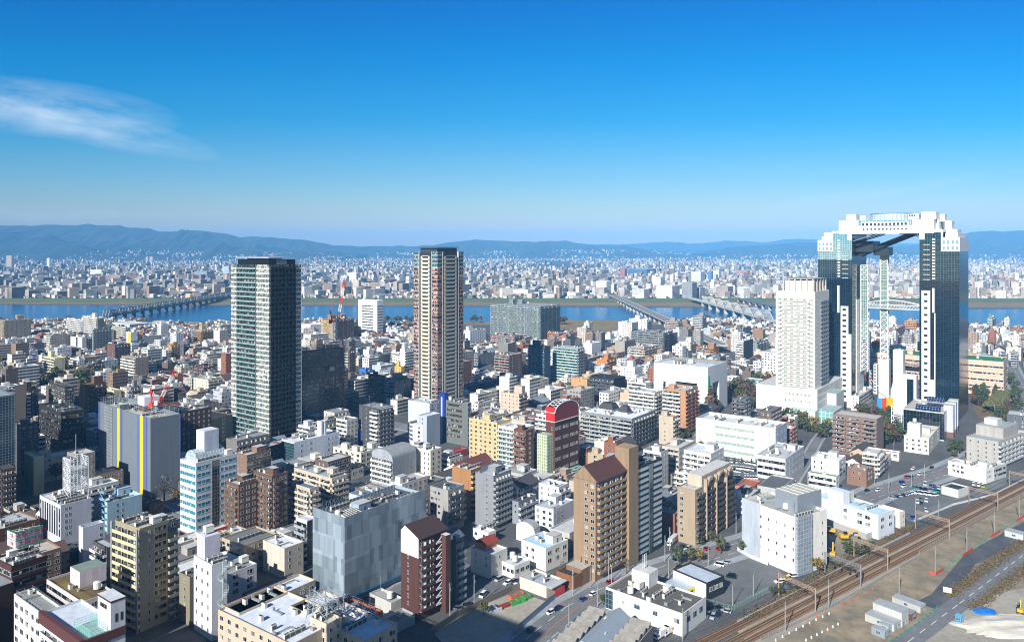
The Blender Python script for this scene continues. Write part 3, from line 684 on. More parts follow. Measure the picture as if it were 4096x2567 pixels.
B(2,(975,537),865,1021,662,'#dfe3e5','0~.4 r2:#3fae7a|.5~1 n1','n3',G1,'Ap',OF,'white office with a green striped corner')
B(2,(1010,452),905,1161,532,'#d5dbe2','w5','w6','#c5cbd2','AAT',OF,'bluish white low industrial block with vents on top',nick='the bluish factory block')
B(2,(1250,452),1150,1372,532,'#d9dadd','r5','W6','#cfcfc6','Aap',OF,'pale stepped factory building next to the brick tower')
B(2,(802,542),752,861,792,'#7a6358','b2:#c9c2ba','b3:#6a544a','#6f6660','p',AP,'brown apartment slab just beyond the scaffolded building',nick='the brown slab by the scaffold')
B(2,(1850,372),1795,1987,522,'#e6eaec','n3','w7','#dde1e3','qAA',OF,'long white factory with a boxy top beyond the brick tower',nick='the long white factory')
B(2,(1960,422),1885,2026,502,'#dfe2e2','w4','w4',G1,'pa',AP,'white terraced apartment block below the twin green-grey slab')
B(2,(2232,420),2030,2312,542,'#8f7a78','b9:#a88f8c','b2:#7d6d6b','#8d8482','pp',AP,'long mauve apartment slab with many fine balconies')
B(2,(1950,490),1868,2116,546,'#7e6f68','W3','0~.4 w3:#ffffff|.5~1 r4','#9c948e','a',OF,'low brown office with white window frames')
B(2,(1930,577),1855,2062,752,'#7d8288','b3:#8d9297','n3','#5c6166','p',AP,'grey apartment slab with a shadowed flank',nick='the dark-flanked slab')
B(2,(2190,587),2062,2300,816,'#85706a','b2:#9a847c','n2','#8f8884','aa',AP,'mauve brown apartment tower with a balcony stack and lighter crown',nick='the mauve brown tower')
B(2,(1825,850),1740,2102,975,'#6f7980','r3','c8:#78828a','#84919a','AAAA',OF,'long low grey hall with machines along its roof',nick='the long grey hall')
# --- centre, from the river down
B(3,(245,165),-222,413,-56,'#7d8a8a','b14:#93a19e','b5:#55636a','#8d9696','qq',AP,'huge twin-winged green-grey apartment slab beside the river',nick='the huge river slab',far=True,wy=95)
B(3,(405,395),220,462,490,'#b8744a','r3','-','#a8a39a','TpA',OF,'wide orange brick building with few dark windows',nick='the wide orange brick building')
B(3,(285,512),140,333,842,'#35506a','b5:#40607c','-','#aeb9c0','qa',AP,'dark teal apartment tower with a plain bluish flank',nick='the dark teal tower')
B(3,(568,527),352,627,832,'#9aa6a6','B5:#a9cfc8','b3:#8b8f94','#b5babb','a',AP,'mint balconied apartment tower between two bare sides',nick='the mint balcony tower')
B(3,(690,482),618,767,642,'#e3e8ec','-','n3','#d8dde0','p',OF,'blank white tower block behind the mint balcony tower')
B(3,(560,432),500,643,492,'#b9c4c9','-','W3','#1f78b4','',WH,'small workshop with a strong blue roof',nick='the blue-roofed workshop')
B(3,(800,470),728,912,520,'#6fb5bd','-','-','#2fa0b0','',WH,'low turquoise roofed shed between factories')
B(3,(920,500),905,1034,530,'#5fb0a0','-','-','#4fb09a','',WH,'low sea-green roofed shed next to the dark apartment slab')
B(3,(1035,302),920,1090,477,'#e8e8e4','.3~1 w5','c4','#d9d9d4','aa',OF,'white office with tall window grid by the river field',nick='the river field office')
B(3,(1165,277),1010,1208,420,'#d7dde2','w5','b4:#8b98a5','#cfd5da','q',AP,'bluish white tower with a rooftop hut near the concrete bridge',nick='the concrete bridge tower')
B(3,(1310,392),1032,1387,612,'#6a6d6f','b11:#868a8b','b2:#4f5254','#9aa0a2','p',AP,'long dark grey apartment slab of eleven storeys',nick='the long dark grey slab')
B(3,(1435,292),1325,1468,402,'#9d9388','b4:#b5aa9d','b2:#8a7f75','#8a8682','qp',AP,'brown-grey apartment block beside the viaduct with two roof huts',nick='the block beside the viaduct')
B(3,(1645,247),1560,1678,402,'#8e8f8f','b2:#c9cccb','b2:#7c7e7e',G1,'q',AP,'slim grey and white apartment tower standing near the white arches',nick='the slim tower near the arches')
B(3,(1140,522),1000,1266,662,'#a8988a','b4:#cfc3b5','b4:#c7bcb0','#c3beb6','pA',AP,'beige apartment block with white columns seen corner-on')
B(3,(1300,587),1207,1367,662,'#b4825f','b3:#c9997a','b2:#a87854','#aaa49c','q',AP,'salmon terraced apartment block before the long dark slab')
B(3,(1540,472),1440,1592,612,'#d8d6cb','n4','b2:#bdbab0','#c3c2ba','q',AP,'ivory block with small windows in the viaduct shade')
B(3,(1740,522),1590,1790,632,'#a87850','r3','0~.5 n1','#a58d78','qA',OF,'copper brown office with three dark window bands',nick='the copper brown office')
b=B(3,(2000,462),1935,2084,667,'#e6e8e8','b2:#f2f3f2','-','#bfc4c6','pa',AP,'black and white apartment tower with a charcoal flank',nick='the black and white tower')
mb=MB();mb.box(.1,b.wx-.1,-.1,-.02,1,b.h-.3);mb.build('painted_panel',[plain('#3f4347',.8)],b.root)
B(3,(2115,472),2078,2216,642,'#7d8987','n2','b4:#96a29e','#a5adab','p',AP,'grey-green balcony block just right of a charcoal-flanked tower'.replace(' right of',' past'))
B(3,(2000,347),1935,2063,457,'#5e6468','b3:#7a8084','n2','#8a9094','p',AP,'charcoal apartment block with white roof hut near the bridges')
B(3,(820,622),732,900,752,'#c8823c','n2','b3:#d08a42','#b98a5a','q',AP,'bright orange tiled apartment block with a stair tower',nick='the bright orange block')
b=B(3,(880,792),668,982,987,'#2d3036','b6:#4a4e55','-','#24272b','',AP,'black apartment block with a low dark pitched roof',nick='the black pitched-roof block')
B(3,(650,792),512,682,957,'#c79a68','.45~.62 n1','-','#8d8984','f',AP,'plain sandy orange block with one column of windows',nick='the plain sandy block')
b=B(3,(1060,690),935,1128,862,'#dde3ea','n5','w4','#ccd4dc','qf',OF,'white office block with a grey plant box on top',nick='the plant-box office')
B(3,(1180,668),1120,1224,800,'#c9cdcf','W2','b3:#a9adab','#c5c9ca','p',OF,'pale grey block squeezed behind the white portal building')
B(3,(60,922),-102,131,1162,'#cdb9a6','n5','b2:#b8a694','#aaa49c','qA',AP,'pinkish beige block with a terraced back stair',nick='the pinkish beige block')
B(3,(450,862),330,511,932,'#ddd6b8','W4','-','#7b7468','','school_hall','cream school hall with brown hipped roof by the sports ground',nick='the cream school hall')
B(3,(1235,907),1010,1301,1192,'#d8d8d4','b9:#e6e6e2','b3:#c9c9c4','#c8cbcc','f',AP,'long white apartment slab behind the tan balcony tower',nick='the long white slab')
B(3,(1500,892),1305,1607,1272,'#b98d66','0~.78 b4:#d3d1cc','b3:#b5643c','#c9c0b4','fp',AP,'tan apartment tower with white balconies and orange end balconies',nick='the tan balcony tower')
B(3,(1392,1117),1270,1441,1367,'#c1b4a0','.3~.55 n1','b3:#a89c8a','#b4a48c','p',AP,'narrow beige tower with a slit of windows beside a street',nick='the narrow beige tower')
b=B(3,(1035,1132),595,1241,1402,'#8a8d8d','b7:#a2a6a4','b8:#54585a','#e6eaee','aaadd',AP,'large grey apartment complex with a broad white roof and black roof huts',nick='the large white-roofed complex',top=1.2)
for(u,v,w,d)in((.78,.15,11,9),(.42,.1,7,6)):
 mb=MB();x,y=b.wx*.25+v*30,b.wy*u-4;mb.prism([(x,y-w/2),(x+d,y-w/2),(x+d,y+w/2),(x,y+w/2)],b.h-.8,b.h+1,1)
 P=[(x-.6,y-w/2-.6),(x+d+.6,y-w/2-.6),(x+d+.6,y+w/2+.6),(x-.6,y+w/2+.6)];Q=[(x+1.2,y-w/2+1.2),(x+d-1.2,y-w/2+1.2),(x+d-1.2,y+w/2-1.2),(x+1.2,y+w/2-1.2)]
 for i in range(4):j=(i+1)%4;mb.face([(*P[i],b.h+1),(*P[j],b.h+1),(*Q[j],b.h+5),(*Q[i],b.h+5)],0)
 mb.face([(*q,b.h+5)for q in Q],0);mb.build('penthouse',[plain('#3a3a3c',.7),wall('#b5b8b8')],b.root)
B(3,(120,1237),15,187,1666,'#6e4a3d','b2:#7d5646','w1','#7a6a62','p',AP,'dark brown apartment tower in front of a mint striped white one',nick='the small dark brown tower')
B(2,(2290,1222),2093,2405,1600,'#e2e2dc','B6:#b5d3cc','w4','#d5d8d8','a',AP,'white apartment tower with mint glass balconies touching a cream one',nick='the mint striped white tower')
B(2,(2085,1167),1842,2200,1560,'#d9b984','w6','n4','#c3c4c0','pAt',AP,'cream and yellow apartment tower with paired windows and air units',nick='the cream and yellow tower',fh=2.9)
B(2,(1920,1002),1865,2082,1122,'#d9dbd8','w2','w8',G1,'AA',OF,'white office with rows of square windows beyond the blue fin',nick='the square-window office')
b=B(2,(1830,1000),1640,1862,1372,'#6d7273','.05~.75 r7:#5b5f60','n2','#aeb2b2','AAAt',OF,'dark grey office with olive ribbon windows and a cobalt blue fin',nick='the blue-fin office',gl='#3a3a22',fh=3.7)
mb=MB();y=b.wy;mb.box(-1.2,2.5,y+.1,y+5.5,0,b.h+5);mb.build('fin',[plain('#1f3c8e',.5)],b.root)
mb=MB();mb.box(-1.4,-1.21,y+2.2,y+3.6,0,b.h+2);mb.build('fin_stripe',[plain('#b9c0c6',.5)],b.root)
B(2,(1500,1000),1315,1591,1195,'#c9d0d8','-','W2','#b5c0c4','Af',OF,'windowless pale grey office with a railed roof',nick='the pale windowless office')
B(2,(1475,1112),1402,1592,1392,'#b4c0cf','n1','-','#d0d8de','',OF,'blue-grey blank slab rising behind a white terraced house')
b=B(2,(1440,1192),1312,1530,1385,'#e2e7ee','W2','W2','#cfd6dd','AT',HO,'white terraced house with a tall flue wall and raked windows',nick='the white terraced house')
b=B(2,(1060,1045),890,1186,1440,'#4a4c50','0~.5 n2|.62~1 o1:#d9dcde','b4:#5b5e62','#8f979a','m',AP,'dark slate apartment slab with a white zigzag stair and white edge frames',nick='the dark slate slab',a=41)
mb=MB();mb.box(b.wx,b.wx+.4,-.5,0,0,b.h);mb.box(0,b.wx,-1.6,-1.2,b.h-.5,b.h);mb.build('edge_frame',[plain('#dfe2e4',.6)],b.root)
mb=MB();mb.box(-.6,-.05,b.wy-2.8,b.wy-.1,3,b.h*.45);mb.build('sign_panel',[plain('#1e46b4',.4)],b.root)
b=B(2,(330,1337),220,722,1600,'#dfe6f0','g2:#1c4048','.1~.2 n1|.3~.4 w1|.7~.95 n3','#d5dade','AaT',OF,'white office with teal glass front and twin rounded towers',nick='the twin-drum white office',fh=3.6)
mb=MB()
for u in(.63,.7):mb.cyl(b.wx*u,3.2,b.h-.8,b.h+9,2.0,0,18)
mb.build('stair_tower',[wall('#e6ecf4')],b.root)
B(2,(905,1427),668,992,1592,'#e2dcc6','W5','W2','#cfc9b5','ptp',OF,'low cream office with a roof hut and square windows',nick='the low cream office')
b=B(2,(1180,1475),1000,1386,1758,'#a7acb2','b7:#c9ced2','n2','#9b9ea0','',AP,'grey apartment block with a curved vaulted roof and porthole gable',nick='the vaulted grey block',par=.3)
mb=MB();n=14
for i in range(n):
 a0,a1=math.pi*i/n,math.pi*(i+1)/n;f=lambda q:(b.wy/2*(1-math.cos(q)),b.h-.3+4.5*math.sin(q))
 (y0,z0),(y1,z1)=f(a0),f(a1);mb.face([(-.3,y1,z1),(-.3,y0,z0),(b.wx,y0,z0),(b.wx,y1,z1)],0)
mb.face([(b.wx,*((b.wy/2*(1-math.cos(math.pi*i/n))),b.h-.3+4.5*math.sin(math.pi*i/n)))for i in range(n+1)],1);mb.face([(-.25,(b.wy/2*(1-math.cos(math.pi*i/n))),b.h-.3+4.5*math.sin(math.pi*i/n))for i in range(n,-1,-1)],1)
mb.build('vaulted_roof',[roofm('#8f9496'),wall('#a9afb6')],b.root)
B(2,(1507,1407),1370,1602,1690,'#efe9d8','n4','n2:#5a3a22','#dde0e0','AT',OF,'cream office with an orange brown flank and roof cooling units',nick='the cream and orange office')
B(2,(1660,1442),1600,1832,1500,'#b04a46','-','-','#a83a38','',WH,'low shed with a red ribbed metal roof',nick='the red roof shed')
# --- right of centre
B(4,(2035,642),1500,2100,945,'#e0bfa8','0~1 c10:#e6c8b2','c3:#e0bfa8','#2f7d55','pp','shopping_mall','pink market hall with a green roof and zigzag outside stairs',nick='the pink market hall',wx=42,wy=118,fh=6.5)
B(4,(1935,262),1897,1962,380,'#7d9288','b2:#b9cfc4','b2:#8a9d94',G1,'q',AP,'slim green-grey riverside tower standing alone',nick='the lone riverside tower')
B(4,(2080,268),2040,2135,375,'#e3e3df','w3','b3:#cfcfca',G1,'pa',AP,'white riverside block with brown neighbour')
B(4,(2030,300),2000,2050,378,'#8a6f66','b2:#9a8078','n1',G1,'p',AP,'brown stepped riverside block leaning against a white one')
B(4,(2170,415),2110,2290,572,'#d5d3cc','n2','b5:#e3e1da','#b9bcb8','qp',AP,'off-white apartment block with wide balconies at the picture edge',nick='the off-white edge block')
B(4,(2090,415),2022,2120,470,'#e9ecec','-','-','#d8dcdc','a',WH,'plain white box warehouse near the river')
B(4,(2120,385),2045,2330,440,'#8fb0a8','-','r6','#5f9a90','',WH,'long teal roofed shed near the river')
B(4,(2040,500),1965,2068,580,'#80494a','r3','r3','#8d8a86','A',OF,'maroon and grey office block with a fenced roof')
B(4,(1890,470),1785,1990,555,'#b9b4a8','r3','r4','#a8aaa2','p',OF,'greyish parking deck with open floors')
B(4,(2070,580),1990,2140,660,'#5f6c78','r3','n2','#8a949c','pA',OF,'slate blue small office with a stepped top')
B(4,(2150,560),2130,2330,690,'#8a8d8d','b2:#a3a6a5','b4:#8d9090','#a0a5a5','p',AP,'grey apartment block beside the wide avenue')
B(4,(1100,258),1015,1106,340,'#e3e3de','n3','b2:#d3d3ce',G1,'p',AP,'white riverside block seen through the glass gateway')
B(4,(1280,290),1180,1310,400,'#b98d62','b4:#c79c70','b2:#a87f58',G1,'p',AP,'tan riverside block seen through the glass gateway')
B(4,(1130,350),1040,1190,380,'#e6e8e8','-','-','#dfe3e3','',WH,'white low warehouse seen under the sky bridge')
B(4,(1100,360),1035,1185,460,'#a8555a','r3','r3','#a59a94','A',OF,'brick red office seen through the glass gateway')
B(4,(1115,415),1085,1160,545,'#35383e','b2:#dfe2e4','b2:#45484e',G1,'p',AP,'black and white block seen through the glass gateway')
B(4,(1240,410),1155,1306,540,'#8d9092','b3:#b5b8b8','b3:#9a9d9d',G1,'p',AP,'grey balconied block seen through the glass gateway')
B(4,(1010,455),875,1050,540,'#dadada','-','n2','#c5c9c9','A',WH,'white depot with blue lettering seen through the glass gateway')
B(3,(2040,690),1880,2100,760,'#dfd8cc','W4','W2','#5a5a5e','p',HO,'cream three-floor house with a dark hip roof by the park',nick='the cream park house')
b=B(3,(1940,770),1862,1962,870,'#d8dade','W2','n2','#5f646b','','temple_hall','white temple hall with a curved grey tiled roof',nick='the temple hall')
B(3,(2130,810),1990,2180,880,'#c5cfd8','W3','n1','#a9b3bc','',WH,'pale blue gabled workshop beside the park')
B(4,(-60,640),-130,70,760,'#d3d9dd','w3','w2','#c3cbd0','A',OF,'pale workshop block behind the white hotel tower')
B(4,(940,1137),560,985,1482,'#857168','0~.3 b1:#857168|.33~.64 b1:#857168|.67~1 b1:#857168','-','#b9b5ae','',AP,'brown apartment block with a chamfered shoulder and deep balcony bays',nick='the brown chamfered block',wx=16,a=41)
b=B(4,(1390,1305),1175,1538,1445,'#ece6d8','w4','W3','#ddd8cc','Tp',AP,'cream stepped block with a water tank on its tower',nick='the cream stepped block')
mb=MB();x0,y0=.3,b.wy*.35;mb.box(x0,x0+7,y0,y0+8,b.h-.8,b.h+9,0,1);mb.build('stair_tower',[wall('#ece6d8'),roofm('#d5d0c4')],b.root);me=ac_mesh('t');inst('water_tank',me[2],b.root,(x0+3.5,y0+4,b.h+9))
B(4,(1130,1430),952,1145,1500,'#e6e0d4','W3','-','#7e3a34','',HO,'white house with a maroon pitched roof',nick='the maroon-roofed house')
b=B(4,(1990,1330),1715,2190,1573,'#b5b1aa','n4','b6:#c2c5c6','#9ba2a3','',AP,'large grey apartment block with a stepped roof and rippled balconies',nick='the large grey stepped block',a=52)
mb=MB();mb.box(b.wx*.35,b.wx-.3,b.wy*.1,b.wy-.5,b.h-.8,b.h+6,0,1);mb.build('upper_storey',[wall('#b5b1aa'),roofm('#9ba2a3')],b.root)
mb=MB();mb.box(b.wx*.5,b.wx*.5+8,b.wy*.4,b.wy*.4+8,b.h+6,b.h+10,0,1);mb.build('penthouse',[wall('#d0d0ce'),roofm('#cfd3d4')],b.root)
# --- right of centre and along the railway
b=B(3,(2277,1218),1588,2420,1530,'#c9d0d8','0~.12 n1|.25~.75 r9:#e6efe2|.85~1 n1','n3','#cfd2d0','AAAAdd',OF,'wide white office with pale green glass bands and machinery along the roof',nick='the wide white office',gl='#8fa39a',fh=5.2,par=2.2,wx=24)
mb=MB();mb.box(-.3,-.02,b.wy*.02,b.wy*.98,b.h-3.6,b.h-.2);mb.build('fascia',[plain('#eef1f3',.6)],b.root)
B(4,(150,1480),-95,312,1681,'#d3d6d8','r5','W6','#b9bec0','paAAd',OF,'rounded-corner grey office annex with a roof deck of units',nick='the grey office annex',fh=4)
b=B(8,(250,465),-219,497,958,'#e9e5de','n7','n3','#a7a9a4','Af','hotel_building','large white hotel with narrow windows and grey scaffold mesh on its corner',nick='the white railway hotel',a=58,fh=4.6,gl='#2a3034',top=2.2,par=1.2)
mb=MB();mb.box(-.9,9,-.9,-.1,.3,b.h+.6);mb.box(-.9,-.1,-.1,.6,.3,b.h+.6)
mb.build('scaffold_mesh',[curtain('#8d98a2','#b5bdc4',1.8,1.8,.7,0,.08,.2)],b.root)
mb=MB();x,y=b.wx*.35,b.wy*.18
mb.box(x,x+17,y,y+12,b.h-1.2,b.h+7,0,1)
for i in range(5):mb.bar((x+1+i*3.6,y,b.h+7.2),(x+1+i*3.6,y+12,b.h+7.2),.15,2)
mb.build('plant_screen',[plain('#8f98a2',.5,.2,name='metal_screen'),roofm('#b4b4aa'),plain('#d9d8cc',.6)],b.root)
mb=MB();mb.box(-.12,0,b.wy*.66,b.wy,.2,b.h+.4);mb.build('side_panel',[wall('#b9c2cd')],b.root)
b=B(8,(930,440),400,1066,650,'#dde3ea','.42~.55 W1|.66~.9 W2','W2','#b9d6ea','d',OF,'white three-floor office with a pale blue roof and a lift shaft',nick='the pale-blue-roofed office',a=57,fh=3.6)
mb=MB();y=b.wy*.53;mb.box(-.35,5,y,y+9,0,b.h+6,0,1);mb.build('lift_shaft',[wall('#e3e8ef'),roofm('#cfdbe6')],b.root)
mb=MB();mb.box(6,12,y+2,y+8,b.h-.8,b.h+5,0,1);mb.build('penthouse',[wall('#cfcab8'),roofm('#5c6a78')],b.root)
b=B(8,(1110,420),925,1155,555,'#ded7cc','-','n2','#e3e4e2','',OF,'cream hall with a rounded roof end behind the pale blue roofed office',nick='the cream rounded hall',a=57)
b=B(8,(1605,228),1462,1692,300,'#cfd0cc','W2','W3','#2c3036','',HO,'grey three-floor house with a black hip roof among parking lots',nick='the black-roofed house',a=57,fh=3)
B(8,(1835,52),1518,1897,178,'#ece9e6','.1~.45 w3','.2~.8 w3','#dcd9d2','Aap',OF,'long low white office along the side street',nick='the long low white office',a=57)
B(8,(1905,40),1890,2010,155,'#b9bcb9','-','r3','#c0c4c4','A',OF,'narrow grey glass-fronted office beside the long low white one',a=57)
B(8,(575,118),340,600,285,'#e6e6e2','r3','n2','#5f8f62','a',OF,'white stepped block with green roof terraces',nick='the green-terraced white block',fh=3.3)
B(8,(600,-15),365,655,180,'#e6e9ea','0~.5 n2','r2','#d6dadc','TAp',OF,'tall white block rising behind green roof terraces',fh=3.3)
B(8,(830,68),665,892,212,'#8a6a58','.2~.8 n2','.15~.85 w2','#a3978c','A',HO,'brown cubic shop house with a blue wall sign',nick='the brown shop house',a=45)
B(8,(100,225),-90,222,285,'#b8bbb9','r6','r3','#5d5f63','','school_hall','low grey hall with a faceted dark roof behind the white railway hotel',nick='the faceted dark roof')
B(7,(2010,215),1880,2100,280,'#c07868','.3~.7 w2','-','#a8664a','',HO,'old pink brick house with a rusty ribbed roof',nick='the old pink brick house')
b=B(7,(1545,232),1395,1868,702,'#a8967e','.1~.4 w1','.02~.2 b1:#5f534c|.24~.45 b1:#5f534c|.5~.72 b1:#5f534c|.78~1 b1:#5f534c','#c9c4ba','p',AP,'taupe apartment block with tall arched bays and dark balconies',nick='the taupe arched block',a=41)
mb=MB();mb.box(b.wx*.22,b.wx*.98,1.2,b.wy-.4,b.h-.8,b.h+4.5,0,1);mb.build('upper_storey',[wall('#c4b8a6'),roofm('#c9c8c2')],b.root)
for u in(.22,.475,.745):
 mb=MB();mb.box(b.wx*u-.45,b.wx*u+.45,-1.7,-.02,.3,b.h+3.5);mb.build('pier',[wall('#b9a78e')],b.root)
for u0,u1 in((.24,.45),(.5,.72),(.78,1)):
 mb=MB();k=8;c,r=b.wx*(u0+u1)/2,b.wx*(u1-u0)/2
 for i in range(k):
  a0,a1=math.pi*i/k,math.pi*(i+1)/k;p=lambda a_,rr,y:(c-rr*math.cos(a_),y,b.h+.2+rr*.8*math.sin(a_))
  mb.face([p(a0,r,-1.7),p(a1,r,-1.7),p(a1,r*.78,-1.7),p(a0,r*.78,-1.7)],0);mb.face([p(a0,r,-.02),p(a1,r,-.02),p(a1,r,-1.7),p(a0,r,-1.7)],0)
 mb.build('arch',[wall('#b9a78e')],b.root)
b=B(7,(1058,38),1022,1264,828,'#26292e','-','.02~.45 r6:#8a949c|.47~.62 g2:#20242a|.64~1 r3:#8a949c','#8d9498','Ap',OF,'slender black glass tower with pale blue window bands',nick='the slender black glass tower',gl='#9fbac4',fh=2.7,a=41,wy=9)
# tan block with curved balconies and a brown hip roof
b=B(7,(705,160),520,948,1006,'#9a8267','.45~1 w2','.06~1 b5:#a88966','#6e3d38','',AP,'tan fourteen-storey apartment tower with curved balconies and a maroon roof',nick='the tan curved-balcony tower',a=41,par=.2)
mb=MB();e=.8;zt=b.h+6
mb.face([(-e,-1.6,b.h),(b.wx+e,-1.6,b.h),(b.wx+e,b.wy*.5,zt),(-e+0,b.wy*.5,zt)],0)
mb.face([(b.wx+e,b.wy+e,b.h),(-e,b.wy+e,b.h),(-e,b.wy*.5,zt),(b.wx+e,b.wy*.5,zt)],0)
mb.face([(-e+.3,b.wy+e,b.h),(-e+.3,-1.6,b.h),(-e+.3,b.wy*.5,zt)],1);mb.face([(b.wx+e-.3,-1.6,b.h),(b.wx+e-.3,b.wy+e,b.h),(b.wx+e-.3,b.wy*.5,zt)],1)
mb.build('pitched_roof',[roofm('#533432',.2),wall('#9a8267')],b.root)
mb=MB();mb.box(b.wx+.1,b.wx+8,-2.4,5,0,b.h+10,0,1);mb.build('stair_shaft',[wall('#9d866a'),roofm('#a08868')],b.root)
for i in range(14):
 me=bmesh_(5,1,'#b28d62');b.n['x']=1;inst('balcony',me[2],b.root,(b.wx+11,1.5,b.h-3-i*3.0+3))
mb=MB();mb.box(b.wx+8.1,b.wx+14,1.6,12,0,b.h+2);mb.build('side_wing',[wall('#a07c56')],b.root)
mb=MB();mb.box(-7,-.1,2,b.wy*.9,0,7,0,1);mb.build('entrance_wing',[wall('#8f6d4c'),roofm('#b5aca0')],b.root)
B(7,(395,205),225,477,420,'#dfe3ea','n3','b2:#cfd5dc','#cfd8e2','a',AP,'white slim apartment block behind a grey stepped one beside the tan tower',nick='the slim white block')
B(7,(350,395),193,525,598,'#cfd3da','w3','.1~.5 w2','#b3bac2','ap',AP,'pale grey stepped apartment block with white balconies',nick='the pale grey stepped block')
B(7,(55,330),3,205,522,'#8d949c','n1','b3:#b9c0c8','#3c4147','aa',AP,'grey apartment block with black raked skylights',nick='the black-skylight block')
b=B(7,(190,575),36,238,690,'#e3e7ec','-','n1','#a9aeb2','',HO,'white house with a grey vaulted roof',nick='the vaulted white house',par=.2)
mb=MB();n=10
for i in range(n):
 f=lambda i:(b.wy/2*(1-math.cos(math.pi*i/n)),b.h-.2+3.4*math.sin(math.pi*i/n));(y0,z0),(y1,z1)=f(i),f(i+1)
 mb.face([(-.2,y1,z1),(-.2,y0,z0),(b.wx+.2,y0,z0),(b.wx+.2,y1,z1)],0)
mb.face([(-.15,*f(i))for i in range(n,-1,-1)],1);mb.face([(b.wx+.15,*f(i))for i in range(n+1)],1);mb.build('vaulted_roof',[roofm('#9aa0a4'),wall('#e3e7ec')],b.root)
B(7,(285,722),80,472,918,'#e6e3da','.1~.6 w2','W3','#a9cbe0','paa',OF,'white clinic with pale blue roof and glassy corner stair',nick='the blue-roofed clinic',fh=3.4,a=45)
B(7,(20,870),-115,150,985,'#e6e6e2','W4','W3','#c3c9ce','tt',OF,'low white workshop office with long window strips',nick='the low white workshop',fh=3.5,a=45)
b=B(7,(290,1042),64,420,1142,'#e0d6c2','-','.2~.8 w2','#a5adb3','aa',WH,'cream shop warehouse with a grey roof and red awning sign',nick='the cream shop',a=41,fh=3)
mb=MB();mb.box(2.5,9,-2.6,-2.2,.3,3.0);mb.build('sign_panel',[plain('#c8342e',.5)],b.root)
mb=MB();mb.box(.5,b.wx+.6,-2.4,-.02,4.2,4.5);mb.build('awning',[plain('#b9bec2',.5)],b.root)
b=B(7,(520,960),375,500,1075,'#8a5a38','-','-','#33312f','',HO,'small shop with orange timber boards and dark flat roof',nick='the timber-clad shop',wx=9,a=41)
# white clinic with dark roof
b=B(7,(1440,1272),790,1637,1468,'#e9e7e3','0~.1 g3:#2a4048|.2~.28 n1|.35~.5 W1|.62~.7 W1|.85~1 W1','.1~.9 W3:#3a5568','#5f5c56','AAad',OF,'white curved-front clinic with a dark flat roof and many roof units',nick='the white curved clinic',a=41,fh=4.2,gl='#3a4c58')
mb=MB();x,y=b.wx*.62,b.wy*.62;mb.box(x,x+7,y,y+8,b.h-.8,b.h+5,0,1)
for i in range(3):mb.bar((x+2+i*1.2,y+4,b.h+5),(x+2+i*1.2,y+4,b.h+11),.14,2,6)
mb.build('penthouse',[wall('#e9e7e3'),roofm('#c9c9c4'),plain('#c9ccce',.5)],b.root)
for q in((.45,.7),(.7,.4)):me=ac_mesh('T');inst('water_tank',me[2],b.root,(b.wx*q[0],b.wy*q[1],b.h-.79))
b=B(7,(1645,1012),1358,1792,1165,'#23262b','-','.1~.9 W4:#d5d8da','#b4c0ce','','showroom','black and white showroom with a clean silver roof on the parking lot',nick='the silver-roofed showroom',a=52,fh=4)
mb=MB();mb.box(-.15,-.02,.4,b.wy,.4,b.h-.6);mb.build('white_front',[curtain('#dfe3e2','#9aa2a8',3.2,20,.4,0,.04,.3)],b.root)
mb=MB();mb.box(-11,-.2,6,b.wy-1,3.6,4.0,0);mb.box(-11,-10.6,5.9,6.3,0,3.6,1);mb.box(-.9,-.5,5.9,6.3,0,3.6,1);mb.box(-11,-.3,5.8,6,3.0,3.9,1)
for x in(-11,-1):mb.box(x,x+.4,b.wy-1.5,b.wy-1.1,0,3.6,1)
mb.build('carport',[plain('#b9c6d0',.4,.2),plain('#d9c32a',.5)],b.root)
# saw-tooth works at the picture's lower edge
b=frame(7,(1190,1375),650,1230,-8,31,'sawtooth_works','grey works with rows of saw-tooth roofs and a smooth blue-grey roof','factory',None,wx=3)
FOOT.pop();b.wx=62;b.n0=b.n0-b.e1*62;b.root.location=(*b.n0,0);b.wc='#a59c90';reg(b.n0,b.e1,b.e2,b.wx,b.wy,'the saw-tooth works');shell(b,b.h,'#a59c90','#8d8a86')
for i in range(13):
 for(y0,y1)in((0,b.wy*.33),(b.wy*.7,b.wy)):
  d=(b.wx-1.2)/13;x=.6+i*d;mb=MB();z=b.h-.3
  mb.face([(x,y1-.4,z),(x,y0+.4,z),(x+d*.85,y0+.4,z+2.2),(x+d*.85,y1-.4,z+2.2)],0);mb.face([(x+d*.86,y0+.4,z),(x+d*.86,y1-.4,z),(x+d*.86,y1-.4,z+2.2),(x+d*.86,y0+.4,z+2.2)],1)
  for y in(y0+.4,y1-.4):mb.face([(x,y,z),(x+d*.86,y,z),(x+d*.85,y,z+2.2)],2)
  mb.build('sawtooth_roof',[roofm('#8f8b84',.5),plain('#4b5054',.3),wall('#a59c90')],b.root)
mb=MB();y0,y1=b.wy*.33,b.wy*.7;ym=(y0+y1)/2;z=b.h+.5
mb.face([(-.4,y0,z),(b.wx+.4,y0,z),(b.wx+.4,ym,z+3),(-.4,ym,z+3)],0);mb.face([(b.wx+.4,y1,z),(-.4,y1,z),(-.4,ym,z+3),(b.wx+.4,ym,z+3)],0)
for x in(0,b.wx):mb.face([(x,y0,z-1),(x,y1,z-1),(x,y1,z),(x,ym,z+3),(x,y0,z)],1)
mb.build('pitched_roof',[roofm('#8e99a3',.12),wall('#a59c90')],b.root)
for i in range(5):
 mb=MB();x=14+i*10;y=y0+2.2 if i%2 else y1-3.8;zz=z+.9;mb.box(x,x+1.6,y,y+1.8,zz,zz+.9);mb.build('skylight',[plain('#c9d0d2',.2)],b.root)
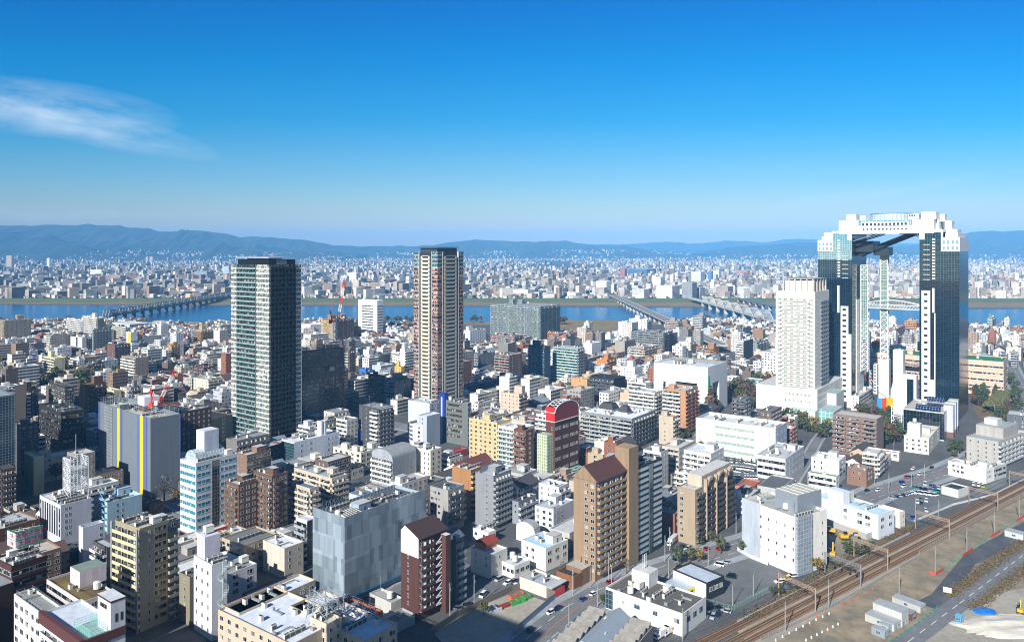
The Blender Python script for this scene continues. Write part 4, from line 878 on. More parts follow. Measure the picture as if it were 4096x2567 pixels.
# --- bottom middle
b=B(6,(750,483),508,1411,1213,'#9fb0bf','-','-','#55585c','AAAAddp','hotel_building','tall office wrapped in patchwork blue-grey mesh panels with a crowded roof',nick='the patchwork mesh building',a=38,par=1.4)
M_MESH,t,bb=newmat('mesh_panels');uv=t.nodes.new('ShaderNodeUVMap')
cols=[]
for(w,hh,off)in((2.4,6.5,.5),(4.8,9,.3)):
 br=t.nodes.new('ShaderNodeTexBrick');br.offset=off;br.inputs['Scale'].default_value=1;br.inputs['Brick Width'].default_value=w;br.inputs['Row Height'].default_value=hh;br.inputs['Mortar Size'].default_value=.0;br.inputs['Bias'].default_value=0
 br.inputs['Color1'].default_value=(*lin('#66757f'),1);br.inputs['Color2'].default_value=(*lin('#c2d3df'),1);t.links.new(uv.outputs[0],br.inputs['Vector']);cols.append(br.outputs[0])
wv=t.nodes.new('ShaderNodeTexWave');wv.inputs['Scale'].default_value=1.1;wv.inputs['Distortion'].default_value=.0;t.links.new(uv.outputs[0],wv.inputs['Vector'])
pc=mix_(t,.5,cols[0],cols[1]);pc=mix_(t,math_(t,'MULTIPLY',wv.outputs[0],.3),pc,tuple(x*.5 for x in lin('#8898a5')))
t.links.new(pc,bb.inputs['Base Color']);bb.inputs['Roughness'].default_value=.45;bb.inputs['Metallic'].default_value=.25
mb=MB();mb.box(-1.3,b.wx+.6,-1.3,-1.1,3.6,b.h+1.6);mb.build('mesh_screen',[M_MESH],b.root)
mb=MB();mb.box(-1.3,-1.1,-1.08,b.wy+.6,.6,b.h+1.6);mb.build('mesh_screen',[M_MESH],b.root)
mb=MB();mb.box(3,b.wx,-1.28,-1.12,3.1,3.55);mb.build('light_strip',[plain('#27a9e6',.3)],b.root)
for k_ in range(4):
 me=ac_mesh('a')
 for i in range(7):inst('air_conditioner',me[2],b.root,(2.5+i*1.35+k_*.4,2.5+k_*2.0,b.h-1.39),1.57)
mb=MB()
for i in range(22):
 x=1+i*(b.wx-2)/21;mb.bar((x,b.wy-.4,b.h-1.4),(x,b.wy-.4,b.h+2.6),.05)
 if i:mb.bar((x,b.wy-.4,b.h+2.6),(x-(b.wx-2)/21,b.wy-.4,b.h-.6),.04);mb.bar((x,b.wy-.4,b.h+2.6),(x-(b.wx-2)/21,b.wy-.4,b.h+2.6),.05)
mb.build('roof_truss',[plain('#9fb0bb',.5,.3)],b.root)
b=B(6,(430,487),340,512,880,'#e6e8ea','O1:#9aa2a8','n1','#c2c8cc','',OF,'white stair block with grey louvred landings against the mesh building',nick='the louvred stair block',a=38,far=False)
mb=MB();mb.box(.05,b.wx,-.08,-.01,.2,b.h-.4);mb.build('dark_cladding',[plain('#26292e',.5)],b.root)
B(6,(240,722),58,400,985,'#cfc8ba','-','n2','#d6dbe0','a',HO,'beige flat-roofed house with a blank front in half shade',nick='the beige half-shaded house',a=38)
b=B(5,(2012,186),1854,2170,645,'#6f5442','0~.95 b5:#6e5443','w3','#b8c0c6','pAA',AP,'brown tiled apartment tower with open galleries of laundry',nick='the brown tiled tower',a=38)
b=B(6,(135,112),-20,272,625,'#6a5040','b3:#6e5443','.05~.35 b1:#6e5443|.45~.95 w2','#9aa4ac','pA',AP,'second brown tiled tower half hidden behind its twin',a=38)
B(6,(455,217),295,532,590,'#c6b8a5','b3:#cabda9','b2:#bcae9b','#5b7286','',AP,'low front wing of beige apartments with striped balconies',nick='the striped beige wing',a=38)
B(6,(640,132),318,772,440,'#c9bcaa','b3:#cfc3b0','b3:#c4b7a4','#9fa9ae','pTA',AP,'beige apartment block with long balconies and a grey roof',nick='the beige long-balcony block',a=38)
B(6,(840,232),738,987,345,'#d9dadb','W2','n2','#cdd2d6','a',HO,'small white cubic house behind the mesh building roof',a=38)
b=B(6,(1620,232),1470,1757,592,'#a3a19d','.02~.6 w3|.62~1 -','b3:#5a5a5a','#4a555c','a',AP,'grey concrete apartment block with a dark hipped top',nick='the grey hipped block',fh=3.3)
B(6,(1812,62),1655,1900,445,'#a87a4e','-','o1:#d6a65a','#c9ccd0','AA',AP,'terracotta block with an ochre zigzag stair on its side',nick='the ochre stair block')
B(6,(2002,112),1850,2152,563,'#8d9095','.55~.75 n1','b6:#9a9ea2','#a9b2ba','pm',AP,'grey apartment block with a blank flank and gridded balconies',nick='the grey gridded block')
b=B(6,(1372,642),1224,1612,1335,'#55352f','.3~.5 n1','.02~.5 b3:#5e3b34','#4a3230','',AP,'chocolate brown apartment tower with white top and a stair column',nick='the chocolate tower',a=41,par=.2)
mb=MB();mb.box(-.12,0,0,b.wy,b.h-7.5,b.h-.1);mb.face([(-.12,0,b.h),(-.12,b.wy*.75,b.h+3.6),(-.12,b.wy,b.h+1.2),(-.12,b.wy,b.h)][::-1],0);mb.build('white_gable',[wall('#e6e8ec')],b.root)
mb=MB();mb.face([(-.6,-1.2,b.h+.1),(b.wx,-1.2,b.h+.1),(b.wx,b.wy*.75,b.h+3.8),(-.6,b.wy*.75,b.h+3.8)],0);mb.face([(b.wx,b.wy+.3,b.h+1.2),(-.6,b.wy+.3,b.h+1.2),(-.6,b.wy*.75,b.h+3.8),(b.wx,b.wy*.75,b.h+3.8)],0);mb.face([(b.wx-.2,0,b.h),(b.wx-.2,b.wy,b.h),(b.wx-.2,b.wy,b.h+1.2),(b.wx-.2,b.wy*.75,b.h+3.7)],0);mb.build('pitched_roof',[roofm('#3f2c2a',.15)],b.root)
mb=MB();mb.box(b.wx*.72,b.wx*.9,-3.6,-.05,.2,b.h-1,0,1);mb.build('stair_column',[wall('#5a3932'),roofm('#cfd0ce')],b.root)
mb=MB()
for i in range(12):
 z=b.h-4-i*3;x=b.wx*.52
 if z>1:mb.box(x,x+4,-1.6,-.1,z,z+.2);mb.bar((x,-1.4,z+.2),(x+4,-1.4,z+2.8),.16)
mb.build('zigzag_stair',[plain('#c9c9c6',.6)],b.root)
B(6,(1690,690),1612,1757,1180,'#8d8f92','-','b2:#9fa1a4','#94a4b2','p',AP,'grey apartment block tucked behind the chocolate tower',nick='the tucked-in grey block',a=41)
B(6,(1985,775),1812,2120,985,'#d9d6cc','n2','n1','#c9cdd2','',HO,'cream house with an orange rooftop room and rust red roof',nick='the orange-topped house',a=41)
_h=HEROES[-1];_r=[o for o in COL.objects if o.get('label','').startswith('cream house with an orange')][0]
mb=MB();mb.box(3,11,6,13,8.6,12.4,0);mb.face([(2.4,5.4,12.4),(11.6,5.4,12.4),(11.6,9.5,14.2),(2.4,9.5,14.2)],1);mb.face([(11.6,13.6,12.4),(2.4,13.6,12.4),(2.4,9.5,14.2),(11.6,9.5,14.2)],1);mb.build('penthouse',[wall('#c9794a'),roofm('#8a3a2c')],_r)
B(6,(1960,590),1820,2022,700,'#e3e5e8','w2','w2:#d97a3a','#d5d8da','A',HO,'white shop house with an orange upright sign',nick='the white shop house',a=41)
b=B(6,(1058,1405),950,1342,1500,'#a8aaa8','n1','n2','#7d8688','ap',HO,'low pale house in deep shade below the chocolate tower',nick='the shaded low house',a=41)
B(6,(1140,1180),958,1240,1290,'#c5c3ba','n1','n2','#9fa4a4','t',HO,'little white house with a round tank on its flat roof',a=41)
# --- bottom left
b=B(5,(1180,556),969,1416,1432,'#a3977c','b4:#d8c79c','.26~.4 n1|.5~.97 r3:#8f8468','#b4b4b0','AATmd',AP,'tall khaki apartment tower with cream balconies and pipes on the roof',nick='the tall khaki tower',a=33)
mb=MB();mb.box(b.wx+.05,b.wx+4.5,.5,9,0,b.h-5);mb.build('stair_wing',[wall('#8d8268')],b.root)
for i in range(11):me=bmesh_(4.2,1,'#b5ad96',1.2,1.1,'#8d8468',False);inst('balcony',me[2],b.root,(b.wx+2.3,.45,b.h-8.5-i*3.1))
mb=MB();mb.box(-1.5,-.9,-.5,.4,0,b.h);mb.box(-1.5,-.9,b.wy-.4,b.wy+.5,0,b.h);mb.build('corner_pier',[wall('#9a9c9c')],b.root)
b=B(5,(1786,862),1634,1916,1505,'#d8d9e2','.0~.95 n3','-','#cfd3d6','AAAp','hotel_building','slim white hotel with arched windows and a spiral stair',nick='the slim white hotel',a=41,fh=4.2,fr='#8f9498')
mb=MB();mb.box(1,7,b.wy-6.5,b.wy-.5,b.h-.8,b.h+8,0,1);mb.build('penthouse',[wall('#d5d2e0'),roofm('#c9cdd2')],b.root);me=ac_mesh('T');inst('water_tank',me[2],b.root,(4,b.wy-3.5,b.h+8))
mb=MB();x,y=3.2,-2.2;mb.cyl(x,y,0,b.h+1,.25,0,8)
for i in range(int(b.h*1.6)):
 q,z=i*.42,i/1.6;c,s_=math.cos(q),math.sin(q);mb.bar((x+c*.25,y+s_*.25,z),(x+c*1.9,y+s_*1.9,z),.12,0);q2=q+.42;mb.bar((x+c*1.9,y+s_*1.9,z+1),(x+math.cos(q2)*1.9,y+math.sin(q2)*1.9,z+1.62),.06,0);mb.bar((x+c*1.9,y+s_*1.9,z),(x+c*1.9,y+s_*1.9,z+1),.04,0,3)
mb.build('spiral_stair',[plain('#b5c4bd',.5,.2)],b.root)
B(5,(1925,935),1800,2165,1200,'#d9dade','-','W2','#8f9694','aT',OF,'white low office with an outside stair beside the slim hotel',nick='the white low office',a=38)
b=B(5,(1600,965),1512,1655,1375,'#8d8672','n1','-','#5d5f5c','a',HO,'dim khaki narrow house in shade between two towers',a=38,wx=9)
# roof with the green railings, maroon edge
b=B(5,(720,1500),373,1047,-27,'#dcdce2','b6:#d3d6da','w3','#c9d2dc','',AP,'white block with a maroon roof edge and green railings on a pale roof',nick='the maroon-edged white block',a=38)
mb=MB();mb.box(-1.6,-.05,-.6,b.wy+.3,b.h-3.0,b.h+.5);mb.box(-1.6,b.wx+.2,-.9,-.05,b.h-2.2,b.h+.5);mb.build('roof_edge',[wall('#5a3434',.1)],b.root)
mb=MB();mb.box(b.wx*.62,b.wx+.1,-.6,8,0,b.h+9,0,1);mb.box(b.wx*.62-.1,b.wx+.2,-.7,8.1,b.h+8.7,b.h+9.3,2,1)
for i in range(2):mb.box(b.wx*(.74+i*.14),b.wx*(.74+i*.14)+.7,-.66,-.55,b.h+2.5,b.h+5,3)
mb.build('stair_tower',[wall('#dfe0e6'),roofm('#c9cfd4'),plain('#5a3434'),plain('#2a2e32',.3)],b.root)
mb=MB();X0,X1,Y0,Y1=2,b.wx*.95,1.0,b.wy*.42
for i in range(9):
 q=i/8
 for p,r in(((X0+(X1-X0)*q,Y0),1),((X0+(X1-X0)*q,Y1),1),((X0,Y0+(Y1-Y0)*q),1),((X1,Y0+(Y1-Y0)*q),1),((X0+(X1-X0)*.55,Y0+(Y1-Y0)*q),1)):mb.bar((*p,b.h-.8),(*p,b.h+1.6),.06,0,3)
for z in(.2,.9,1.6):
 mb.bar((X0,Y0,b.h+z),(X1,Y0,b.h+z),.05,0,3);mb.bar((X0,Y1,b.h+z),(X1,Y1,b.h+z),.05,0,3);mb.bar((X0,Y0,b.h+z),(X0,Y1,b.h+z),.05,0,3);mb.bar((X1,Y0,b.h+z),(X1,Y1,b.h+z),.05,0,3);mb.bar((X0+(X1-X0)*.55,Y0,b.h+z),(X0+(X1-X0)*.55,Y1,b.h+z),.05,0,3)
mb.build('railing',[plain('#7fbfae',.5)],b.root);mb=MB();mb.box(X0,X1,Y0,Y1,b.h-.78,b.h-.72);mb.build('roof_terrace',[roofm('#8fb3b0',.3)],b.root)
b=B(5,(390,1300),118,560,-22,'#e6e3da','0~1 W6','-','#8f9290','f',OF,'white block with a raked front of large square windows',nick='the raked white block',a=38,fh=4)
b=B(5,(690,1172),393,962,-24,'#cfc4c0','r3','W4','#6a5638','t',AP,'pinkish block with a brown planted roof garden',nick='the roof garden block',a=38)
mb=MB();x,y=b.wx*.45,b.wy*.45;mb.box(x,x+9,y,y+8,b.h-.8,b.h+5,0,1);mb.build('penthouse',[wall('#e0cfd0'),roofm('#7a8c80')],b.root)
M_PL=groundmat('roof_planting',('#6e5a30','#7d6a38','#4d5a2c'),.25,.95,.9)
mb=MB();mb.box(1,b.wx*.42,1.5,b.wy*.8,b.h-.78,b.h-.5);mb.build('planting_bed',[M_PL],b.root)
b=B(5,(95,872),-60,396,1500,'#4b2e26','r4','c4:#5a372d','#b9bcbc','AATp',OF,'dark brown brick office with stepped terraces under a red lettered sign',nick='the brown sign office',a=33,fh=4)
for i,(ww,hh)in enumerate(((5,22),(10,15),(15,9))):
 mb=MB();mb.box(-ww,-ww+4.95,-2-i,b.wy,0,hh,0,1);mb.build('terrace',[wall('#4b2e26'),roofm('#8d9294')],b.root)
B(5,(0,560),-170,337,760,'#7a5236','r4','n3','#aeb3b6','Ad',OF,'brown office with pipes on a pale roof behind the lettered sign',a=33)
b=B(5,(512,357),335,771,700,'#c9cbd2','v9','.1~.35 n2','#c9cdce','AAAT',OF,'pale grey office with black vertical windows under a white lattice tower',nick='the lattice tower office',a=38)
b=B(5,(905,337),790,1198,600,'#a9c8d6','n2','.2~.5 n2','#bcd9e4','AAp',OF,'pale blue office with a blue zigzag fire stair',nick='the pale blue office',a=38)
mb=MB()
for i in range(7):
 z=i*3.2+1;mb.box(-1.6,-.1,.5,5.5,z,z+.15);mb.bar((-1.4,.6,z),(-1.4,5.2,z+3.2),.15);mb.bar((-1.55,.5,z+1),(-1.55,5.5,z+1),.05)
mb.build('fire_stair',[plain('#8fb9cc',.5)],b.root)
B(5,(700,547),664,882,872,'#d3d6e0','-','.7~.95 n1','#b9bfca','',HO,'white wedge-shaped house with a red-lined open roof',nick='the red-lined wedge house',a=38,par=1.6)
B(5,(610,755),512,702,850,'#3a3d40','-','-','#3c4144','',HO,'small dark metal-roofed house in the shadows',a=38)
B(5,(900,717),783,990,1062,'#55504e','b2:#e3e2de','-','#a9b4ba','',AP,'narrow apartment house with white curved balconies and dark flank',nick='the curved white balcony house',a=38)
B(5,(130,440),30,306,500,'#b9b4a4','w2','-','#3a3c40','p',HO,'house with steep dark roofs and white dormer',nick='the steep dark roof house',a=38)
b=B(1,(290,1466),205,382,1800,'#cfcbac','-','-','#d5d3c0','','shaft_tower','plain cream windowless tower shaft rising from the shade',nick='the cream windowless shaft',a=40)
B(1,(1300,1132),856,1562,1822,'#727d87','-','-','#b5b3a8','AAAddpf',OF,'big building wrapped in grey netting with yellow and violet stripes',nick='the striped netting building',a=41,par=2.5)
b_net=[o for o in COL.objects if o.get('label','').startswith('big building wrapped')][0]
B(1,(1567,1072),1500,1827,1600,'#4a3a36','-','n6','#9aa8a0','Td',OF,'dark brown block adjoining the netting building',nick='the dark brown block',a=41)
b=B(1,(1827,1135),1625,2010,1380,'#857d70','-','.5~.7 n2','#2f2e2e','','theatre_hall','dark hall with a broad black roof and tan lower walls',nick='the dark hall',a=30,par=.3,wy=72)
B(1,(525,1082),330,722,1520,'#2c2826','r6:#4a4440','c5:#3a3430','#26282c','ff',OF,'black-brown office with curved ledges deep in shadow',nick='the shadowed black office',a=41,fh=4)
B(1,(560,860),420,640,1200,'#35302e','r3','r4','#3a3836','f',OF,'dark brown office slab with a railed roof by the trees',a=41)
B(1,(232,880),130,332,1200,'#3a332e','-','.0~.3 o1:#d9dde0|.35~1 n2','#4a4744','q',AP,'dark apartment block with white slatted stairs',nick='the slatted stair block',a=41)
B(1,(250,1230),135,335,1450,'#77736a','v6','v5','#55585c','','temple_hall','ribbed concrete hall with a faceted grey roof',nick='the faceted temple hall',a=41)
B(1,(-10,940),-260,133,1890,'#5a6670','-','g3:#2a3a48','#8f9aa0','',OF,'tall glass office with pale steel fins at the picture edge',nick='the edge glass office',a=41)
B(5,(10,60),-160,132,420,'#4a3a34','b4:#5a463e','b3:#54423a','#4a4644','',AP,'dark brown stepped apartments beneath the edge glass office',a=41)
b=B(5,(1650,4),1520,2000,690,'#e0e2e4','.0~1 r7:#d5d8da','.02~.35 r3:#e0e2e4|.38~.55 g3:#20262c|.58~.98 r4:#e0e2e4','#d5d8da','AAdT',OF,'white office with teal ribbon windows and a glass vault on the roof',nick='the teal-banded office',a=36,gl='#1d7f90',fh=3.6)
mb=MB();n=10;x0,y0,L_,R_=3,4,16,5
for i in range(n):
 a0,a1=math.pi*i/n,math.pi*(i+1)/n;p=lambda q,x:(x,y0+R_-R_*math.cos(q),b.h-.8+R_*math.sin(q));mb.face([p(a1,x0),p(a0,x0),p(a0,x0+L_),p(a1,x0+L_)],0)
mb.face([(x0,y0+R_-R_*math.cos(math.pi*i/n),b.h-.8+R_*math.sin(math.pi*i/n))for i in range(n,-1,-1)],0)
mb.build('glass_vault',[curtain('#9fb0b8','#dfe6ea',1.6,1.6,.2,0,.1)],b.root)
mb=MB();mb.box(b.wx*.35,b.wx*.35+8,b.wy-8,b.wy-1,b.h-.8,b.h+13,0,1);mb.build('penthouse',[wall('#dfe3ec'),roofm('#cfd5da')],b.root)
mb=MB();mb.box(-3,b.wx+.5,-3,-.05,4.6,5.3,1);mb.box(-3,-.05,-.05,b.wy,4.6,5.3,1);mb.box(-3.1,b.wx+.6,-3.2,-3.01,4.4,5.5,0);mb.box(-3.2,-3.01,-3.2,b.wy,4.4,5.5,0)
for x in(-2.6,b.wx*.4,b.wx):mb.box(x,x+.5,-2.8,-2.3,0,4.6,1)
mb.build('canopy',[plain('#d9501f',.5),plain('#cfd0d0',.6)],b.root)
# school-like block with a courtyard at the bottom edge
CB='#cbb9a2'
B(6,(-140,1267),-276,502,-24,'#cbb9a2','-','w8','#d3dbe6','aaad',AP,'flat white-roofed wing with domed vents nearest the slim white hotel',nick='the vented wing',a=36)
B(6,(420,1262),285,705,-24,CB,'W3','W3','#dbe0e6','a',AP,'cream courtyard wing with a glinting flat roof',nick='the courtyard wing',a=36)
B(6,(300,1530),-240,480,-24,CB,'w9','-','#d3dbe6','aad',AP,'front pale-roofed courtyard wing cut off by the picture edge',a=36,wx=22,wy=38)
B(6,(920,1500),480,960,-22,CB,'w7','W3','#d3dbe6','aa',AP,'low pale-roofed wing at the bottom picture edge',a=36,wx=14)
b=B(6,(600,1360),455,722,-26,'#d6c3ac','w2','n2','#c9c3b8','AA',OF,'cream rooftop plant tower carrying a steel lattice frame',nick='the lattice-framed plant tower',a=36)
mb=MB()
for(x,y)in((-1,-1),(b.wx+1,-1),(-1,b.wy+1),(b.wx+1,b.wy+1),(b.wx/2,-2.5),(b.wx/2,b.wy+2.5)):
 mb.bar((x,y,b.h-2),(x*.8+1,y*.8+1,b.h+8),.16)
 for(x2,y2)in((b.wx/2,b.wy/2),(b.wx+1-x,y),(x,b.wy-y)):mb.bar((x,y,b.h+2),(x2,y2,b.h+7),.1);mb.bar((x,y,b.h+7),(x2,y2,b.h+6),.1)
mb.build('lattice_frame',[plain('#aab6bd',.5,.4)],b.root)
B(6,(960,1300),705,990,-20,'#a5502e','w3','W3','#5c7894','f',AP,'blue-roofed wing with a rust red side below the lattice frame',nick='the rust red wing',a=36)
# -- the towers
def slab_(mb,x0,x1,y0,y1,z0,z1,m=0):mb.box(x0,x1,y0,y1,z0,z1,m)
# dark balconied tower
b=frame(11,(333,112),50,576,1500,37,'apartment_tower','tall black apartment tower with white corner bands and turquoise glass balconies','tower','the black tower',far=True)
NF=38;fh=b.h/NF;GLS=glass('#4f605e',.1,.5);WHT=plain('#dad9d2',.6);DK=plain('#232427',.6);TQ=plain('#7fa2a2',.25);GL2=glass('#20282a',.15,.25);SLB=plain('#8a8c8c',.7)
yb=[uL(b,95),uL(b,238)];xb=uR(b,530)
mb=MB();mb.box(.6,b.wx-.6,.6,b.wy-.6,0,b.h-.6,0,1);mb.build('wall',[plain('#2a2c2f',.6),roofm('#7a7d80')],b.root)
c1=MB();c1 .box(-.25,.9,-.25,yb[1],0,.95,0);c1 .box(.9,1.2,-.25,.7,0,.95,0);c1 .box(-.1,.6,-.1,yb[1]-.05,.95,fh,1)
for i in range(9):y=(yb[1])*i/8;c1 .box(-.2,-.05,y-.03,y+.03,.95,fh,0)
c2=MB();c2 .box(-.25,.6,yb[0],b.wy+.25,0,.95,0);c2 .box(-.1,.6,yb[0]+.05,b.wy+.1,.95,fh,1)
for i in range(6):y=yb[0]+(b.wy-yb[0])*i/5;c2 .box(-.2,-.05,y-.03,y+.03,.95,fh,0)
c3=MB();c3 .box(xb,b.wx+.25,-.35,.6,0,.95,0);c3 .box(xb+.05,b.wx+.1,-.2,.6,.95,fh,1)
for i in range(5):x=xb+(b.wx-xb)*i/4;c3 .box(x-.03,x+.03,-.3,-.1,.95,fh,0)
bl=MB();bl.box(-1.1,.6,yb[1]+.05,yb[0]-.05,0,.2,1);bl.box(-1.15,-1.05,yb[1]+.05,yb[0]-.05,.05,1.15,0)
for i in range(7):y=yb[1]+(yb[0]-yb[1])*i/6;bl.box(-1.0,.5,y-.05,y+.05,.2,fh,1)
wl=MB();wl.face([(.55,yb[0],.2),(.55,yb[1],.2),(.55,yb[1],fh-.4),(.55,yb[0],fh-.4)],0)
br=MB();br.box(.9,xb-.05,-1.0,.6,0,.2,0);br.box(.9,xb-.05,-1.05,-.95,0,1.1,0)
for i in range(8):x=.9+(xb-.95)*i/7;br.box(x-.05,x+.05,-.9,.5,.2,fh,0)
wr=MB();wr.face([(.9,.55,.2),(xb,.55,.2),(xb,.55,fh-.4),(.9,.55,fh-.4)],0)
ms={n:m.mesh(n,mats)for n,m,mats in(('corner_band',c1,[WHT,GLS]),('end_band',c2,[WHT,GLS]),('flank_band',c3,[WHT,GLS]),('glass_balcony',bl,[TQ,SLB]),('window',wl,[GL2]),('dark_balcony',br,[DK]),('flank_window',wr,[GL2]))}
for f in range(NF):
 for n,me in ms.items():inst(n,me,b.root,(0,0,f*fh))
mb=MB();mb.box(2,b.wx-3,3,b.wy-5,b.h-.6,b.h+3.6,0);mb.build('crown',[plain('#17181b',.4)],b.root)
mb=MB();mb.box(1,b.wx-4,2.0,b.wy-4,b.h+4.7,b.h+5.3,0);mb.box(b.wx*.3,b.wx*.5,4,b.wy-7,b.h+3.6,b.h+4.7,0);mb.build('roof_plate',[plain('#b9bcc0',.4)],b.root)
mb=MB();mb.box(b.wx*.3,b.wx*.62,2.9,2.98,b.h+.3,b.h+3.3,0);mb.build('crown_panel',[plain('#8f9498',.4)],b.root)
# brick tower
b=frame(12,(275,108),58,512,1643,37,'apartment_tower','tall brick red and cream apartment tower with a flat overhanging roof','tower','the brick red tower',far=True)
NF=42;fh=b.h/NF;BR=wall('#84503e');CR=plain('#cdc4b0',.7);GRY=plain('#aeaba1',.7);TRIM=plain('#e6e4dd',.6);SL=plain('#2c3238',.5);TG=glass('#3a4c54',.1,.2);GL3=glass('#2a3038',.12,.5)
Y=[uL(b,x)for x in(225,205,125,105)];X=[uR(b,x)for x in(322,340,448,466)]
mb=MB();mb.box(.7,b.wx-.5,.7,b.wy-.5,0,b.h-.5,0,1);mb.build('wall',[SL,roofm('#8a8c8c')],b.root)
def corner(top):
 m=MB();W_,G_=(2,1)if top else(0,1)
 m.box(-.05,X[0],-.05,Y[0],0,1.25,W_);m.box(0,X[0]-.05,0,Y[0]-.05,1.25,fh-.25,G_);m.box(-.15,X[0],-.15,Y[0],fh-.25,fh,2)
 return m
def ends(side,top):
 m=MB();W_=2 if top else 0
 if side=='L':a=(-.05,.7,Y[3],b.wy+.05);e=(0,.7,Y[3]+.05,b.wy)
 else:a=(X[3],b.wx+.05,-.05,.7);e=(X[3]+.05,b.wx,0,.7)
 m.box(*a,0,1.25,W_);m.box(*e,1.25,fh-.25,1);m.box(a[0]-.1,a[1],a[2]-.1,a[3],fh-.25,fh,2);return m
for top in(0,1):
 mats=[BR,GL3 if not top else TG,TRIM if not top else plain('#7f9aa0',.3)]
 ms={'corner_bay':corner(top).mesh('corner_bay',mats),'end_bay':ends('L',top).mesh('end_bay',mats),'flank_bay':ends('R',top).mesh('flank_bay',mats)}
 for f in(range(NF-4)if not top else range(NF-4,NF)):
  for n,me in ms.items():inst(n,me,b.root,(0,0,f*fh))
bl=MB();bl.box(-.5,.7,Y[1],Y[2],0,1.25,0);bl.box(-.5,.6,Y[1],Y[1]+(Y[2]-Y[1])*.16,1.25,fh,0);bl.box(-.5,.6,Y[2]-(Y[2]-Y[1])*.16,Y[2],1.25,fh,0);bl.box(-.5,.6,Y[1],Y[2],fh-.55,fh-.02,0)
br=MB();br.box(X[1],X[2],-.5,.7,0,1.25,0);br.box(X[1],X[1]+1.6,-.5,.6,1.25,fh,0);br.box(X[2]-1.6,X[2],-.5,.6,1.25,fh,0);br.box(X[1],X[2],-.5,.6,fh-.55,fh-.02,0)
m1=bl.mesh('balcony',[CR]);m2=br.mesh('flank_balcony',[GRY])
for f in range(NF-1):inst('balcony',m1,b.root,(0,0,f*fh));inst('flank_balcony',m2,b.root,(0,0,f*fh))
mb=MB()
for y in(Y[0]+.15,Y[3]-.15):mb.box(-.3,.7,y-.15,y+.15,0,b.h)
for x in(X[0]+.2,X[3]-.2):mb.box(x-.15,x+.15,-.3,.7,0,b.h)
mb.build('fin',[TRIM],b.root)
mb=MB();mb.box(4,b.wx-4,4,b.wy-4,b.h-.5,b.h+3.2,0);mb.build('crown',[plain('#3a444c',.3)],b.root)
mb=MB();mb.box(2,b.wx-3,2,b.wy-2,b.h+3.4,b.h+4,0);mb.build('roof_plate',[plain('#4a4f54',.4)],b.root)
# tower under scaffolding
b=frame(2,(330,532),250,762,1212,37,'building_under_construction','dark unfinished tower veiled in scaffolding and netting beside the black tower','tower','the scaffolded tower',far=True)
shell(b,b.h*.93,'#4a5058','#8f8a80');NF=18;fh=b.h*.93/NF
me=MB();me.box(0,b.wx,-.5,-.02,0,.5,0);me.box(.2,b.wx,-.2,-.03,.5,fh,1);m1=me.mesh('floor_band',[plain('#6a7078',.6),glass('#2a323c',.2,.2)])
me=MB();me.box(b.wx-.3,b.wx+1.6,-1.4,6,0,.3,0);m2=me.mesh('floor_edge',[plain('#8fa89f',.5)])
for f in range(1,NF):
 inst('floor_band',m1,b.root,(0,0,f*fh))
 if f<14:inst('floor_edge',m2,b.root,(0,0,f*fh))
mb=MB();z0,z1=b.h*.56,b.h*1.03;k=34;n=15
for i in range(k+1):x=b.wx*i/k;mb.bar((x,-2.1,z0),(x,-2.1,z1),.09,0,3);
for j in range(n):z=z0+(z1-z0)*j/(n-1);mb.bar((0,-2.1,z),(b.wx+2,-2.1,z),.09,0,3);mb.bar((b.wx+2,-2.1,z),(b.wx+2,b.wy,z),.09,0,3)
for i in range(0,k,3):mb.bar((b.wx*i/k,-2.15,z0),(b.wx*min(k,i+6)/k,-2.15,z1),.07,0,3)
for i in range(8):y=b.wy*i/7;mb.bar((b.wx+2,y,z0),(b.wx+2,y,z1),.09,0,3)
rd=random.Random(5)
for i in range(60):x,y=rd.uniform(0,b.wx),rd.uniform(0,b.wy);z=b.h*.93;mb.bar((x,y,z),(x,y,z+rd.uniform(2,6)),.1,0,3);mb.bar((x,y,z+2),(x+rd.uniform(-6,6),y+rd.uniform(-5,5),z+2),.1,1,3)
mb.build('scaffold',[plain('#7a8086',.5,.4),plain('#b58a4a',.6)],b.root)
mb=MB();mb.box(b.wx*.64,b.wx*.74,-3.4,-2.2,b.h*.66,b.h*.71);mb.build('hoist_cabin',[plain('#c9ced2',.5)],b.root)
mb=MB();mb.box(.5,b.wx,-3,-.6,7.2,7.8,0)
for i in range(6):x=2+(b.wx-4)*i/5;mb.cyl(x,-2,0,7.2,.5,0,8)
mb.build('arcade',[plain('#8f9498',.6)],b.root)
# white hotel tower
b=frame(13,(540,237),117,692,1640,37,'hotel_tower','white hotel tower with projecting balcony rails and a columned roof pavilion','tower','the white hotel tower',far=True)
shell(b,b.h,'#ece8df','#cfcfca',par=1.2,panel=(3.2,3.2));NF=24;fh=(b.h*.80)/NF;ztop=b.h-5
W1=wmesh(b.wy*.095,1.5,1,'#cfd3cf','#7f8a80',.6);W2=wmesh(1.5,1.4,1,'#c9cdcd','#5a646c',.4)
GV=plain('#c9c8c2',.6);rb=MB();y0,y1=b.wy*.16,b.wy*.86;rb.box(-.8,0,y0,y1,0,.18,0);rb.box(-.85,-.75,y0,y1,.6,.85,0)
for s in(y0,y1):rb.cyl(-.5,s,-.9,.9,1.1,0,8)
m1=rb.mesh('balcony',[GV]);rr=MB();x0,x1=b.wx*.34,b.wx*.9
rr.box(x0,x1,-1.3,0,0,.2,0);rr.box(x0,x1,-1.35,-1.2,.5,.8,1)
for i in range(5):x=x0+(x1-x0)*i/4;rr.bar((x,-1.2,0),(x,-.1,-1.6),.12,0,3);rr.box(x+.4,x+1.6,-.5,-.02,.3,1.5,1)
m2=rr.mesh('flank_balcony',[GV,plain('#6a7680',.5)])
b.n={}
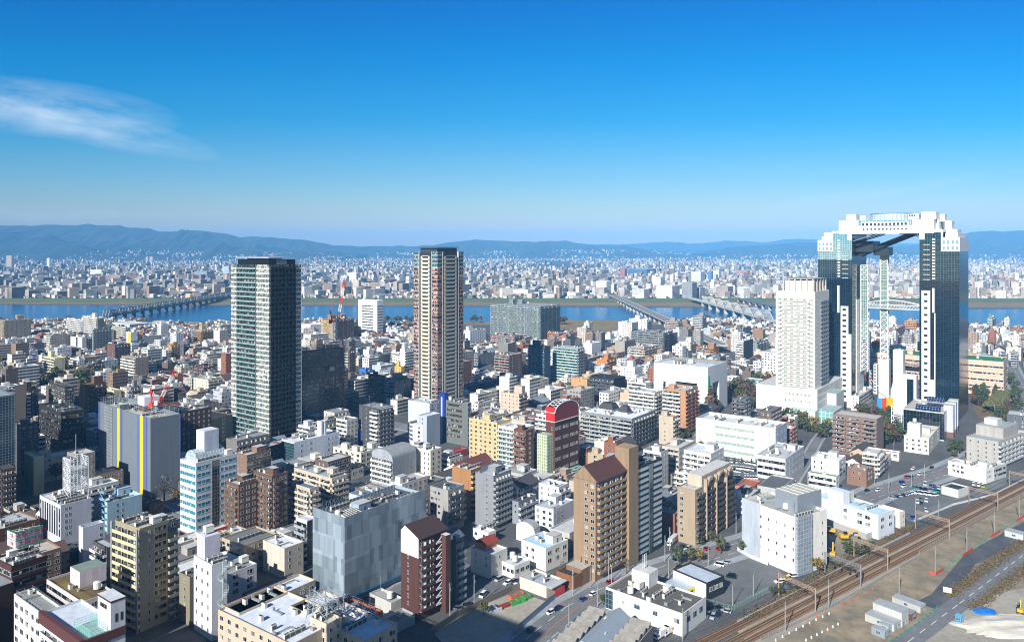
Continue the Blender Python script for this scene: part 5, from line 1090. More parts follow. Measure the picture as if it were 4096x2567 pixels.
for f in range(NF):
 z=ztop-(f+1)*fh
 inst('balcony',m1,b.root,(0,0,z));inst('flank_balcony',m2,b.root,(0,0,z))
 for u in(.9,.745,.585,.425,.265,.1):place(b,'window',W1,'L',b.wy*u,z+.9)
 for u in(.08,.22):place(b,'window',W2,'R',b.wx*u,z+.9)
flush(b)
mb=MB();mb.box(2.5,b.wx-2,3,b.wy*.78,b.h-1.2,b.h+9,0);mb.build('penthouse',[wall('#ece8df')],b.root)
mb=MB();mb.box(.6,b.wx-4,1,b.wy*.82,b.h+10.2,b.h+10.7,1)
for i in range(6):y=1.6+(b.wy*.8-1.6)*i/5;mb.box(.8,1.7,y,y+.9,b.h-1,b.h+10.2,0)
for i in range(5):x=1.5+(b.wx-7)*i/4;mb.box(x,x+.7,1.0,1.7,b.h-1,b.h+10.2,0)
mb.build('roof_pavilion',[wall('#d5cdb8'),plain('#9a9a92',.6)],b.root)
mb=MB();mb.box(b.wx-6,b.wx,2,9,b.h-1.2,b.h+4,0);mb.build('roof_block',[wall('#f0eee8')],b.root)
zp=zat(b,330,1265);mb=MB();mb.box(-2.5,b.wx+40,-2.5,b.wy+16,0,zp,0,1);mb.build('podium',[wall('#e6e2da',panel=(3,3)),roofm('#c5c4be')],b.root)
WP=wmesh(1.6,1.5,1,'#d5d8d5','#8f8a7c',.3)
for j,row in enumerate((zp-6,zp-11.5)):
 for i in range(7):inst('window',WP[2],b.root,(-2.52,b.wy*(.12+.1*i),row),-math.pi/2)
 for i in range(12):inst('window',WP[2],b.root,(2+i*3.2,-2.52,row),0)
mb=MB();mb.box(-14,-2.6,-4,b.wy*.5,0,zp*.42,0,1);mb.box(-2,26,-16,-2.6,0,zp*.4,1,2);mb.box(27,52,-10,-2.6,0,zp*.75,0,1);mb.build('entrance_hall',[wall('#e3e0d8'),curtain('#7fb0a8','#cfe0dc',3,3,.15,0,.1),roofm('#9fb0b4')],b.root)
reg(b.n0-b.e2*20-b.e1*16,b.e1,b.e2,b.wx+70,b.wy+40)
# -- twin glass towers joined by a roof ring
S=Bd();S.t=9;X_,Y_=px(9,2008,400);D=633.0;S.n0=Vector(((X_-2048)/F*D,D));a=math.radians(38);S.e1=Vector((math.sin(a),math.cos(a)));S.e2=Vector((-math.cos(a),math.sin(a)));S.D=D
S.rz=math.pi/2-a;S.root=empty('gateway_skyscraper',(S.n0 .x,S.n0 .y,0),S.rz);tag(S.root,'twin dark glass skyscraper joined at the top by a white bridging roof','skyscraper')
sy=lambda x:uL(S,x)
def sz(x,y):return zat(S,x,y,'L')
GW=curtain('#2c5066','#5a7480',2.0,2.0,.04,.75,.06,1.0,.12);GD=curtain('#1b3648','#24323c',2.0,2.0,.04,.55,.05,1.0,.14);GLT=curtain('#7fb0bf','#a9c4cc',2.0,2.0,.06,.5,.08,1.0,.05)  # glass tones stepped by height, painting in reflected city below, sky above
GSD=curtain('#26343e','#4a5a64',2.0,2.0,.05,.6,.05,1.0,.35);WP_=wall('#eceeee',.1,.6,(2.2,2.2));DEP=52.0
yA0,yA1=sy(2008),sy(1470);yB0,yB1=sy(565),sy(107)
ztopA=sz(1700,330);ztopB=sz(400,345);zshA=sz(1900,400);zshB=sz(200,440)
def glz(y0,y1,z0,z1,mat,name,d0=0.0,d1=DEP,side=None):
 mb=MB();s=1 if side else 0
 P=[(d0,y0),(d1,y0),(d1,y1),(d0,y1)]
 for i in range(4):
  p,q=P[i],P[(i+1)%4];mb.face([(*p,z0),(*q,z0),(*q,z1),(*p,z1)],0 if i==3 else s)
 mb.face([(*p,z1)for p in P],2);return mb.build(name,[mat,side or mat,roofm('#b5b8b8')],S.root)
zmA=sz(1750,985);zmB=sz(300,960)
yA=sy(1765);yB=sy(310)
glz(yA0,yA1,0,zmA,GD,'lower_glazing',side=GSD);glz(yA0,yA1,zmA,sz(1900,590),GW,'upper_glazing',side=GSD)
glz(yA+.0,yA1,sz(1900,590),ztopA,GW,'upper_glazing',side=GSD)
glz(yB0,yB1,0,zmB,GD,'lower_glazing',side=GSD);glz(yB0,yB1,zmB,sz(200,700),GW,'upper_glazing',side=GSD);glz(yB0,yB1,sz(200,700),sz(200,590),GLT,'upper_glazing',side=GSD);glz(yB0,yB,sz(200,590),ztopB,GLT,'upper_glazing',side=GSD)
# stepped white shoulders with square windows
def shoulder(y0,y1,z0,z1,cols,rows):
 mb=MB();mb.box(-.25,DEP-1,y0,y1,z0,z1,0);mb.box(6,DEP-6,y0+2,y1-2,z1,z1+3.5,0);mb.box(16,DEP-12,y0+4,y1-1,z1+3.5,z1+7,0)
 mb.build('shoulder',[WP_],S.root);me=wmesh((y1-y0)/cols*.6,(z1-z0)*.26,1,'#dfe3e3','#7f97a3',.0)
 for r in range(rows):
  for c in range(cols):inst('window',me[2],S.root,(-.26,y0+(y1-y0)*(c+.5)/cols,z0+(z1-z0)*(.1+.42*r)),-math.pi/2)
shoulder(yA0-.2,yA-.05,sz(1900,590),zshA,4,2);shoulder(yB+.05,yB1+.2,sz(200,590),zshB,4,2)
# bridging ring on top
zb=sz(1000,352);mb=MB()
def blk(xl,xr,yt,yb_,d0=-.5,d1=DEP+.5,m=0):mb.box(d0,d1,sy(xr),sy(xl),sz((xl+xr)/2,yb_),sz((xl+xr)/2,yt),m)
z1,z2=sz(1100,318),sz(1100,165)
yl,yr=sy(390),sy(1668);cy0=(yl+yr)/2;
ring=MB();R_=15.0;K=28;cx=DEP/2
rect=[(-.5,yr),(DEP+.5,yr),(DEP+.5,yl),(-.5,yl)]
def onrect(q):
 dx,dy=math.cos(q),math.sin(q);hx,hy=(DEP+1)/2,(yl-yr)/2;s_=min(hx/max(1e-6,abs(dx)),hy/max(1e-6,abs(dy)));return(cx+dx*s_,cy0+dy*s_)
qs=sorted([2*math.pi*i/K for i in range(K)]+[math.atan2(sy_*(yl-yr)/2,sx_*(DEP+1)/2)%(2*math.pi)for sx_ in(-1,1)for sy_ in(-1,1)])
for i in range(len(qs)):
 q0,q1=qs[i],qs[(i+1)%len(qs)];o0,o1=onrect(q0),onrect(q1);i0,i1=(cx+R_*math.cos(q0),cy0+R_*math.sin(q0)),(cx+R_*math.cos(q1),cy0+R_*math.sin(q1))
 ring.face([(*o0,zb),(*o1,zb),(*o1,z2),(*o0,z2)],0);ring.face([(*i1,zb),(*i0,zb),(*i0,z2),(*i1,z2)],0)
 ring.face([(*o0,z2),(*o1,z2),(*i1,z2),(*i0,z2)],0);ring.face([(*o1,zb),(*o0,zb),(*i0,zb),(*i1,zb)],1)
ring.build('roof_ring',[WP_,plain('#2a3036',.5)],S.root)
blk(295,388,318,345);blk(1670,1782,292,330);blk(500,565,345,437);blk(1470,1540,352,430);blk(1762,1782,330,590,-.4,3)
mb.build('bridge_shoulder',[WP_],S.root)
mb=MB();blk(480,608,90,180,3,13);blk(1488,1690,57,155,2,16);blk(1700,1765,80,180,18,28);blk(1760,1850,172,300,20,36);blk(1670,1700,155,290,10,30);blk(660,735,112,165,4,12);blk(1310,1450,85,150,4,14);blk(1800,1955,305,400,10,30);mb.build('roof_block',[WP_],S.root)
me=wmesh(1.5,1.6,1,'#dfe3e3','#3a4a54',0)
for i in range(3):inst('window',me[2],S.root,(3.98,sy(1320+i*32+8),sz(1340,120)),-math.pi/2)
mb=MB();P_=[(cx+17.5*math.cos(q),cy0+17.5*math.sin(q))for q in(2*math.pi*i/32 for i in range(32))]
for i in range(32):p,q=P_[i],P_[(i+1)%32];mb.face([(*p,z2),(*q,z2),(*q,z2+6),(*p,z2+6)],0);mb.bar((*p,z2+6),(*q,z2+6),.3,1,4)
mb.build('observation_rail',[curtain('#b5cdd5','#e6eeee',2,2.5,.1,.2,.08),plain('#5a6a70',.5)],S.root)
mb=MB();mb.box(-.9,-.52,sy(1378),sy(650),sz(1000,238),sz(1000,168));mb.build('glass_frieze',[curtain('#8fb3bf','#cfe0e4',3,2.5,.1,.4,.06)],S.root)
mb=MB();mb.box(-1.2,-.95,sy(1328),sy(690),sz(1000,245),sz(1000,192));mb.build('window_band',[plain('#e9ecec',.5)],S.root)
me=wmesh(abs(sy(735)-sy(703)),sz(1000,206)-sz(1000,240),1,'#e9ecec','#2a3a44',0);po=MB();po.cyl(0,0,0,.2,abs(sy(735)-sy(706))/2,0,16,mt=1);pm=po.mesh('porthole',[WHT,glass('#4a545a',.3,0)])
for i in range(12):
 x=720+i*51.8;inst('window',me[2],S.root,(-1.22,sy(x),sz(1000,240)),-math.pi/2)
 o=inst('porthole',pm,S.root,(-.52,sy(x+3),sz(1000,290)));o.rotation_euler=(0,-math.pi/2,0)
# white rungs on the glazing
rg=MB();rg.box(-.25,-.02,-1.1,1.1,0,1.3);m1=rg.mesh('rung',[WHT]);rg=MB();rg.box(-.2,-.02,-2.6,2.6,0,.4);m2=rg.mesh('ledge',[WHT])
for i in range(14):inst('rung',m1,S.root,(0,sy(1662),sz(1662,438+i*40.5)));inst('rung',m1,S.root,(0,sy(388),sz(388,450+i*37)))
for i in range(8):inst('ledge',m2,S.root,(0,sy(1566),sz(1566,502+i*67)));
for i in range(6):inst('ledge',m2,S.root,(0,sy(472),sz(472,650+i*60)))
# white stair columns at the foot of each tower
def stairs(x0,x1,xw,ytop,ystep,x2,yfin):
 mb=MB();mb.box(-2.4,-.02,sy(x1),sy(x0),0,sz(x0,ytop));mb.box(-1.6,-.02,sy(x2),sy(x1),0,sz(x1,ystep));mb.build('stair_column',[WP_],S.root)
 n=17;z0=sz(x0,ytop)-4
 me=wmesh(abs(sy(xw+25)-sy(xw-25)),1.9,1,'#cfd3d3','#20262b',.0)
 for i in range(n):inst('stair_window',me[2],S.root,(-2.42,sy(xw),z0-i*(z0-4)/n),-math.pi/2)
stairs(1506,1620,1563,1113,2310,1690,0);stairs(422,522,470,1322,1700,560,0)
mb=MB();mb.box(-2,-.02,sy(1677),sy(1648),sz(1660,1410),sz(1660,1083));mb.box(-2,-.02,sy(402),sy(376),sz(388,1410),sz(388,1048));mb.build('fin',[WP_],S.root)
mb=MB();mb.box(-2.2,-.02,sy(1690),sy(1675),0,sz(1680,1420));mb.build('fin_base',[WP_],S.root)
# inner face of the far tower, white lower flank, escalator tubes and lift shafts
mb=MB();mb.box(14,40,yB0-.6,yB0-.02,0,sz(565,1250),0);mb.build('inner_flank',[WP_],S.root)
me=wmesh(2.0,1.6,1,'#cfd3d3','#3a444c',.1)
for j in range(9):
 for i in range(4):inst('flank_window',me[2],S.root,(18+i*4.2,yB0-.62,12+j*8.5),0)
zlow=sz(900,630)
for k_ in(0,1):
 mb=MB();x=18+k_*14;p=Vector((x,yB0-1,zlow-2));q=Vector((x,sy(1330),zb-1))
 for dx,dz in((-1.6,0),(1.6,0),(-1.6,3.2),(1.6,3.2)):mb.bar(p+Vector((dx,0,dz)),q+Vector((dx,0,dz)),.35,0)
 m=18
 for i in range(m):
  u,w=p.lerp(q,i/m),p.lerp(q,(i+1)/m)
  for dx in(-1.6,1.6):mb.bar(u+Vector((dx,0,0)),w+Vector((dx,0,3.2)),.18,0,3);mb.bar(w+Vector((dx,0,0)),w+Vector((dx,0,3.2)),.18,0,3)
 mb.bar(p+Vector((0,0,1.6)),q+Vector((0,0,1.6)),1.3,1,6);mb.build('escalator_tube',[plain('#3a444c',.5,.4),plain('#1c2228',.4)],S.root)
mb=MB();mb.box(20,38,sy(985),sy(780),zlow-1,zlow+6.5);mb.box(14,40,sy(800),yB0-.1,zlow+2,zlow+12);mb.build('escalator_landing',[plain('#232d36',.4)],S.root)
def lift(xc,d,hw,zt,zbase,nm,mats):
 mb=MB();y=sy(xc);
 for dx in(-hw,hw):
  for dy in(-hw,hw):mb.bar((d+dx,y+dy,zbase),(d+dx,y+dy,zt),.45,0)
 n=int((zt-zbase)/(hw*1.6));
 for i in range(n):
  za,zc=zbase+(zt-zbase)*i/n,zbase+(zt-zbase)*(i+1)/n
  for(p,q)in(((-hw,-hw),(-hw,hw)),((-hw,hw),(hw,hw)),((hw,hw),(hw,-hw)),((hw,-hw),(-hw,-hw))):
   mb.bar((d+p[0],y+p[1],zc),(d+q[0],y+q[1],zc),.25,0,3);
   if i<n*.45 or i>n*.85:mb.bar((d+p[0],y+p[1],za),(d+q[0],y+q[1],zc),.2,0,3);mb.bar((d+q[0],y+q[1],za),(d+p[0],y+p[1],zc),.2,0,3)
 mb.box(d-hw+.5,d+hw-.5,y-hw+.5,y+hw-.5,zbase+(zt-zbase)*.3,zt,1);mb.build(nm,mats,S.root)
GRN=curtain('#6f8a84','#b5c5c0',1.6,3,.15,.1,.12)
lift(897,30,2.9,zlow,42,'lift_shaft',[plain('#dfe5e5',.5),GRN]);lift(640,26,2.8,sz(640,780),30,'lift_shaft',[plain('#dfe5e5',.5),GRN])
mb=MB();y=sy(897);mb.box(26,34.5,y-4.2,y+4.2,0,42);mb.build('lift_base',[WP_],S.root)
y=sy(1225);mb=MB();mb.box(-2,6,yA1+2,yA1+12,0,34);mb.box(-3,6,yA1+12,yA1+20,0,55);mb.build('lift_base',[WP_],S.root)
mb=MB();mb.box(-3.2,-2.0,yA1+4,yA1+9,8,31);mb.build('dark_glazing',[GD],S.root)
for d_ in(4,20,34):
 mb=MB()
 for e in(-1.2,1.2):mb.bar((d_+e,yB0-.3,sz(600,450)),(d_+e,sy(880),zb-.2),.5,0)
 for i in range(8):u=Vector((d_-1.2,yB0-.3,sz(600,450))).lerp(Vector((d_-1.2,sy(880),zb-.2)),i/8);mb.bar(u,u+Vector((2.4,0,0)),.25,0,3)
 mb.build('soffit_brace',[plain('#6a747c',.5)],S.root)
 mb=MB();mb.bar((d_,yA1+.3,sz(1460,410)),(d_,sy(1385),zb-.2),.7,0);mb.build('soffit_brace',[plain('#6a747c',.5)],S.root)
# sky walk arch
mb=MB();ya,yb2=yB0-2,yA1+.5;z=sz(1000,1385);n=20;d=24
for dd in(d,d+5):
 mb.bar((dd,ya,z),(dd,yb2,z),.35,0);mb.bar((dd,ya,z+3.5),(dd,yb2,z+3.5),.3,0)
 arc=lambda i:(dd,ya+(yb2-ya)*i/n,z+3.5+4.2*math.sin(math.pi*i/n))
 for i in range(n):
  p,q=arc(i),arc(i+1);mb.bar(p,q,.3,0);mb.bar((p[0],p[1],z),p,.15,0,3);mb.bar((p[0],p[1],z),(q[0],q[1],z+3.5),.15,0,3)
mb.box(d,d+5,yb2,ya,z-.3,z,0);mb.build('sky_walk',[plain('#cfdcdf',.5)],S.root)
for P in((S.n0-S.e1*14-S.e2*8),):reg(P,S.e1,S.e2,DEP+30,132)
c=S.n0+S.e1*26+S.e2*55;HEROES.append((c.x,c.y,'the glass gateway',60))
# terrace pavilion at the near foot, between the columns
b=B(10,(185,790),85,375,985,'#e3e2dc','n2','r3','#c9c8be','p','pavilion','white terrace pavilion at the foot of the glass gateway',nick='the terrace pavilion')
b=B(10,(690,735),540,800,905,'#dfe3e3','-','-','#d5dada','','market_pavilion','glass hall with rolling white shell roofs on the gateway plaza',nick='the shell roof hall',par=.2)
for k_ in range(3):
 mb=MB();n=8;x0=b.wx*k_/3;w=b.wx/3-.6
 for i in range(n):
  f=lambda q:(x0+w*q/n,b.h+2.5*math.sin(math.pi*(q/n)*1.3));(xa,za),(xb_,zb_)=f(i),f(i+1)
  mb.face([(xa,-2,za),(xb_,-2,zb_),(xb_,b.wy,zb_),(xa,b.wy,za)],0);mb.face([(xb_,-2,zb_-.5),(xa,-2,za-.5),(xa,b.wy,za-.5),(xb_,b.wy,zb_-.5)],0);mb.face([(xa,-2,za-.5),(xb_,-2,zb_-.5),(xb_,-2,zb_),(xa,-2,za)],0)
 mb.build('shell_roof',[plain('#e3e8ea',.5)],b.root)
# dark glass podium with solar panels
b=B(10,(1330,1010),785,1740,1390,'#c6ccd4','-','.45~1 n4','#b9b2a4','Ad',OF,'black glass podium block with solar panels and pale stair towers',nick='the solar-panelled podium',wx=46)
mb=MB();mb.box(-.3,-.02,0,b.wy,1,b.h-.8,0);mb.box(0,b.wx*.25,-.3,-.02,1,b.h-.8,0);mb.build('curtain_wall',[curtain('#182228','#3a464c',2.2,3.4,.06,.2,.07)],b.root)
for k_,(x,y0,y1)in enumerate(((2.5,b.wy*.1,b.wy*.72),(b.wx*.5,b.wy*.1,b.wy*.55))):
 mb=MB();z=b.h+.3+k_*3
 mb.face([(x,y1,z),(x,y0,z),(x+5,y0,z+3),(x+5,y1,z+3)],0);mb.face([(x,y0,z),(x,y1,z),(x+5,y1,z+2.9),(x+5,y0,z+2.9)],1)
 for yy in(y0+1,y1-1):mb.bar((x+4.5,yy,b.h-.8),(x+4.5,yy,z+2.6),.12,1)
 mb.build('solar_panel',[curtain('#1c2c4e','#8fa3c4',2.0,2.0,.15,.2,.08),plain('#7a8086',.5)],b.root)
for u0,w in((.28,.16),(.56,.16),(.82,.17)):
 mb=MB();mb.box(b.wx*u0,b.wx*(u0+w),-4.5,2,0,b.h+3.5,0,1);mb.box(b.wx*u0-.05,b.wx*(u0+w)+.05,-4.55,2,0,4.5,2);mb.build('stair_tower',[wall('#c9cfd8'),roofm('#b9b4a8'),wall('#7d5c54')],b.root)
mb=MB()
for y in(b.wy+1,b.wy+8):
 for x in(-1,6):mb.bar((x,y,0),(x,y,b.h+2),.3,0)
for i in range(6):
 z=3+i*(b.h-2)/5;mb.bar((-1,b.wy+1,z),(-1,b.wy+8,z),.2,0);mb.bar((-1,b.wy+1,z),(-1,b.wy+8,z-(b.h-2)/5),.15,0);mb.bar((6,b.wy+1,z),(6,b.wy+8,z),.2,0);mb.bar((-1,b.wy+8,z),(6,b.wy+8,z),.2,0)
mb.build('stair_frame',[plain('#dfe5e6',.5)],b.root)
# -- great white portal building
b=frame(3,(1690,690),1225,1861,1092,37,'portal_building','great white panelled building with a giant square opening facing the park','building','the white portal building',far=True)
ya=uL(b,1600);yb_=uL(b,1412);zo=zat(b,1650,835);mats=[wall('#e9ecef',.08,.6,(2.6,2.6)),roofm('#c9cfd6'),plain('#3a3f44',.5)]
mb=MB();mb.box(0,b.wx,0,b.wy,zo,b.h-2,0,1);mb.build('wall',mats,b.root)
xo=uR(b,1790)
mb=MB();mb.box(0,b.wx*.25,0,ya,0,zo,0);mb.build('pier',mats,b.root)
mb=MB();mb.box(0,b.wx,yb_,b.wy,0,zo,0);mb.build('wing',mats,b.root)
mb=MB();mb.box(xo,b.wx,0,yb_,0,zo,0);mb.build('pier',mats,b.root)
mb=MB();mb.box(b.wx*.3,xo-.1,ya+2,yb_-.1,0,zo-.1,2);mb.build('recess_wall',[mats[0],mats[1],plain('#2a2f34',.4)],b.root)
mb=MB()
for(x0,x1,y0,y1)in((0,b.wx,0,.6),(0,.6,.6,b.wy-.6),(b.wx-.6,b.wx,.6,b.wy-.6),(0,b.wx,b.wy-.6,b.wy)):mb.box(x0,x1,y0,y1,b.h-2,b.h,0)
mb.build('parapet',mats,b.root)
for i in range(9):inst('air_conditioner',ac_mesh('a')[2],b.root,(b.wx*.3+(i%3)*3.4,b.wy*.6+(i//3)*3,b.h-1.99),0,(1.5,1.5,1.8))
inst('water_tank',ac_mesh('T')[2],b.root,(b.wx*.55,b.wy*.5,b.h-1.99),0,(1.6,1.6,1.3))
mb=MB()
for x in(b.wx*.75,b.wx*.85,b.wx*.95):
 mb.bar((x,1,b.h),(x,b.wy-1,b.h),.4,0)
 for i in range(8):mb.bar((x,1+(b.wy-2)*i/7,b.h-2),(x,1+(b.wy-2)*i/7,b.h+.4),.25,0)
mb.build('roof_gantry',[plain('#8a8478',.6)],b.root)
mb=MB();mb.box(1.2,2.2,-.5,-.02,b.h*.45,b.h*.82,0);mb.build('green_sign',[plain('#1f8a5a',.5)],b.root)
mb=MB();mb.box(-.15,-.02,uL(b,1328),uL(b,1303),b.h*.38,b.h*.6,0);mb.build('window',[GL2],b.root)
# -- red-capped brown office
b=frame(3,(370,1165),293,590,1640,40,'office_building','dark brown office with square white windows and a bright red vaulted cap','office building','the red-capped office',far=False,wx=26);b.wc='#5a322a'
shell(b,b.h,'#5a322a','#6a5a54',par=.3);me=wmesh(1.25,1.7,1,'#e6e3dc','#3a3a3c',.2)
for r in range(5):
 for i,u in enumerate((.06,.14,.22,.36,.44,.52,.66,.74,.82,.92)):inst('window',me[2],b.root,(b.wx*u,-.0,b.h-5-r*6.4),0)
inst('window',me[2],b.root,(0,b.wy*.3,b.h-5),-math.pi/2)
mb=MB();n=12;zc=b.h+9
f=lambda i:(b.wx*.5-b.wx*.5*math.cos(math.pi*i/n),b.h+5.5+6*math.sin(math.pi*i/n))
mb.box(0,b.wx,0,b.wy,b.h+.4,b.h+5.5,0)
for y,fl in((0,1),(b.wy,0)):
 pts=[(f(i)[0],y,f(i)[1])for i in range(n+1)];mb.face(pts[::-1]if fl else pts,0)
mb.face([(-.06,b.wy-.4,b.h+1),(-.06,.4,b.h+1),(-.06,.4,b.h+9.0),(-.06,b.wy-.4,b.h+9.0)],1);mb.box(-.04,.5,0,b.wy,b.h+.4,b.h+9.2,1)
for y in(0,b.wy):
 for i in range(n):p,q=f(i),f(i+1);mb.bar((p[0],y,p[1]+.2),(q[0],y,q[1]+.2),.35,2)
for i in range(n+1):p=f(i);mb.bar((p[0],0,p[1]+.2),(p[0],b.wy,p[1]+.2),.18,2);
for i in range(n):p,q=f(i),f(i+1);mb.bar((p[0],0,p[1]+.2),(q[0],b.wy,q[1]+.2),.14,2,3)
mb.build('red_cap',[plain('#7a2226',.5),plain('#c02a2a',.5),plain('#d9dcde',.5)],b.root)
mb=MB();mb.box(-.6,b.wx+.6,-.6,b.wy+.6,b.h,b.h+.35);mb.build('cornice',[plain('#cfd0cc',.6)],b.root)
mb=MB();mb.box(-6.5,-.05,1,b.wy+2,0,b.h-7);mb.build('glass_stair',[curtain('#a3b08f','#dfe6d5',1.7,1.9,.2,0,.14)],b.root)
mb=MB();x0,x1=b.wx*.05,b.wx*.98;z0=2;zt=b.h-32
mb.prism([(x0,-1),(x1,-1),(x1,-11),(x0,-11)],0,z0,0)
mb.face([(x0,-11,z0),(x1,-11,z0),(x1,-.05,zt),(x0,-.05,zt)],0);mb.face([(x0,-.05,z0),(x0,-11,z0),(x0,-.05,zt)],1);mb.face([(x1,-11,z0),(x1,-.05,z0),(x1,-.05,zt)],1)
for j in range(3):
 for i in range(3):
  xa,xb_=x0+1.6+(x1-x0-2)*i/3,x0+(x1-x0-2)*(i+1)/3;ta,tb=.12+.29*j,.12+.29*j+.18
  P=[Vector((x,-11+10.95*t_,z0+(zt-z0)*t_))+Vector((0,-.03,.03))for x,t_ in((xa,ta),(xb_,ta),(xb_,tb),(xa,tb))];mb.face(P,2)
mb.build('sloped_front',[plain('#8fc4ae',.5),wall('#5a322a'),glass('#2a3234',.1,.3)],b.root)
# -- netting stripes, roof crane houses
b=Bd();b.root=b_net;q=b_net.location;b.n0=Vector((q.x,q.y));a=math.radians(41);b.e1=Vector((math.sin(a),math.cos(a)));b.e2=Vector((-math.cos(a),math.sin(a)));b.t=1
hh=max(v.co.z for v in[c for c in b_net.children if c.name.startswith('wall')][0].data.vertices)
def stripe(x0,x1,colr,nm,o=.0):
 mb=MB();mb.box(-.35-o,-.02,uL(b,x1),uL(b,x0),.3,hh+.2);mb.build(nm,[plain(colr,.6)],b_net)
stripe(1020,1040,'#e0c410','yellow_stripe',.1);stripe(1040,1056,'#5f64a8','violet_stripe');stripe(1190,1213,'#5f64a8','violet_stripe');stripe(1215,1243,'#e0c410','yellow_stripe',.1);stripe(1243,1272,'#5f64a8','violet_stripe');stripe(856,866,'#5563a8','violet_stripe')
mb=MB();mb.box(-.3,-.02,uL(b,975),uL(b,905),.3,hh-1)
mb.build('scaffold_panel',[curtain('#6a7074','#9aa2a6',1.8,1.9,.6,0,.12)],b_net)
x=uR(b,1558);mb=MB();mb.box(x-.6,x+.1,-.3,-.02,.3,hh);mb.build('violet_stripe',[plain('#525a9c',.6)],b_net)
mb=MB();L_=uL(b,860);R_=x
for(p,q)in(((.5,L_-1),(R_,L_-1)),((R_*.5,.8),(R_*.5,L_-1)),((R_-.5,.8),(R_-.5,L_-1))):
 p,q=Vector(p),Vector(q);n=12
 for i in range(n+1):c=p.lerp(q,i/n);mb.bar((c.x,c.y,hh-2),(c.x,c.y,hh+3),.08,0,3)
 for z in(.4,1.6,2.8):mb.bar((p.x,p.y,hh+z),(q.x,q.y,hh+z),.07,0,3)
mb.build('roof_scaffold',[plain('#9aa4aa',.5)],b_net)
mb=MB();mb.box(R_*.62,R_*.62+9,L_*.45,L_*.45+9,hh-2.4,hh+6,1);mb.box(R_*.62-.2,R_*.62+9.2,L_*.45-.2,L_*.45+9.2,hh+1,hh+6.2,0);mb.build('penthouse',[plain('#dfe6ec',.5),plain('#5a4a42',.6)],b_net)
# -- red lettered roof sign, with its frame
def letters(txt,size,mat,parent,loc,rot,nm='lettering'):
 cu=bpy.data.curves.new('lettering_outline','FONT');cu.body=txt;cu.size=size;cu.extrude=.06;cu.align_x='CENTER';cu.align_y='CENTER';cu.materials.append(mat)
 q=bpy.data.objects.new('q',cu);COL.objects.link(q);me=bpy.data.meshes.new_from_object(q.evaluated_get(bpy.context.evaluated_depsgraph_get()));bpy.data.objects.remove(q)
 o=inst(nm,me,parent,loc);o.rotation_euler=rot;return o
X_,D=px(5,130,0)[0],290.0
b=Bd();b.t=5;b.n0=Vector(((X_-2048)/F*D,D));a=math.radians(33);b.e1=Vector((math.sin(a),math.cos(a)));b.e2=Vector((-math.cos(a),math.sin(a)))
b.root=empty('roof_sign',(b.n0 .x,b.n0 .y,26.6),math.pi/2-a);tag(b.root,'two-sided white roof sign with big red characters and green edges','sign')
w1,w2=uR(b,362),uL(b,62);mb=MB()
mb.box(0,w1,0,.4,2.4,8,0);mb.box(0,.4,.4,w2,2.4,8,0)
mb.build('panel',[plain('#e3e6e6',.5)],b.root)
mb=MB()
for z in(2.2,5.1,8.0):
 mb.box(-.15,w1+.1,-.15,.45,z,z+.22,0);mb.box(-.15,.45,.45,w2+.1,z,z+.22,0)
mb.build('trim',[plain('#1f8f57',.5)],b.root)
mb=MB()
for(x,y)in((1,.6),(w1-1,.6),(.6,w2-1),(w1/2,w2*.7),(w1*.5,.6)):mb.bar((x,y,0),(x,y,7.5),.14)
for q in range(4):mb.bar((w1*(q+1)/5,.4,7.4),(w1*q/6,w2*.8,7.4),.1);mb.bar((w1*(q+1)/5,.4,7.4),(.4,w2*(q+1)/5,4.5),.08)
mb.bar((.4,w2,7.6),(w1,w2*.4,7.6),.1);mb.bar((w1,.4,7.6),(w1,w2*.4,7.6),.1);mb.build('sign_frame',[plain('#cfd0c4',.5)],b.root)
RED=plain('#c01f3a',.5)
letters('大阪IT会計',2.35,RED,b.root,(w1*.56,-.02,6.55),(math.pi/2,0,0));letters('大阪法律',2.35,RED,b.root,(w1*.56,-.02,3.65),(math.pi/2,0,0))
for z in(6.55,3.65):letters('大阪',1.9,RED,b.root,(-.02,w2*.5,z),(math.pi/2,0,-math.pi/2))
# dark lettering on the maroon-edged block's stair tower, shop signs
_r=[o for o in COL.objects if o.get('label','').startswith('white block with a maroon roof edge')][0]
_st=[c for c in _r.children if c.name.startswith('stair_tower')][0];_vx=[v.co for v in _st.data.vertices];_x0=min(v.x for v in _vx);_z1=max(v.z for v in _vx)
letters('南館屋',1.5,plain('#2a2426',.6),_st,(_x0+.02,4,_z1-2.6),(math.pi/2,0,-math.pi/2))
_r=[o for o in COL.objects if o.get('label','').startswith('cream shop warehouse')][0]
_r=[o for o in COL.objects if o.get('label','').startswith('white depot with blue')][0]
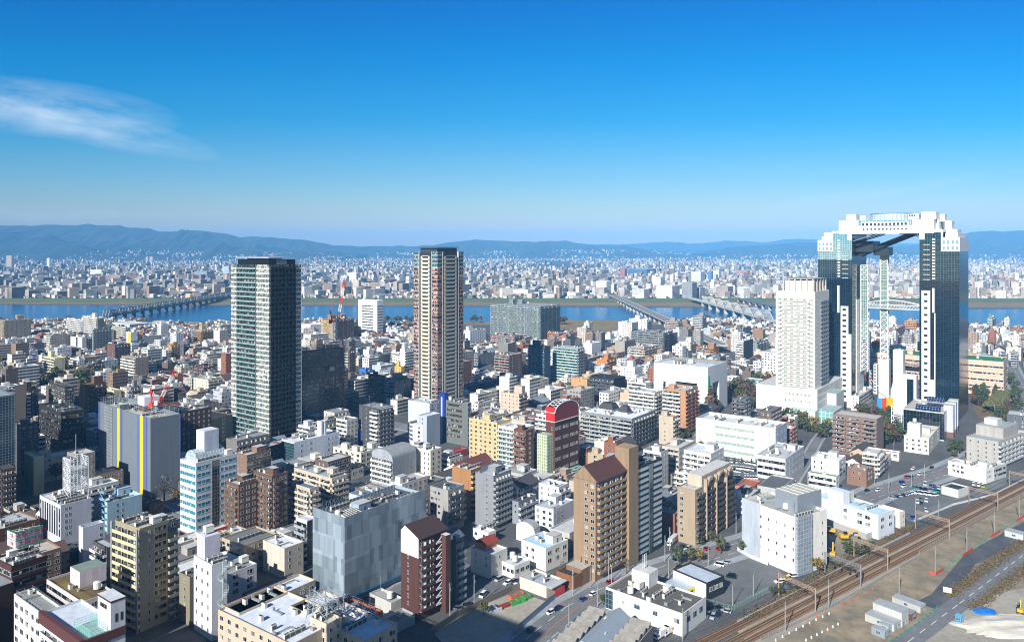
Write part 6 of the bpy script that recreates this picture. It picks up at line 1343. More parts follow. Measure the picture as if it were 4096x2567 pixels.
# -- cranes and the white lattice mast
def lattice(mb,p,q,w,n,m=0,m2=None,r=.12):
 p,q=Vector(p),Vector(q);d=(q-p).normalized();s_=d.cross(Vector((0,0,1)));s_=Vector((1,0,0))if s_.length<.05 else s_.normalized();u=d.cross(s_).normalized()
 C=[(s_*a+u*c)*w/2 for a,c in((-1,-1),(1,-1),(1,1),(-1,1))]
 for i in range(n):
  a,c=p.lerp(q,i/n),p.lerp(q,(i+1)/n);mm=m if m2 is None or(i//3)%2==0 else m2
  for k in range(4):mb.bar(a+C[k],c+C[k],r,mm,3);mb.bar(a+C[k],c+C[(k+1)%4],r*.7,mm,3);mb.bar(c+C[k],c+C[(k+1)%4],r*.7,mm,3)
CR_R,CR_W,CR_B=plain('#d2382a',.5),plain('#e6e6e4',.5),plain('#8fb0c8',.5)
def crane(base,z0,zd,tip,label,w=2.0,deck=4.0):
 r=empty('tower_crane',(base.x,base.y,z0));tag(r,label,'crane');t_=Vector(tip)-Vector((base.x,base.y,z0));zd-=z0
 mb=MB();lattice(mb,(0,0,0),(0,0,zd),w,max(4,int(zd/2.2)),0);mb.build('mast',[CR_B],r)
 mb=MB();mb.box(-deck,deck*.7,-1.6,1.6,zd,zd+1,0);mb.box(-deck,-deck+2.4,-1.8,1.8,zd-1.4,zd+1.6,0);mb.bar((-deck*.5,-1.2,zd+1),(-deck*.9,0,zd+10),.3,0);mb.bar((-deck*.5,1.2,zd+1),(-deck*.9,0,zd+10),.3,0);mb.bar((deck*.3,0,zd+1),(-deck*.9,0,zd+10),.25,0);mb.build('slewing_deck',[CR_R],r)
 mb=MB();mb.box(.4,2.4,-2.8,-1.6,zd+.6,zd+3,0);mb.build('cab',[CR_W],r)
 mb=MB();lattice(mb,(deck*.5,0,zd+1),t_,w*.75,17,0,1,.14);mb.bar((-deck*.9,0,zd+10),t_,.07,0,3);mb.build('jib',[CR_R,CR_W],r)
 return r
crane(Vector((-152,655)),58,80,(-143.5,657,120),'red and white luffing crane standing on the scaffolded tower',2.4,5)
crane(Vector((-216,462)),44,48,(-206,470,71),'orange-red luffing crane behind the striped netting building',2.0,3.5)
crane(at(1,1612,555),0,18,tuple(at(1,1612,555)+Vector((3,2,40))),'small orange crane among low roofs near the sandy works yard',1.6,2.5)
crane(at(2,1800,790),0,12,tuple(at(2,1800,790)+Vector((-2,2,52))),'thin orange crane jib beside the brick red tower',1.5,2.0)
D=382.0;r=empty('lattice_mast',((px(5,640,0)[0]-2048)/F*D,D,19.0),math.radians(52));tag(r,'white square steel lattice mast on the pale grey office roof','mast')
mb=MB();hw=4.2
for z0,z1 in((0,4),(4,9),(9,14),(14,19.5)):
 for(p,q)in(((-hw,-hw),(-hw,hw)),((-hw,hw),(hw,hw)),((hw,hw),(hw,-hw)),((hw,-hw),(-hw,-hw))):
  mb.bar((*p,z0),(*p,z1),.24,0);mb.bar((*p,z1),(*q,z1),.16,0);mb.bar((*p,z0),(*q,z1),.12,0,3);mb.bar((*q,z0),(*p,z1),.12,0,3)
  if z0:
   for i in range(1,5):c=Vector(p).lerp(Vector(q),i/5);mb.bar((c.x,c.y,z0),(c.x,c.y,z1),.1,0,3);mb.bar((*Vector(p),z0+(z1-z0)*i/5),(*Vector(q),z0+(z1-z0)*i/5),.08,0,3)
mb.bar((0,0,19.5),(0,0,31),.1,0);mb.build('lattice',[plain('#d9dde0',.5)],r)
for z in(4.2,14):mb=MB();mb.box(-hw,hw,-hw,hw,z,z+.12);mb.build('deck',[plain('#b5babd',.5)],r)
# -- bridges
def empty_at(name,p,label,cat,group=None):return tag(empty(name,(p[0],p[1],0)),label,cat,group)
STL=plain('#666c70',.5,.3,name='bridge_steel');CONC=plain('#b9b6ae',.8,name='concrete');WHS=plain('#c6c4bb',.6,name='white_steel')
r=empty_at('railway_bridge',(-800,1500),'long grey steel truss railway bridge crossing the blue river','bridge')
n=18;L_=660/n;DZ=9.0
sp=MB();
for dx in(-6,0,6):
 for i in range(6):
  y0,y1=L_*i/6,L_*(i+1)/6;hz=lambda k:11.5 if 0<k<6 else 0.0
  sp.bar((dx,y0,hz(i)),(dx,y1,hz(i+1)),.8,0,4);sp.bar((dx,y0,0),(dx,y1,0),.7,0,4)
  if i:sp.bar((dx,y0,0),(dx,y0,11.5),.45,0,3);sp.bar((-6,y0,11.5),(6,y0,11.5),.45,0,3)
  if 0<i<5:sp.bar((dx,y0,0 if i%2 else 11.5),(dx,y1,11.5 if i%2 else 0),.42,0,3)
sp.box(-6.5,6.5,0,L_,-1.2,-.2,1);m1=sp.mesh('truss_span',[STL,plain('#43474a',.7)])
pr=MB();pr.box(-4,4,-1.0,1.0,-4,DZ-1.2,0);m2=pr.mesh('pier',[plain('#4d5052',.8)])
for i in range(n+1):
 if i<n:inst('truss_span',m1,r,(i*.55,i*L_,DZ))
 inst('pier',m2,r,(i*.55,i*L_,0))
r=empty_at('road_bridge',(283,1035),'pale concrete road bridge with a long viaduct crossing the river','bridge')
mb=MB();Lb=1115;mb.box(-10,10,0,Lb,10.6,12,0);mb.face([(-9,0,12.02),(9,0,12.02),(9,Lb,12.02),(-9,Lb,12.02)],1)
for s in(-10,9.6):mb.box(s,s+.4,0,Lb,12,13.3,0)
mb.build('deck',[CONC,G_ASPH],r)
mb=MB();mb.box(-.3,.3,0,Lb,12.03,12.7,0);mb.build('median',[CONC],r)
pr=MB();pr.prism([(-6.5,-1.5),(6.5,-1.5),(6.5,1.5),(-6.5,1.5)],-4,7,0)
pr.face([(-9,-1.5,10.6),(-6.5,-1.5,7),(6.5,-1.5,7),(9,-1.5,10.6)],0);pr.face([(9,1.5,10.6),(6.5,1.5,7),(-6.5,1.5,7),(-9,1.5,10.6)],0);pr.face([(-9,1.5,10.6),(-6.5,1.5,7),(-6.5,-1.5,7),(-9,-1.5,10.6)],0);pr.face([(6.5,-1.5,7),(6.5,1.5,7),(9,1.5,10.6),(9,-1.5,10.6)],0)
m2=pr.mesh('pier',[CONC])
for i in range(21):inst('pier',m2,r,(0,47+i*51,0))
hn=MB();hn.box(-9.5,9.5,0,12,8.6,10.58,0);m3=hn.mesh('haunch',[CONC])
for i in range(10):inst('haunch',m3,r,(0,47+(i+10)*51-6,0))if i<11 else None
def arch_bridge(x,y0,y1,n,label):
 r=empty_at('arch_bridge',(x,y0),label,'bridge');L_=(y1-y0)/n;sp=MB()
 sp.box(-9,9,0,L_,9.6,11,0)
 for s in(-8.5,8.5):
  k=12;f=lambda i:(s,L_*i/k,11+14*math.sin(math.pi*i/k))
  for i in range(k):
   sp.bar(f(i),f(i+1),.75,0,4)
   if i:sp.bar((s,L_*i/k,11),f(i),.3,0,3)
   if i and i<k-1:sp.bar((s,L_*(i+1)/k,11),f(i),.18,0,3)
  sp.bar((s,0,11.2),(s,L_,11.2),.5,0,4)
 for i in range(3,10):p=L_*i/12;z=11+14*math.sin(math.pi*i/12);sp.bar((-8.5,p,z),(8.5,p,z),.3,0,3)
 sp.face([(-7.5,0,11.05),(7.5,0,11.05),(7.5,L_,11.05),(-7.5,L_,11.05)],1);m1=sp.mesh('arch_span',[WHS,G_ASPH])
 pr=MB();pr.box(-8,8,-2,2,-4,9.6,0);m2=pr.mesh('pier',[CONC])
 for i in range(n+1):
  if i<n:inst('arch_span',m1,r,(0,i*L_,0))
  inst('pier',m2,r,(0,i*L_,0))
 mb=MB();mb.box(-9,9,(y1-y0),y1-y0+140,9.6,11,0);mb.box(-9,9,-60,0,9.6,11,0);mb.build('approach',[WHS],r)
arch_bridge(478,1420,1890,7,'white bridge of repeated tied arches crossing the river')
r=empty_at('girder_bridge',(604,1480),'low dark girder railway bridge beyond the white arches','bridge')
mb=MB();mb.box(-5,5,0,560,8,11,0);mb.build('girder',[plain('#6d7478',.6)],r)
pr=MB();pr.box(-4,4,-1.5,1.5,-4,8,0);m2=pr.mesh('pier',[CONC])
for i in range(12):inst('pier',m2,r,(0,10+i*49,0))
# -- railway
RUST=plain('#6b4630',.8,.2,name='rail_rust');SLP=plain('#5f4c3a',.9,name='sleeper');RB=groundmat('rail_bed',('#8f7557','#7d6449','#9c8262'),.2,.95,.9)
p0,p1=at(8,0,1290).xy,at(8,2159,195).xy;RD=(p1-p0).normalized();RN=Vector((RD.y,-RD.x));rz=math.atan2(RD.y,RD.x)
LT=620.0;st=p0-RD*130
def rpos(t,x,y):
 q=at(t,x,y).xy-st;return q.dot(RD),q.dot(RN)
rl=MB();sl=MB()
for s in(-.62,.62):rl.box(0,LT,s-.06,s+.06,.34,.5,0)
for i in range(int(LT/1.25)):sl.box(i*1.25,i*1.25+.35,-1.2,1.2,.2,.345,0)
bd=MB();bd.prism([(0,-1.55),(LT,-1.55),(LT,1.55),(0,1.55)],0,.22,0)
mr,ms_,mbd=rl.mesh('rail',[RUST]),sl.mesh('sleeper',[SLP]),bd.mesh('track_bed',[RB])
TR=[rpos(8,0,1222)[1],rpos(8,0,1262)[1],rpos(8,0,1345)[1],rpos(8,0,1415)[1]]
names=['rusty railway track beside the weedy building line','rusty railway track second from the weedy building line','rusty railway track between the middle ballast and the yard side track','rusty railway track running along the yard fence']
for y,nm in zip(TR,names):
 q=st+RN*y;r=empty('railway_track',(q.x,q.y,.02),rz);tag(r,nm,'railway track','railway tracks')
 inst('rails',mr,r);tag(inst('sleepers',ms_,r),kind='stuff');inst('track_bed',mbd,r)
GY=plain('#8f9699',.5,.3,name='galvanised_steel');TAN=plain('#a08a72',.6,name='weathered_steel')
def gantry(A,C,label,mat,big=False):
 a,c=at(8,*A).xy,at(8,*C).xy;d=c-a;L_=d.length;r=empty('catenary_gantry',(a.x,a.y,0),math.atan2(d.y,d.x));tag(r,label,'gantry','gantries over the railway')
 for x in(0,L_):mb=MB();mb.bar((x,0,0),(x,0,9.6),.28,0,6);mb.build('mast',[mat],r)
 mb=MB()
 for s,z in((-.5,8.2),(.5,8.2),(-.5,9.2),(.5,9.2)):mb.bar((0,s,z),(L_,s,z),.11,0,3)
 n=int(L_/1.4)
 for i in range(n):
  x0,x1=L_*i/n,L_*(i+1)/n
  for s in(-.5,.5):mb.bar((x0,s,8.2 if i%2 else 9.2),(x1,s,9.2 if i%2 else 8.2),.07,0,3)
  mb.bar((x0,-.5,9.2),(x0,.5,9.2),.06,0,3)
 mb.build('truss_beam',[mat],r)
 for u in(.22,.42,.66,.85):
  mb=MB();mb.bar((L_*u,0,8.2),(L_*u,0,6.4),.07,0,3);mb.bar((L_*u-.9,0,6.6),(L_*u+.9,0,7.4),.06,0,3)
  if big:mb.box(L_*u-.35,L_*u+.35,-.25,.25,5.2,6.6,1)
  mb.build('hanger',[GY,plain('#22262a',.5)],r)
for k,g in enumerate([((90,1120),(400,1262),'tan lattice gantry across the tracks beside the white clinic end',TAN),((480,932),(782,1048),'grey gantry with hanging signals next to the white railway hotel',GY,True),((725,800),(1010,908),'tan lattice gantry across the tracks behind the yellow excavators',TAN),((1245,555),(1528,640),'tan lattice gantry across the tracks near the pale-blue-roofed office',TAN),((1695,340),(1938,405),'tan lattice gantry across the tracks near the black-roofed house',TAN),((2035,200),(2262,248),'farthest tan lattice gantry across the railway tracks',TAN)]):gantry(*g)
for i,y in enumerate(TR):
 mb=MB();q=st+RN*y
 for z in(5.6,6.9):mb.bar((0,0,z),(LT,0,z),.035,0,3)
 o=mb.build('overhead_wire',[plain('#3a3c3e',.5)],None,(q.x,q.y,0),rz);tag(o,('overhead wire above the %s'%names[i].split('rusty ')[1]),'wire','overhead wires')
def pole(t,x,y,h,label,arms=2,mat=None,name='utility_pole',cat='pole',lamp=False,grp='utility poles'):
 p=at(t,x,y);r=empty(name,p,random.uniform(-.3,.3)+.9);tag(r,label,cat,grp);mat=mat or plain('#9a9a94',.7,name='pole_concrete')
 mb=MB();mb.cyl(0,0,0,h,.2,0,6,.13);mb.build('pole_shaft',[mat],r)
 mb=MB()
 if lamp:mb.bar((0,0,h),(1.9,0,h+.5),.07);mb.box(1.6,2.6,-.17,.17,h+.42,h+.58)
 else:
  for i in range(arms):mb.bar((-.95,0,h-.5-i*.9),(.95,0,h-.5-i*.9),.07)
  mb.cyl(.35,0,h-3.2,h-2.2,.28,0,8)
 mb.build('lamp_arm' if lamp else 'cross_arm',[GY],r);return r
yp=[(145,1425),(512,1228),(1107,1112),(1410,922),(1677,748),(1908,603),(2118,466)]
wh=['grey yard pole nearest the lower edge of the photo','grey yard pole beside the bend of the track fence','grey yard pole ringed by red cones with two arms','grey yard pole standing in the corner of a red barrier','grey yard pole behind the second red barrier','grey yard pole behind the third red barrier','farthest grey yard pole by the last red barrier']
for(x,y),l in zip(yp,wh):pole(8,x,y,11.5,l,grp='yard poles')
for t,x,y,h,l in((7,1290,832,12,'tall concrete pole on the kerb before the slender black glass tower'),(7,1330,738,11,'concrete pole by the parked truck beside the taupe arched block'),(7,1545,748,12,'leaning-shadow pole at the taupe arched block entrance'),(7,815,1010,13,'concrete pole at the foot of the tan curved-balcony tower'),(7,512,1112,12,'concrete pole beside the timber-clad shop'),(7,572,978,10,'wooden-brown pole against the entrance wing of the tan tower'),(7,1890,605,11,'concrete pole near the white railway hotel corner'),(7,1440,1500,12,'brown pole before the white curved clinic wall'),(6,1635,1292,13,'grey pole at the chocolate tower corner'),(6,1840,1218,13,'tall grey pole in the small lot of parked cars'),(8,1020,255,12,'concrete pole beside the busy lot near the brown shop house'),(8,900,190,11,'concrete pole along the road past the brown shop house'),(8,335,250,12,'pole with many arms at the green-terraced white block'),(8,1245,455,10,'pink-grey pole where the side street meets the lot'),(8,1440,470,10,'brown pole along the side street fence'),(4,1955,1150,14,'thin pole amid the trees before the avenue'),(3,1240,1500,11,'pole beside the long carport roof')):pole(t,x,y,h,l)
for t,x,y,l in((7,720,1210,'street lamp on the kerb before the white curved clinic'),(7,480,1370,'street lamp between the road and the saw-tooth works'),(7,840,1028,'street lamp by the tan tower forecourt'),(7,1655,870,'street lamp at the parking lot entrance'),(7,1320,985,'street lamp beside the showroom carport'),(7,2035,1120,'white lot lamp by the far fence corner of the parking lot'),(7,1862,1205,'white lot lamp by the near fence of the parking lot'),(7,660,1050,'short white lamp on the tan tower corner pavement'),(8,1210,200,'street lamp by the main road near the busy lot'),(8,1320,130,'street lamp along the main road beyond the busy lot'),(4,2110,870,'street lamp on the wide avenue by the pink hall'),(4,2140,1010,'street lamp on the wide avenue by the tall hedge'),(4,2075,1190,'street lamp near the large grey stepped block')):pole(t,x,y,8.5,l,name='street_lamp',cat='street lamp',lamp=True,grp='street lamps')
# -- fences and barriers
def fence(name,pts,h,label,mat,gap=2.2,solid=False,t=8,cat='fence'):
 pl=[at(*(p if len(p)==3 else(t,*p))).xy for p in pts];o=pl[0];mb=MB()
 for p,q in zip(pl,pl[1:]):
  p,q=p-o,q-o;d=(q-p);n=max(1,int(d.length/gap));u=d.normalized();s_=Vector((-u.y,u.x))*.04
  if solid:mb.prism([tuple(p-s_),tuple(q-s_),tuple(q+s_),tuple(p+s_)],.02,h,0)
  else:
   for z in(.25,h*.5,h):mb.bar((*p,z),(*q,z),.04,0,3)
   m=int(d.length/.55)
   for i in range(m+1):c=p.lerp(q,i/m);mb.bar((*c,0),(*c,h),.025 if i%4 else .06,0,3)
 ob=mb.build(name,[mat],None,(o.x,o.y,0));tag(ob,label,cat);return ob
fence('track_fence',[(-60,1500),(540,1218),(1270,800),(1282,757),(2159,285),(2300,215)],1.8,'long grey wire fence between the tracks and the dirt yard',GY)
fence('concrete_wall',[(-260,1350),(280,1075),(840,775),(1195,600)],1.0,'low whitish wall at the building side of the tracks',plain('#b5b3ac',.9),solid=True,cat='wall')
fence('white_guard_wall',[(1230,500),(1560,360),(1900,275),(2250,100)],1.1,'white low wall between the side street and the tracks',plain('#d5d5d0',.8),solid=True,cat='wall')
fence('site_hoarding',[(7,0,1462),(7,362,1150)],2.6,'corrugated grey-blue hoarding along the road by the building site',plain('#8d98a8',.6),solid=True)
fence('timber_fence',[(6,1480,1440),(6,1700,1300),(6,1900,1205),(6,2159,1080),(7,60,1060)],2.4,'dark plank fence between the small lot and the building site',plain('#6d655c',.8),solid=True)
fence('lot_fence',[(7,1645,1200),(7,1850,1260),(7,2159,1090)],2.6,'tall green wire fence around the parking lot corner',plain('#7d9f96',.5))
fence('excavation_wall',[(8,498,520),(8,830,650),(8,1000,585)],3.0,'grey block wall around the excavation beneath the pale-blue-roofed office',plain('#a9a9a6',.9),solid=True,cat='wall')
fence('wire_fence',[(1150,490),(1480,345),(1700,300),(2200,70)],1.8,'dark wire fence along the little side street',plain('#5f6466',.5))
fence('board_fence',[(7,1900,740),(7,2000,800),(7,2159,865)],1.8,'pale board fence before the white railway hotel',plain('#c9ced2',.7),solid=True)
for pts,l in(([(1362,935),(1415,948),(1482,905)],'red plastic barrier bent around a yard pole'),([(1645,790),(1730,735)],'red plastic barrier, second along the wet track'),([(1880,632),(1957,585)],'red plastic barrier, third along the wet track'),([(2097,495),(2175,450)],'farthest red plastic barrier along the wet track')):fence('barrier',pts,1.3,l,plain('#c24a30',.6),solid=True,cat='barrier')
bm=MB();bm.bar((-.5,0,0),(-.5,0,.9),.05);bm.bar((.5,0,0),(.5,0,.9),.05);bm.bar((-.7,0,.85),(.7,0,.85),.09);bm.bar((-.7,0,.5),(.7,0,.5),.07);bm.box(-.3,.3,-.25,.25,0,.08);BMe=bm.mesh('barricade',[plain('#1f9f86',.5)])
def row(nm,me,pts,n,lab,cat,grp,t=8,rz=.6):
 pl=[at(t,*p).xy for p in pts];L_=[0]
 for p,q in zip(pl,pl[1:]):L_.append(L_[-1]+(q-p).length)
 for i in range(n):
  s_=L_[-1]*i/max(1,n-1)
  for k in range(len(pl)-1):
   if L_[k]<=s_<=L_[k+1]+1e-6:c=pl[k].lerp(pl[k+1],(s_-L_[k])/max(1e-6,L_[k+1]-L_[k]));break
  o=inst(nm,me,None,(c.x,c.y,.02),rz);tag(o,lab,cat,grp)
row('barricade',BMe,[(1500,885),(1632,798)],6,'green pipe barricade in the row between the first two red barriers','barricade','green barricades near the first red barrier')
row('barricade',BMe,[(1750,712),(1870,638)],6,'green pipe barricade in the row between the second and third red barriers','barricade','green barricades near the second red barrier')
row('barricade',BMe,[(1968,568),(2085,500)],6,'green pipe barricade in the row before the farthest red barrier','barricade','green barricades near the last red barrier')
row('barricade',BMe,[(1040,1510),(1200,1408),(1290,1338),(1425,1225)],12,'green pipe barricade in the row along the road verge by the site cabins','barricade','green barricades along the haul road')
cn=MB();cn.cyl(0,0,.06,.85,.26,0,8,.05);cn.box(-.3,.3,-.3,.3,0,.06);CMe=cn.mesh('traffic_cone',[plain('#d8452a',.5)])
row('traffic_cone',CMe,[(335,1335),(540,1235),(710,1165),(880,1070)],9,'orange-red cone in the line beside the track fence','cone','cones beside the track fence')
row('traffic_cone',CMe,[(1072,1118),(1110,1140),(1138,1128)],6,'orange-red cone in the cluster around the two-armed yard pole','cone','cones around the yard pole')
dr=MB();dr.cyl(0,0,0,.75,.32,0,8,.26);dr.cyl(0,0,.75,1.0,.1,1,6);DMe=dr.mesh('marker_drum',[plain('#e3e3de',.6),plain('#8d8f90',.6)])
row('marker_drum',DMe,[(65,1500),(180,1440),(290,1385),(400,1330),(515,1275)],9,'white marker drum in the line along the yard path','drum','white drums along the yard path')
row('marker_drum',DMe,[(320,1500),(430,1445),(530,1395),(590,1365)],7,'white marker drum in the short line around the excavated corner','drum','white drums around the excavated corner')
# -- site cabins, signs, heaps
def cabin(t,x,y,wx,wy,h,colr,label,name='site_cabin',cat='cabin',a=52,z=0,roof='#9fa6a8'):
 p=at(t,x,y);r=empty(name,(p.x,p.y,z),math.radians(90-a));tag(r,label,cat)
 mb=MB();mb.box(0,wx,0,wy,.15,h,0);m=wall(colr,.15,.6,(1.2,h));mb.build('wall',[m],r)
 mb=MB();mb.box(-.12,wx+.12,-.12,wy+.12,h,h+.14,0);mb.build('roof',[roofm(roof,.25)],r)
 mb=MB();mb.box(wx*.2,wx*.2+.9,-.05,-.005,.2,2.1,0);mb.build('door',[plain('#7d868c',.5)],r)
 inst('window',wmesh(1.6,.9,2,'#b5babd','#4a5a66',.2)[2],r,(wx*.68,0,1.2));inst('window',wmesh(1.6,.9,2,'#b5babd','#4a5a66',.2)[2],r,(0,wy*.5,1.2),-math.pi/2);return r
cabin(8,1128,1392,5.5,11,5.6,'#c5c5c0','two-storey grey site cabin, tallest of the cabin group')
cabin(8,1062,1428,5.5,11,2.8,'#bfc0bb','low pale site cabin directly before the two-storey one')
cabin(8,1210,1335,4,9,2.7,'#6d463e','red-brown site cabin between grey ones',roof='#8d8f90')
cabin(8,1285,1272,4.5,11,2.7,'#b9bab5','grey site cabin at the back of the cabin group')
cabin(8,985,1490,3,5,2.7,'#8f9aa2','small blue-grey shed at the near end of the cabin group','site_shed','shed')
cabin(8,1015,1440,2.5,3.5,2.6,'#aeb4b4','small pale shed beside the blue-grey shed','site_shed','shed')
cabin(8,2150,660,5,8,3,'#c9ced0','white hut with a blue edge beside the weedy verge','site_hut','hut')
r=cabin(8,1632,1362,2.3,2.3,2.7,'#2f8fc4','bright blue portable toilet on the gravel corner','portable_toilet','toilet',roof='#5fb0d6')
mb=MB();mb.box(-1.5,1.5,-.06,.06,1.0,3.2,0);mb.box(-1.5,1.5,-.07,.07,1.0,1.35,2);mb.bar((-1.2,0,0),(-1.2,0,1),.06,1);mb.bar((1.2,0,0),(1.2,0,1),.06,1);tag(mb.build('notice_board',[plain('#e6e6e2',.5),GY,plain('#d9b53a',.5)],None,at(8,1512,1115),-.5),'white notice board on posts beside the haul road','sign')
def heap(name,t,x,y,wx,wy,h,colr,label,cat,seed=0):
 mb=MB();n,m=14,14;rd=seed;g=[]
 for j in range(m+1):
  g.append([])
  for i in range(n+1):
   u,v=i/n*2-1,j/m*2-1;q=max(0,1-u*u-v*v);k=1+.25*noise.noise((u*2,v*2,rd))
   g[j].append((u*wx*k,v*wy*k,h*(q**.7)*(1+.5*noise.noise((u*2.5,v*2.5,rd+5)))-.03))
 for j in range(m):
  for i in range(n):mb.face([g[j][i],g[j][i+1],g[j+1][i+1],g[j+1][i]])
 tag(mb.build(name,[colr],None,at(t,x,y)),label,cat)
heap('tarpaulin',8,1822,1250,4.6,3.2,1.0,plain('#1f74c8',.5),'crumpled blue tarpaulin on the gravel yard','tarpaulin',3)
heap('sand_heap',3,150,300,30,14,6,G_SAND,'pale sand heap on the river field','heap',1)
heap('sand_heap',1,1420,325,42,14,8,G_GRAVEL,'wide grey-beige sand heap at the works by the river','heap',2)
heap('sand_heap',8,918,1338,1.8,1.4,.7,G_SAND,'tiny pale sand pile beside the site cabins','heap',4)
heap('sand_heap',8,2040,1380,20,9,1.5,G_SAND,'broad white sand mound behind the blue toilet','heap',6)
for t,x,y,w,d,h,c,l in((7,20,1190,2.4,4,1.4,'#2fa03a','bright green skip at the near end of the building site'),(7,70,1170,2.4,4,1.4,'#35ac40','bright green skip, middle of the green row'),(7,115,1145,2.4,4,1.4,'#2f9a3a','bright green skip at the fence end of the row'),(7,10,1140,2.2,3.6,1.3,'#c9622f','orange skip behind the green row'),(7,60,1120,2.2,3.6,1.3,'#cf6a35','orange skip by the dry weeds'),(6,2090,1215,2,7,1.0,'#8a3a2c','stack of rust red beams in the building site'),(6,2010,1250,2.5,6,1.0,'#b9bcc0','pallet of grey pipes in the building site')):
 p=at(t,x,y);r=empty('skip' if 'skip' in l else 'beam_stack' if 'beam' in l else 'pipe_pallet',p,.65);tag(r,l,'skip' if 'skip' in l else 'stack')
 mb=MB()
 if 'skip' in l:
  mb.prism([(-d/2+.4,-w/2),(d/2-.4,-w/2),(d/2-.4,w/2),(-d/2+.4,w/2)],0,.1,0)
  for s in(-1,1):
   mb.box(-d/2,d/2,s*w/2-.06,s*w/2+.06,0,h,0);mb.box(s*(d/2-.2)-.06,s*(d/2-.2)+.06,-w/2,w/2,0,h,0)
  mb.box(-d/2+.3,d/2-.3,-w/2+.06,w/2-.06,.1,h-.3,1)
  mb.build('body',[plain(c,.5),plain('#6d665c',.9)],r)
 else:
  for i in range(5):
   for j in range(3):mb.box(-d/2,d/2,-w/2+i*w/5,-w/2+i*w/5+w/6,j*.36,j*.36+.3,0)
  mb.build('beams' if 'beam' in l else 'pipes',[plain(c,.6)],r)
# -- vehicles
LATER=[]
TY=plain('#17181a',.8,name='tyre');CG=glass('#0f1418',.08,0.0)
def car_parts(kind):
 if kind in MC:return MC[kind]
 L_,Wd,hb,hc,f0,f1={'car':(4.3,1.72,.82,1.46,.28,.93),'van':(4.5,1.76,1.0,1.92,.12,.97),'kei':(3.4,1.5,.9,1.7,.16,.97)}[kind]
 bd=MB();prof=[(-L_/2,.25),(L_/2,.25),(L_/2,hb*.92),(L_/2-L_*(1-f1),hb),(-L_/2+L_*f0*.9,hb),(-L_/2,hb*.82)]
 w=Wd/2;bd.face([(x,-w,z)for x,z in prof],0);bd.face([(x,w,z)for x,z in prof[::-1]],0)
 for i in range(6):a,c=prof[i],prof[(i+1)%6];bd.face([(a[0],-w,a[1]),(a[0],w,a[1]),(c[0],w,c[1]),(c[0],-w,c[1])][::-1],0)
 x0,x1=-L_/2+L_*f0,-L_/2+L_*f1;x0t,x1t=x0+.55,x1-.25;wt=w-.16
 rf=[(x0t,-wt,hc),(x1t,-wt,hc),(x1t,wt,hc),(x0t,wt,hc)];bs=[(x0,-w+.03,hb),(x1,-w+.03,hb),(x1,w-.03,hb),(x0,w-.03,hb)]
 bd.face(rf,0);bd.box(x0t,x1t,-wt,wt,hc,hc+.03,0);gl=MB()
 for i in range(4):j=(i+1)%4;gl.face([bs[i],bs[j],rf[j],rf[i]],0)
 wh=MB()
 for s in(-1,1):
  pass
 for i in range(12):
  a,c=2*math.pi*i/12,2*math.pi*(i+1)/12;p=lambda q,y:(.31*math.cos(q),y,.31*math.sin(q));wh.face([p(a,-.1),p(c,-.1),p(c,.1),p(a,.1)][::-1],0)
 wh.face([(.31*math.cos(2*math.pi*i/12),-.1,.31*math.sin(2*math.pi*i/12))for i in range(12)][::-1],0);wh.face([(.31*math.cos(2*math.pi*i/12),.1,.31*math.sin(2*math.pi*i/12))for i in range(12)],0)
 MC[kind]=(bd,gl.mesh('window',[CG]),wh.mesh('wheel',[TY]),L_,Wd,{});return MC[kind]
CARW={'white':'#e6e8ea','silver':'#a9aeb3','black':'#15171a','grey':'#5f656b','blue':'#23509a','red':'#a8221f','navy':'#1b2740','yellow':'#d9b92f','green':'#9ab52a','teal':'#3a8a94'}
def car(t,x,y,colr,label,rz,kind='car',grp='parked cars'):
 bd,gm,wm,L_,Wd,cc=car_parts(kind)
 if colr not in cc:
  m,tt,pb=newmat('car_paint');pb.inputs['Base Color'].default_value=(*lin(CARW[colr]),1);pb.inputs['Roughness'].default_value=.3;pb.inputs['Coat Weight'].default_value=.6;cc[colr]=bd.mesh('body',[m])
 p=at(t,x,y)if t is not None else Vector((x,y,0));r=empty({'car':'parked_car','van':'parked_van','kei':'small_van'}[kind],(p.x,p.y,.03),rz);tag(r,label,'van' if kind!='car' else 'car',grp)
 inst('body',cc[colr],r);inst('window',gm,r)
 for sx in(-1,1):
  for sy_ in(-1,1):inst('wheel',wm,r,(sx*L_*.3,sy_*(Wd/2-.08),.31))
 return r
RZ=rz
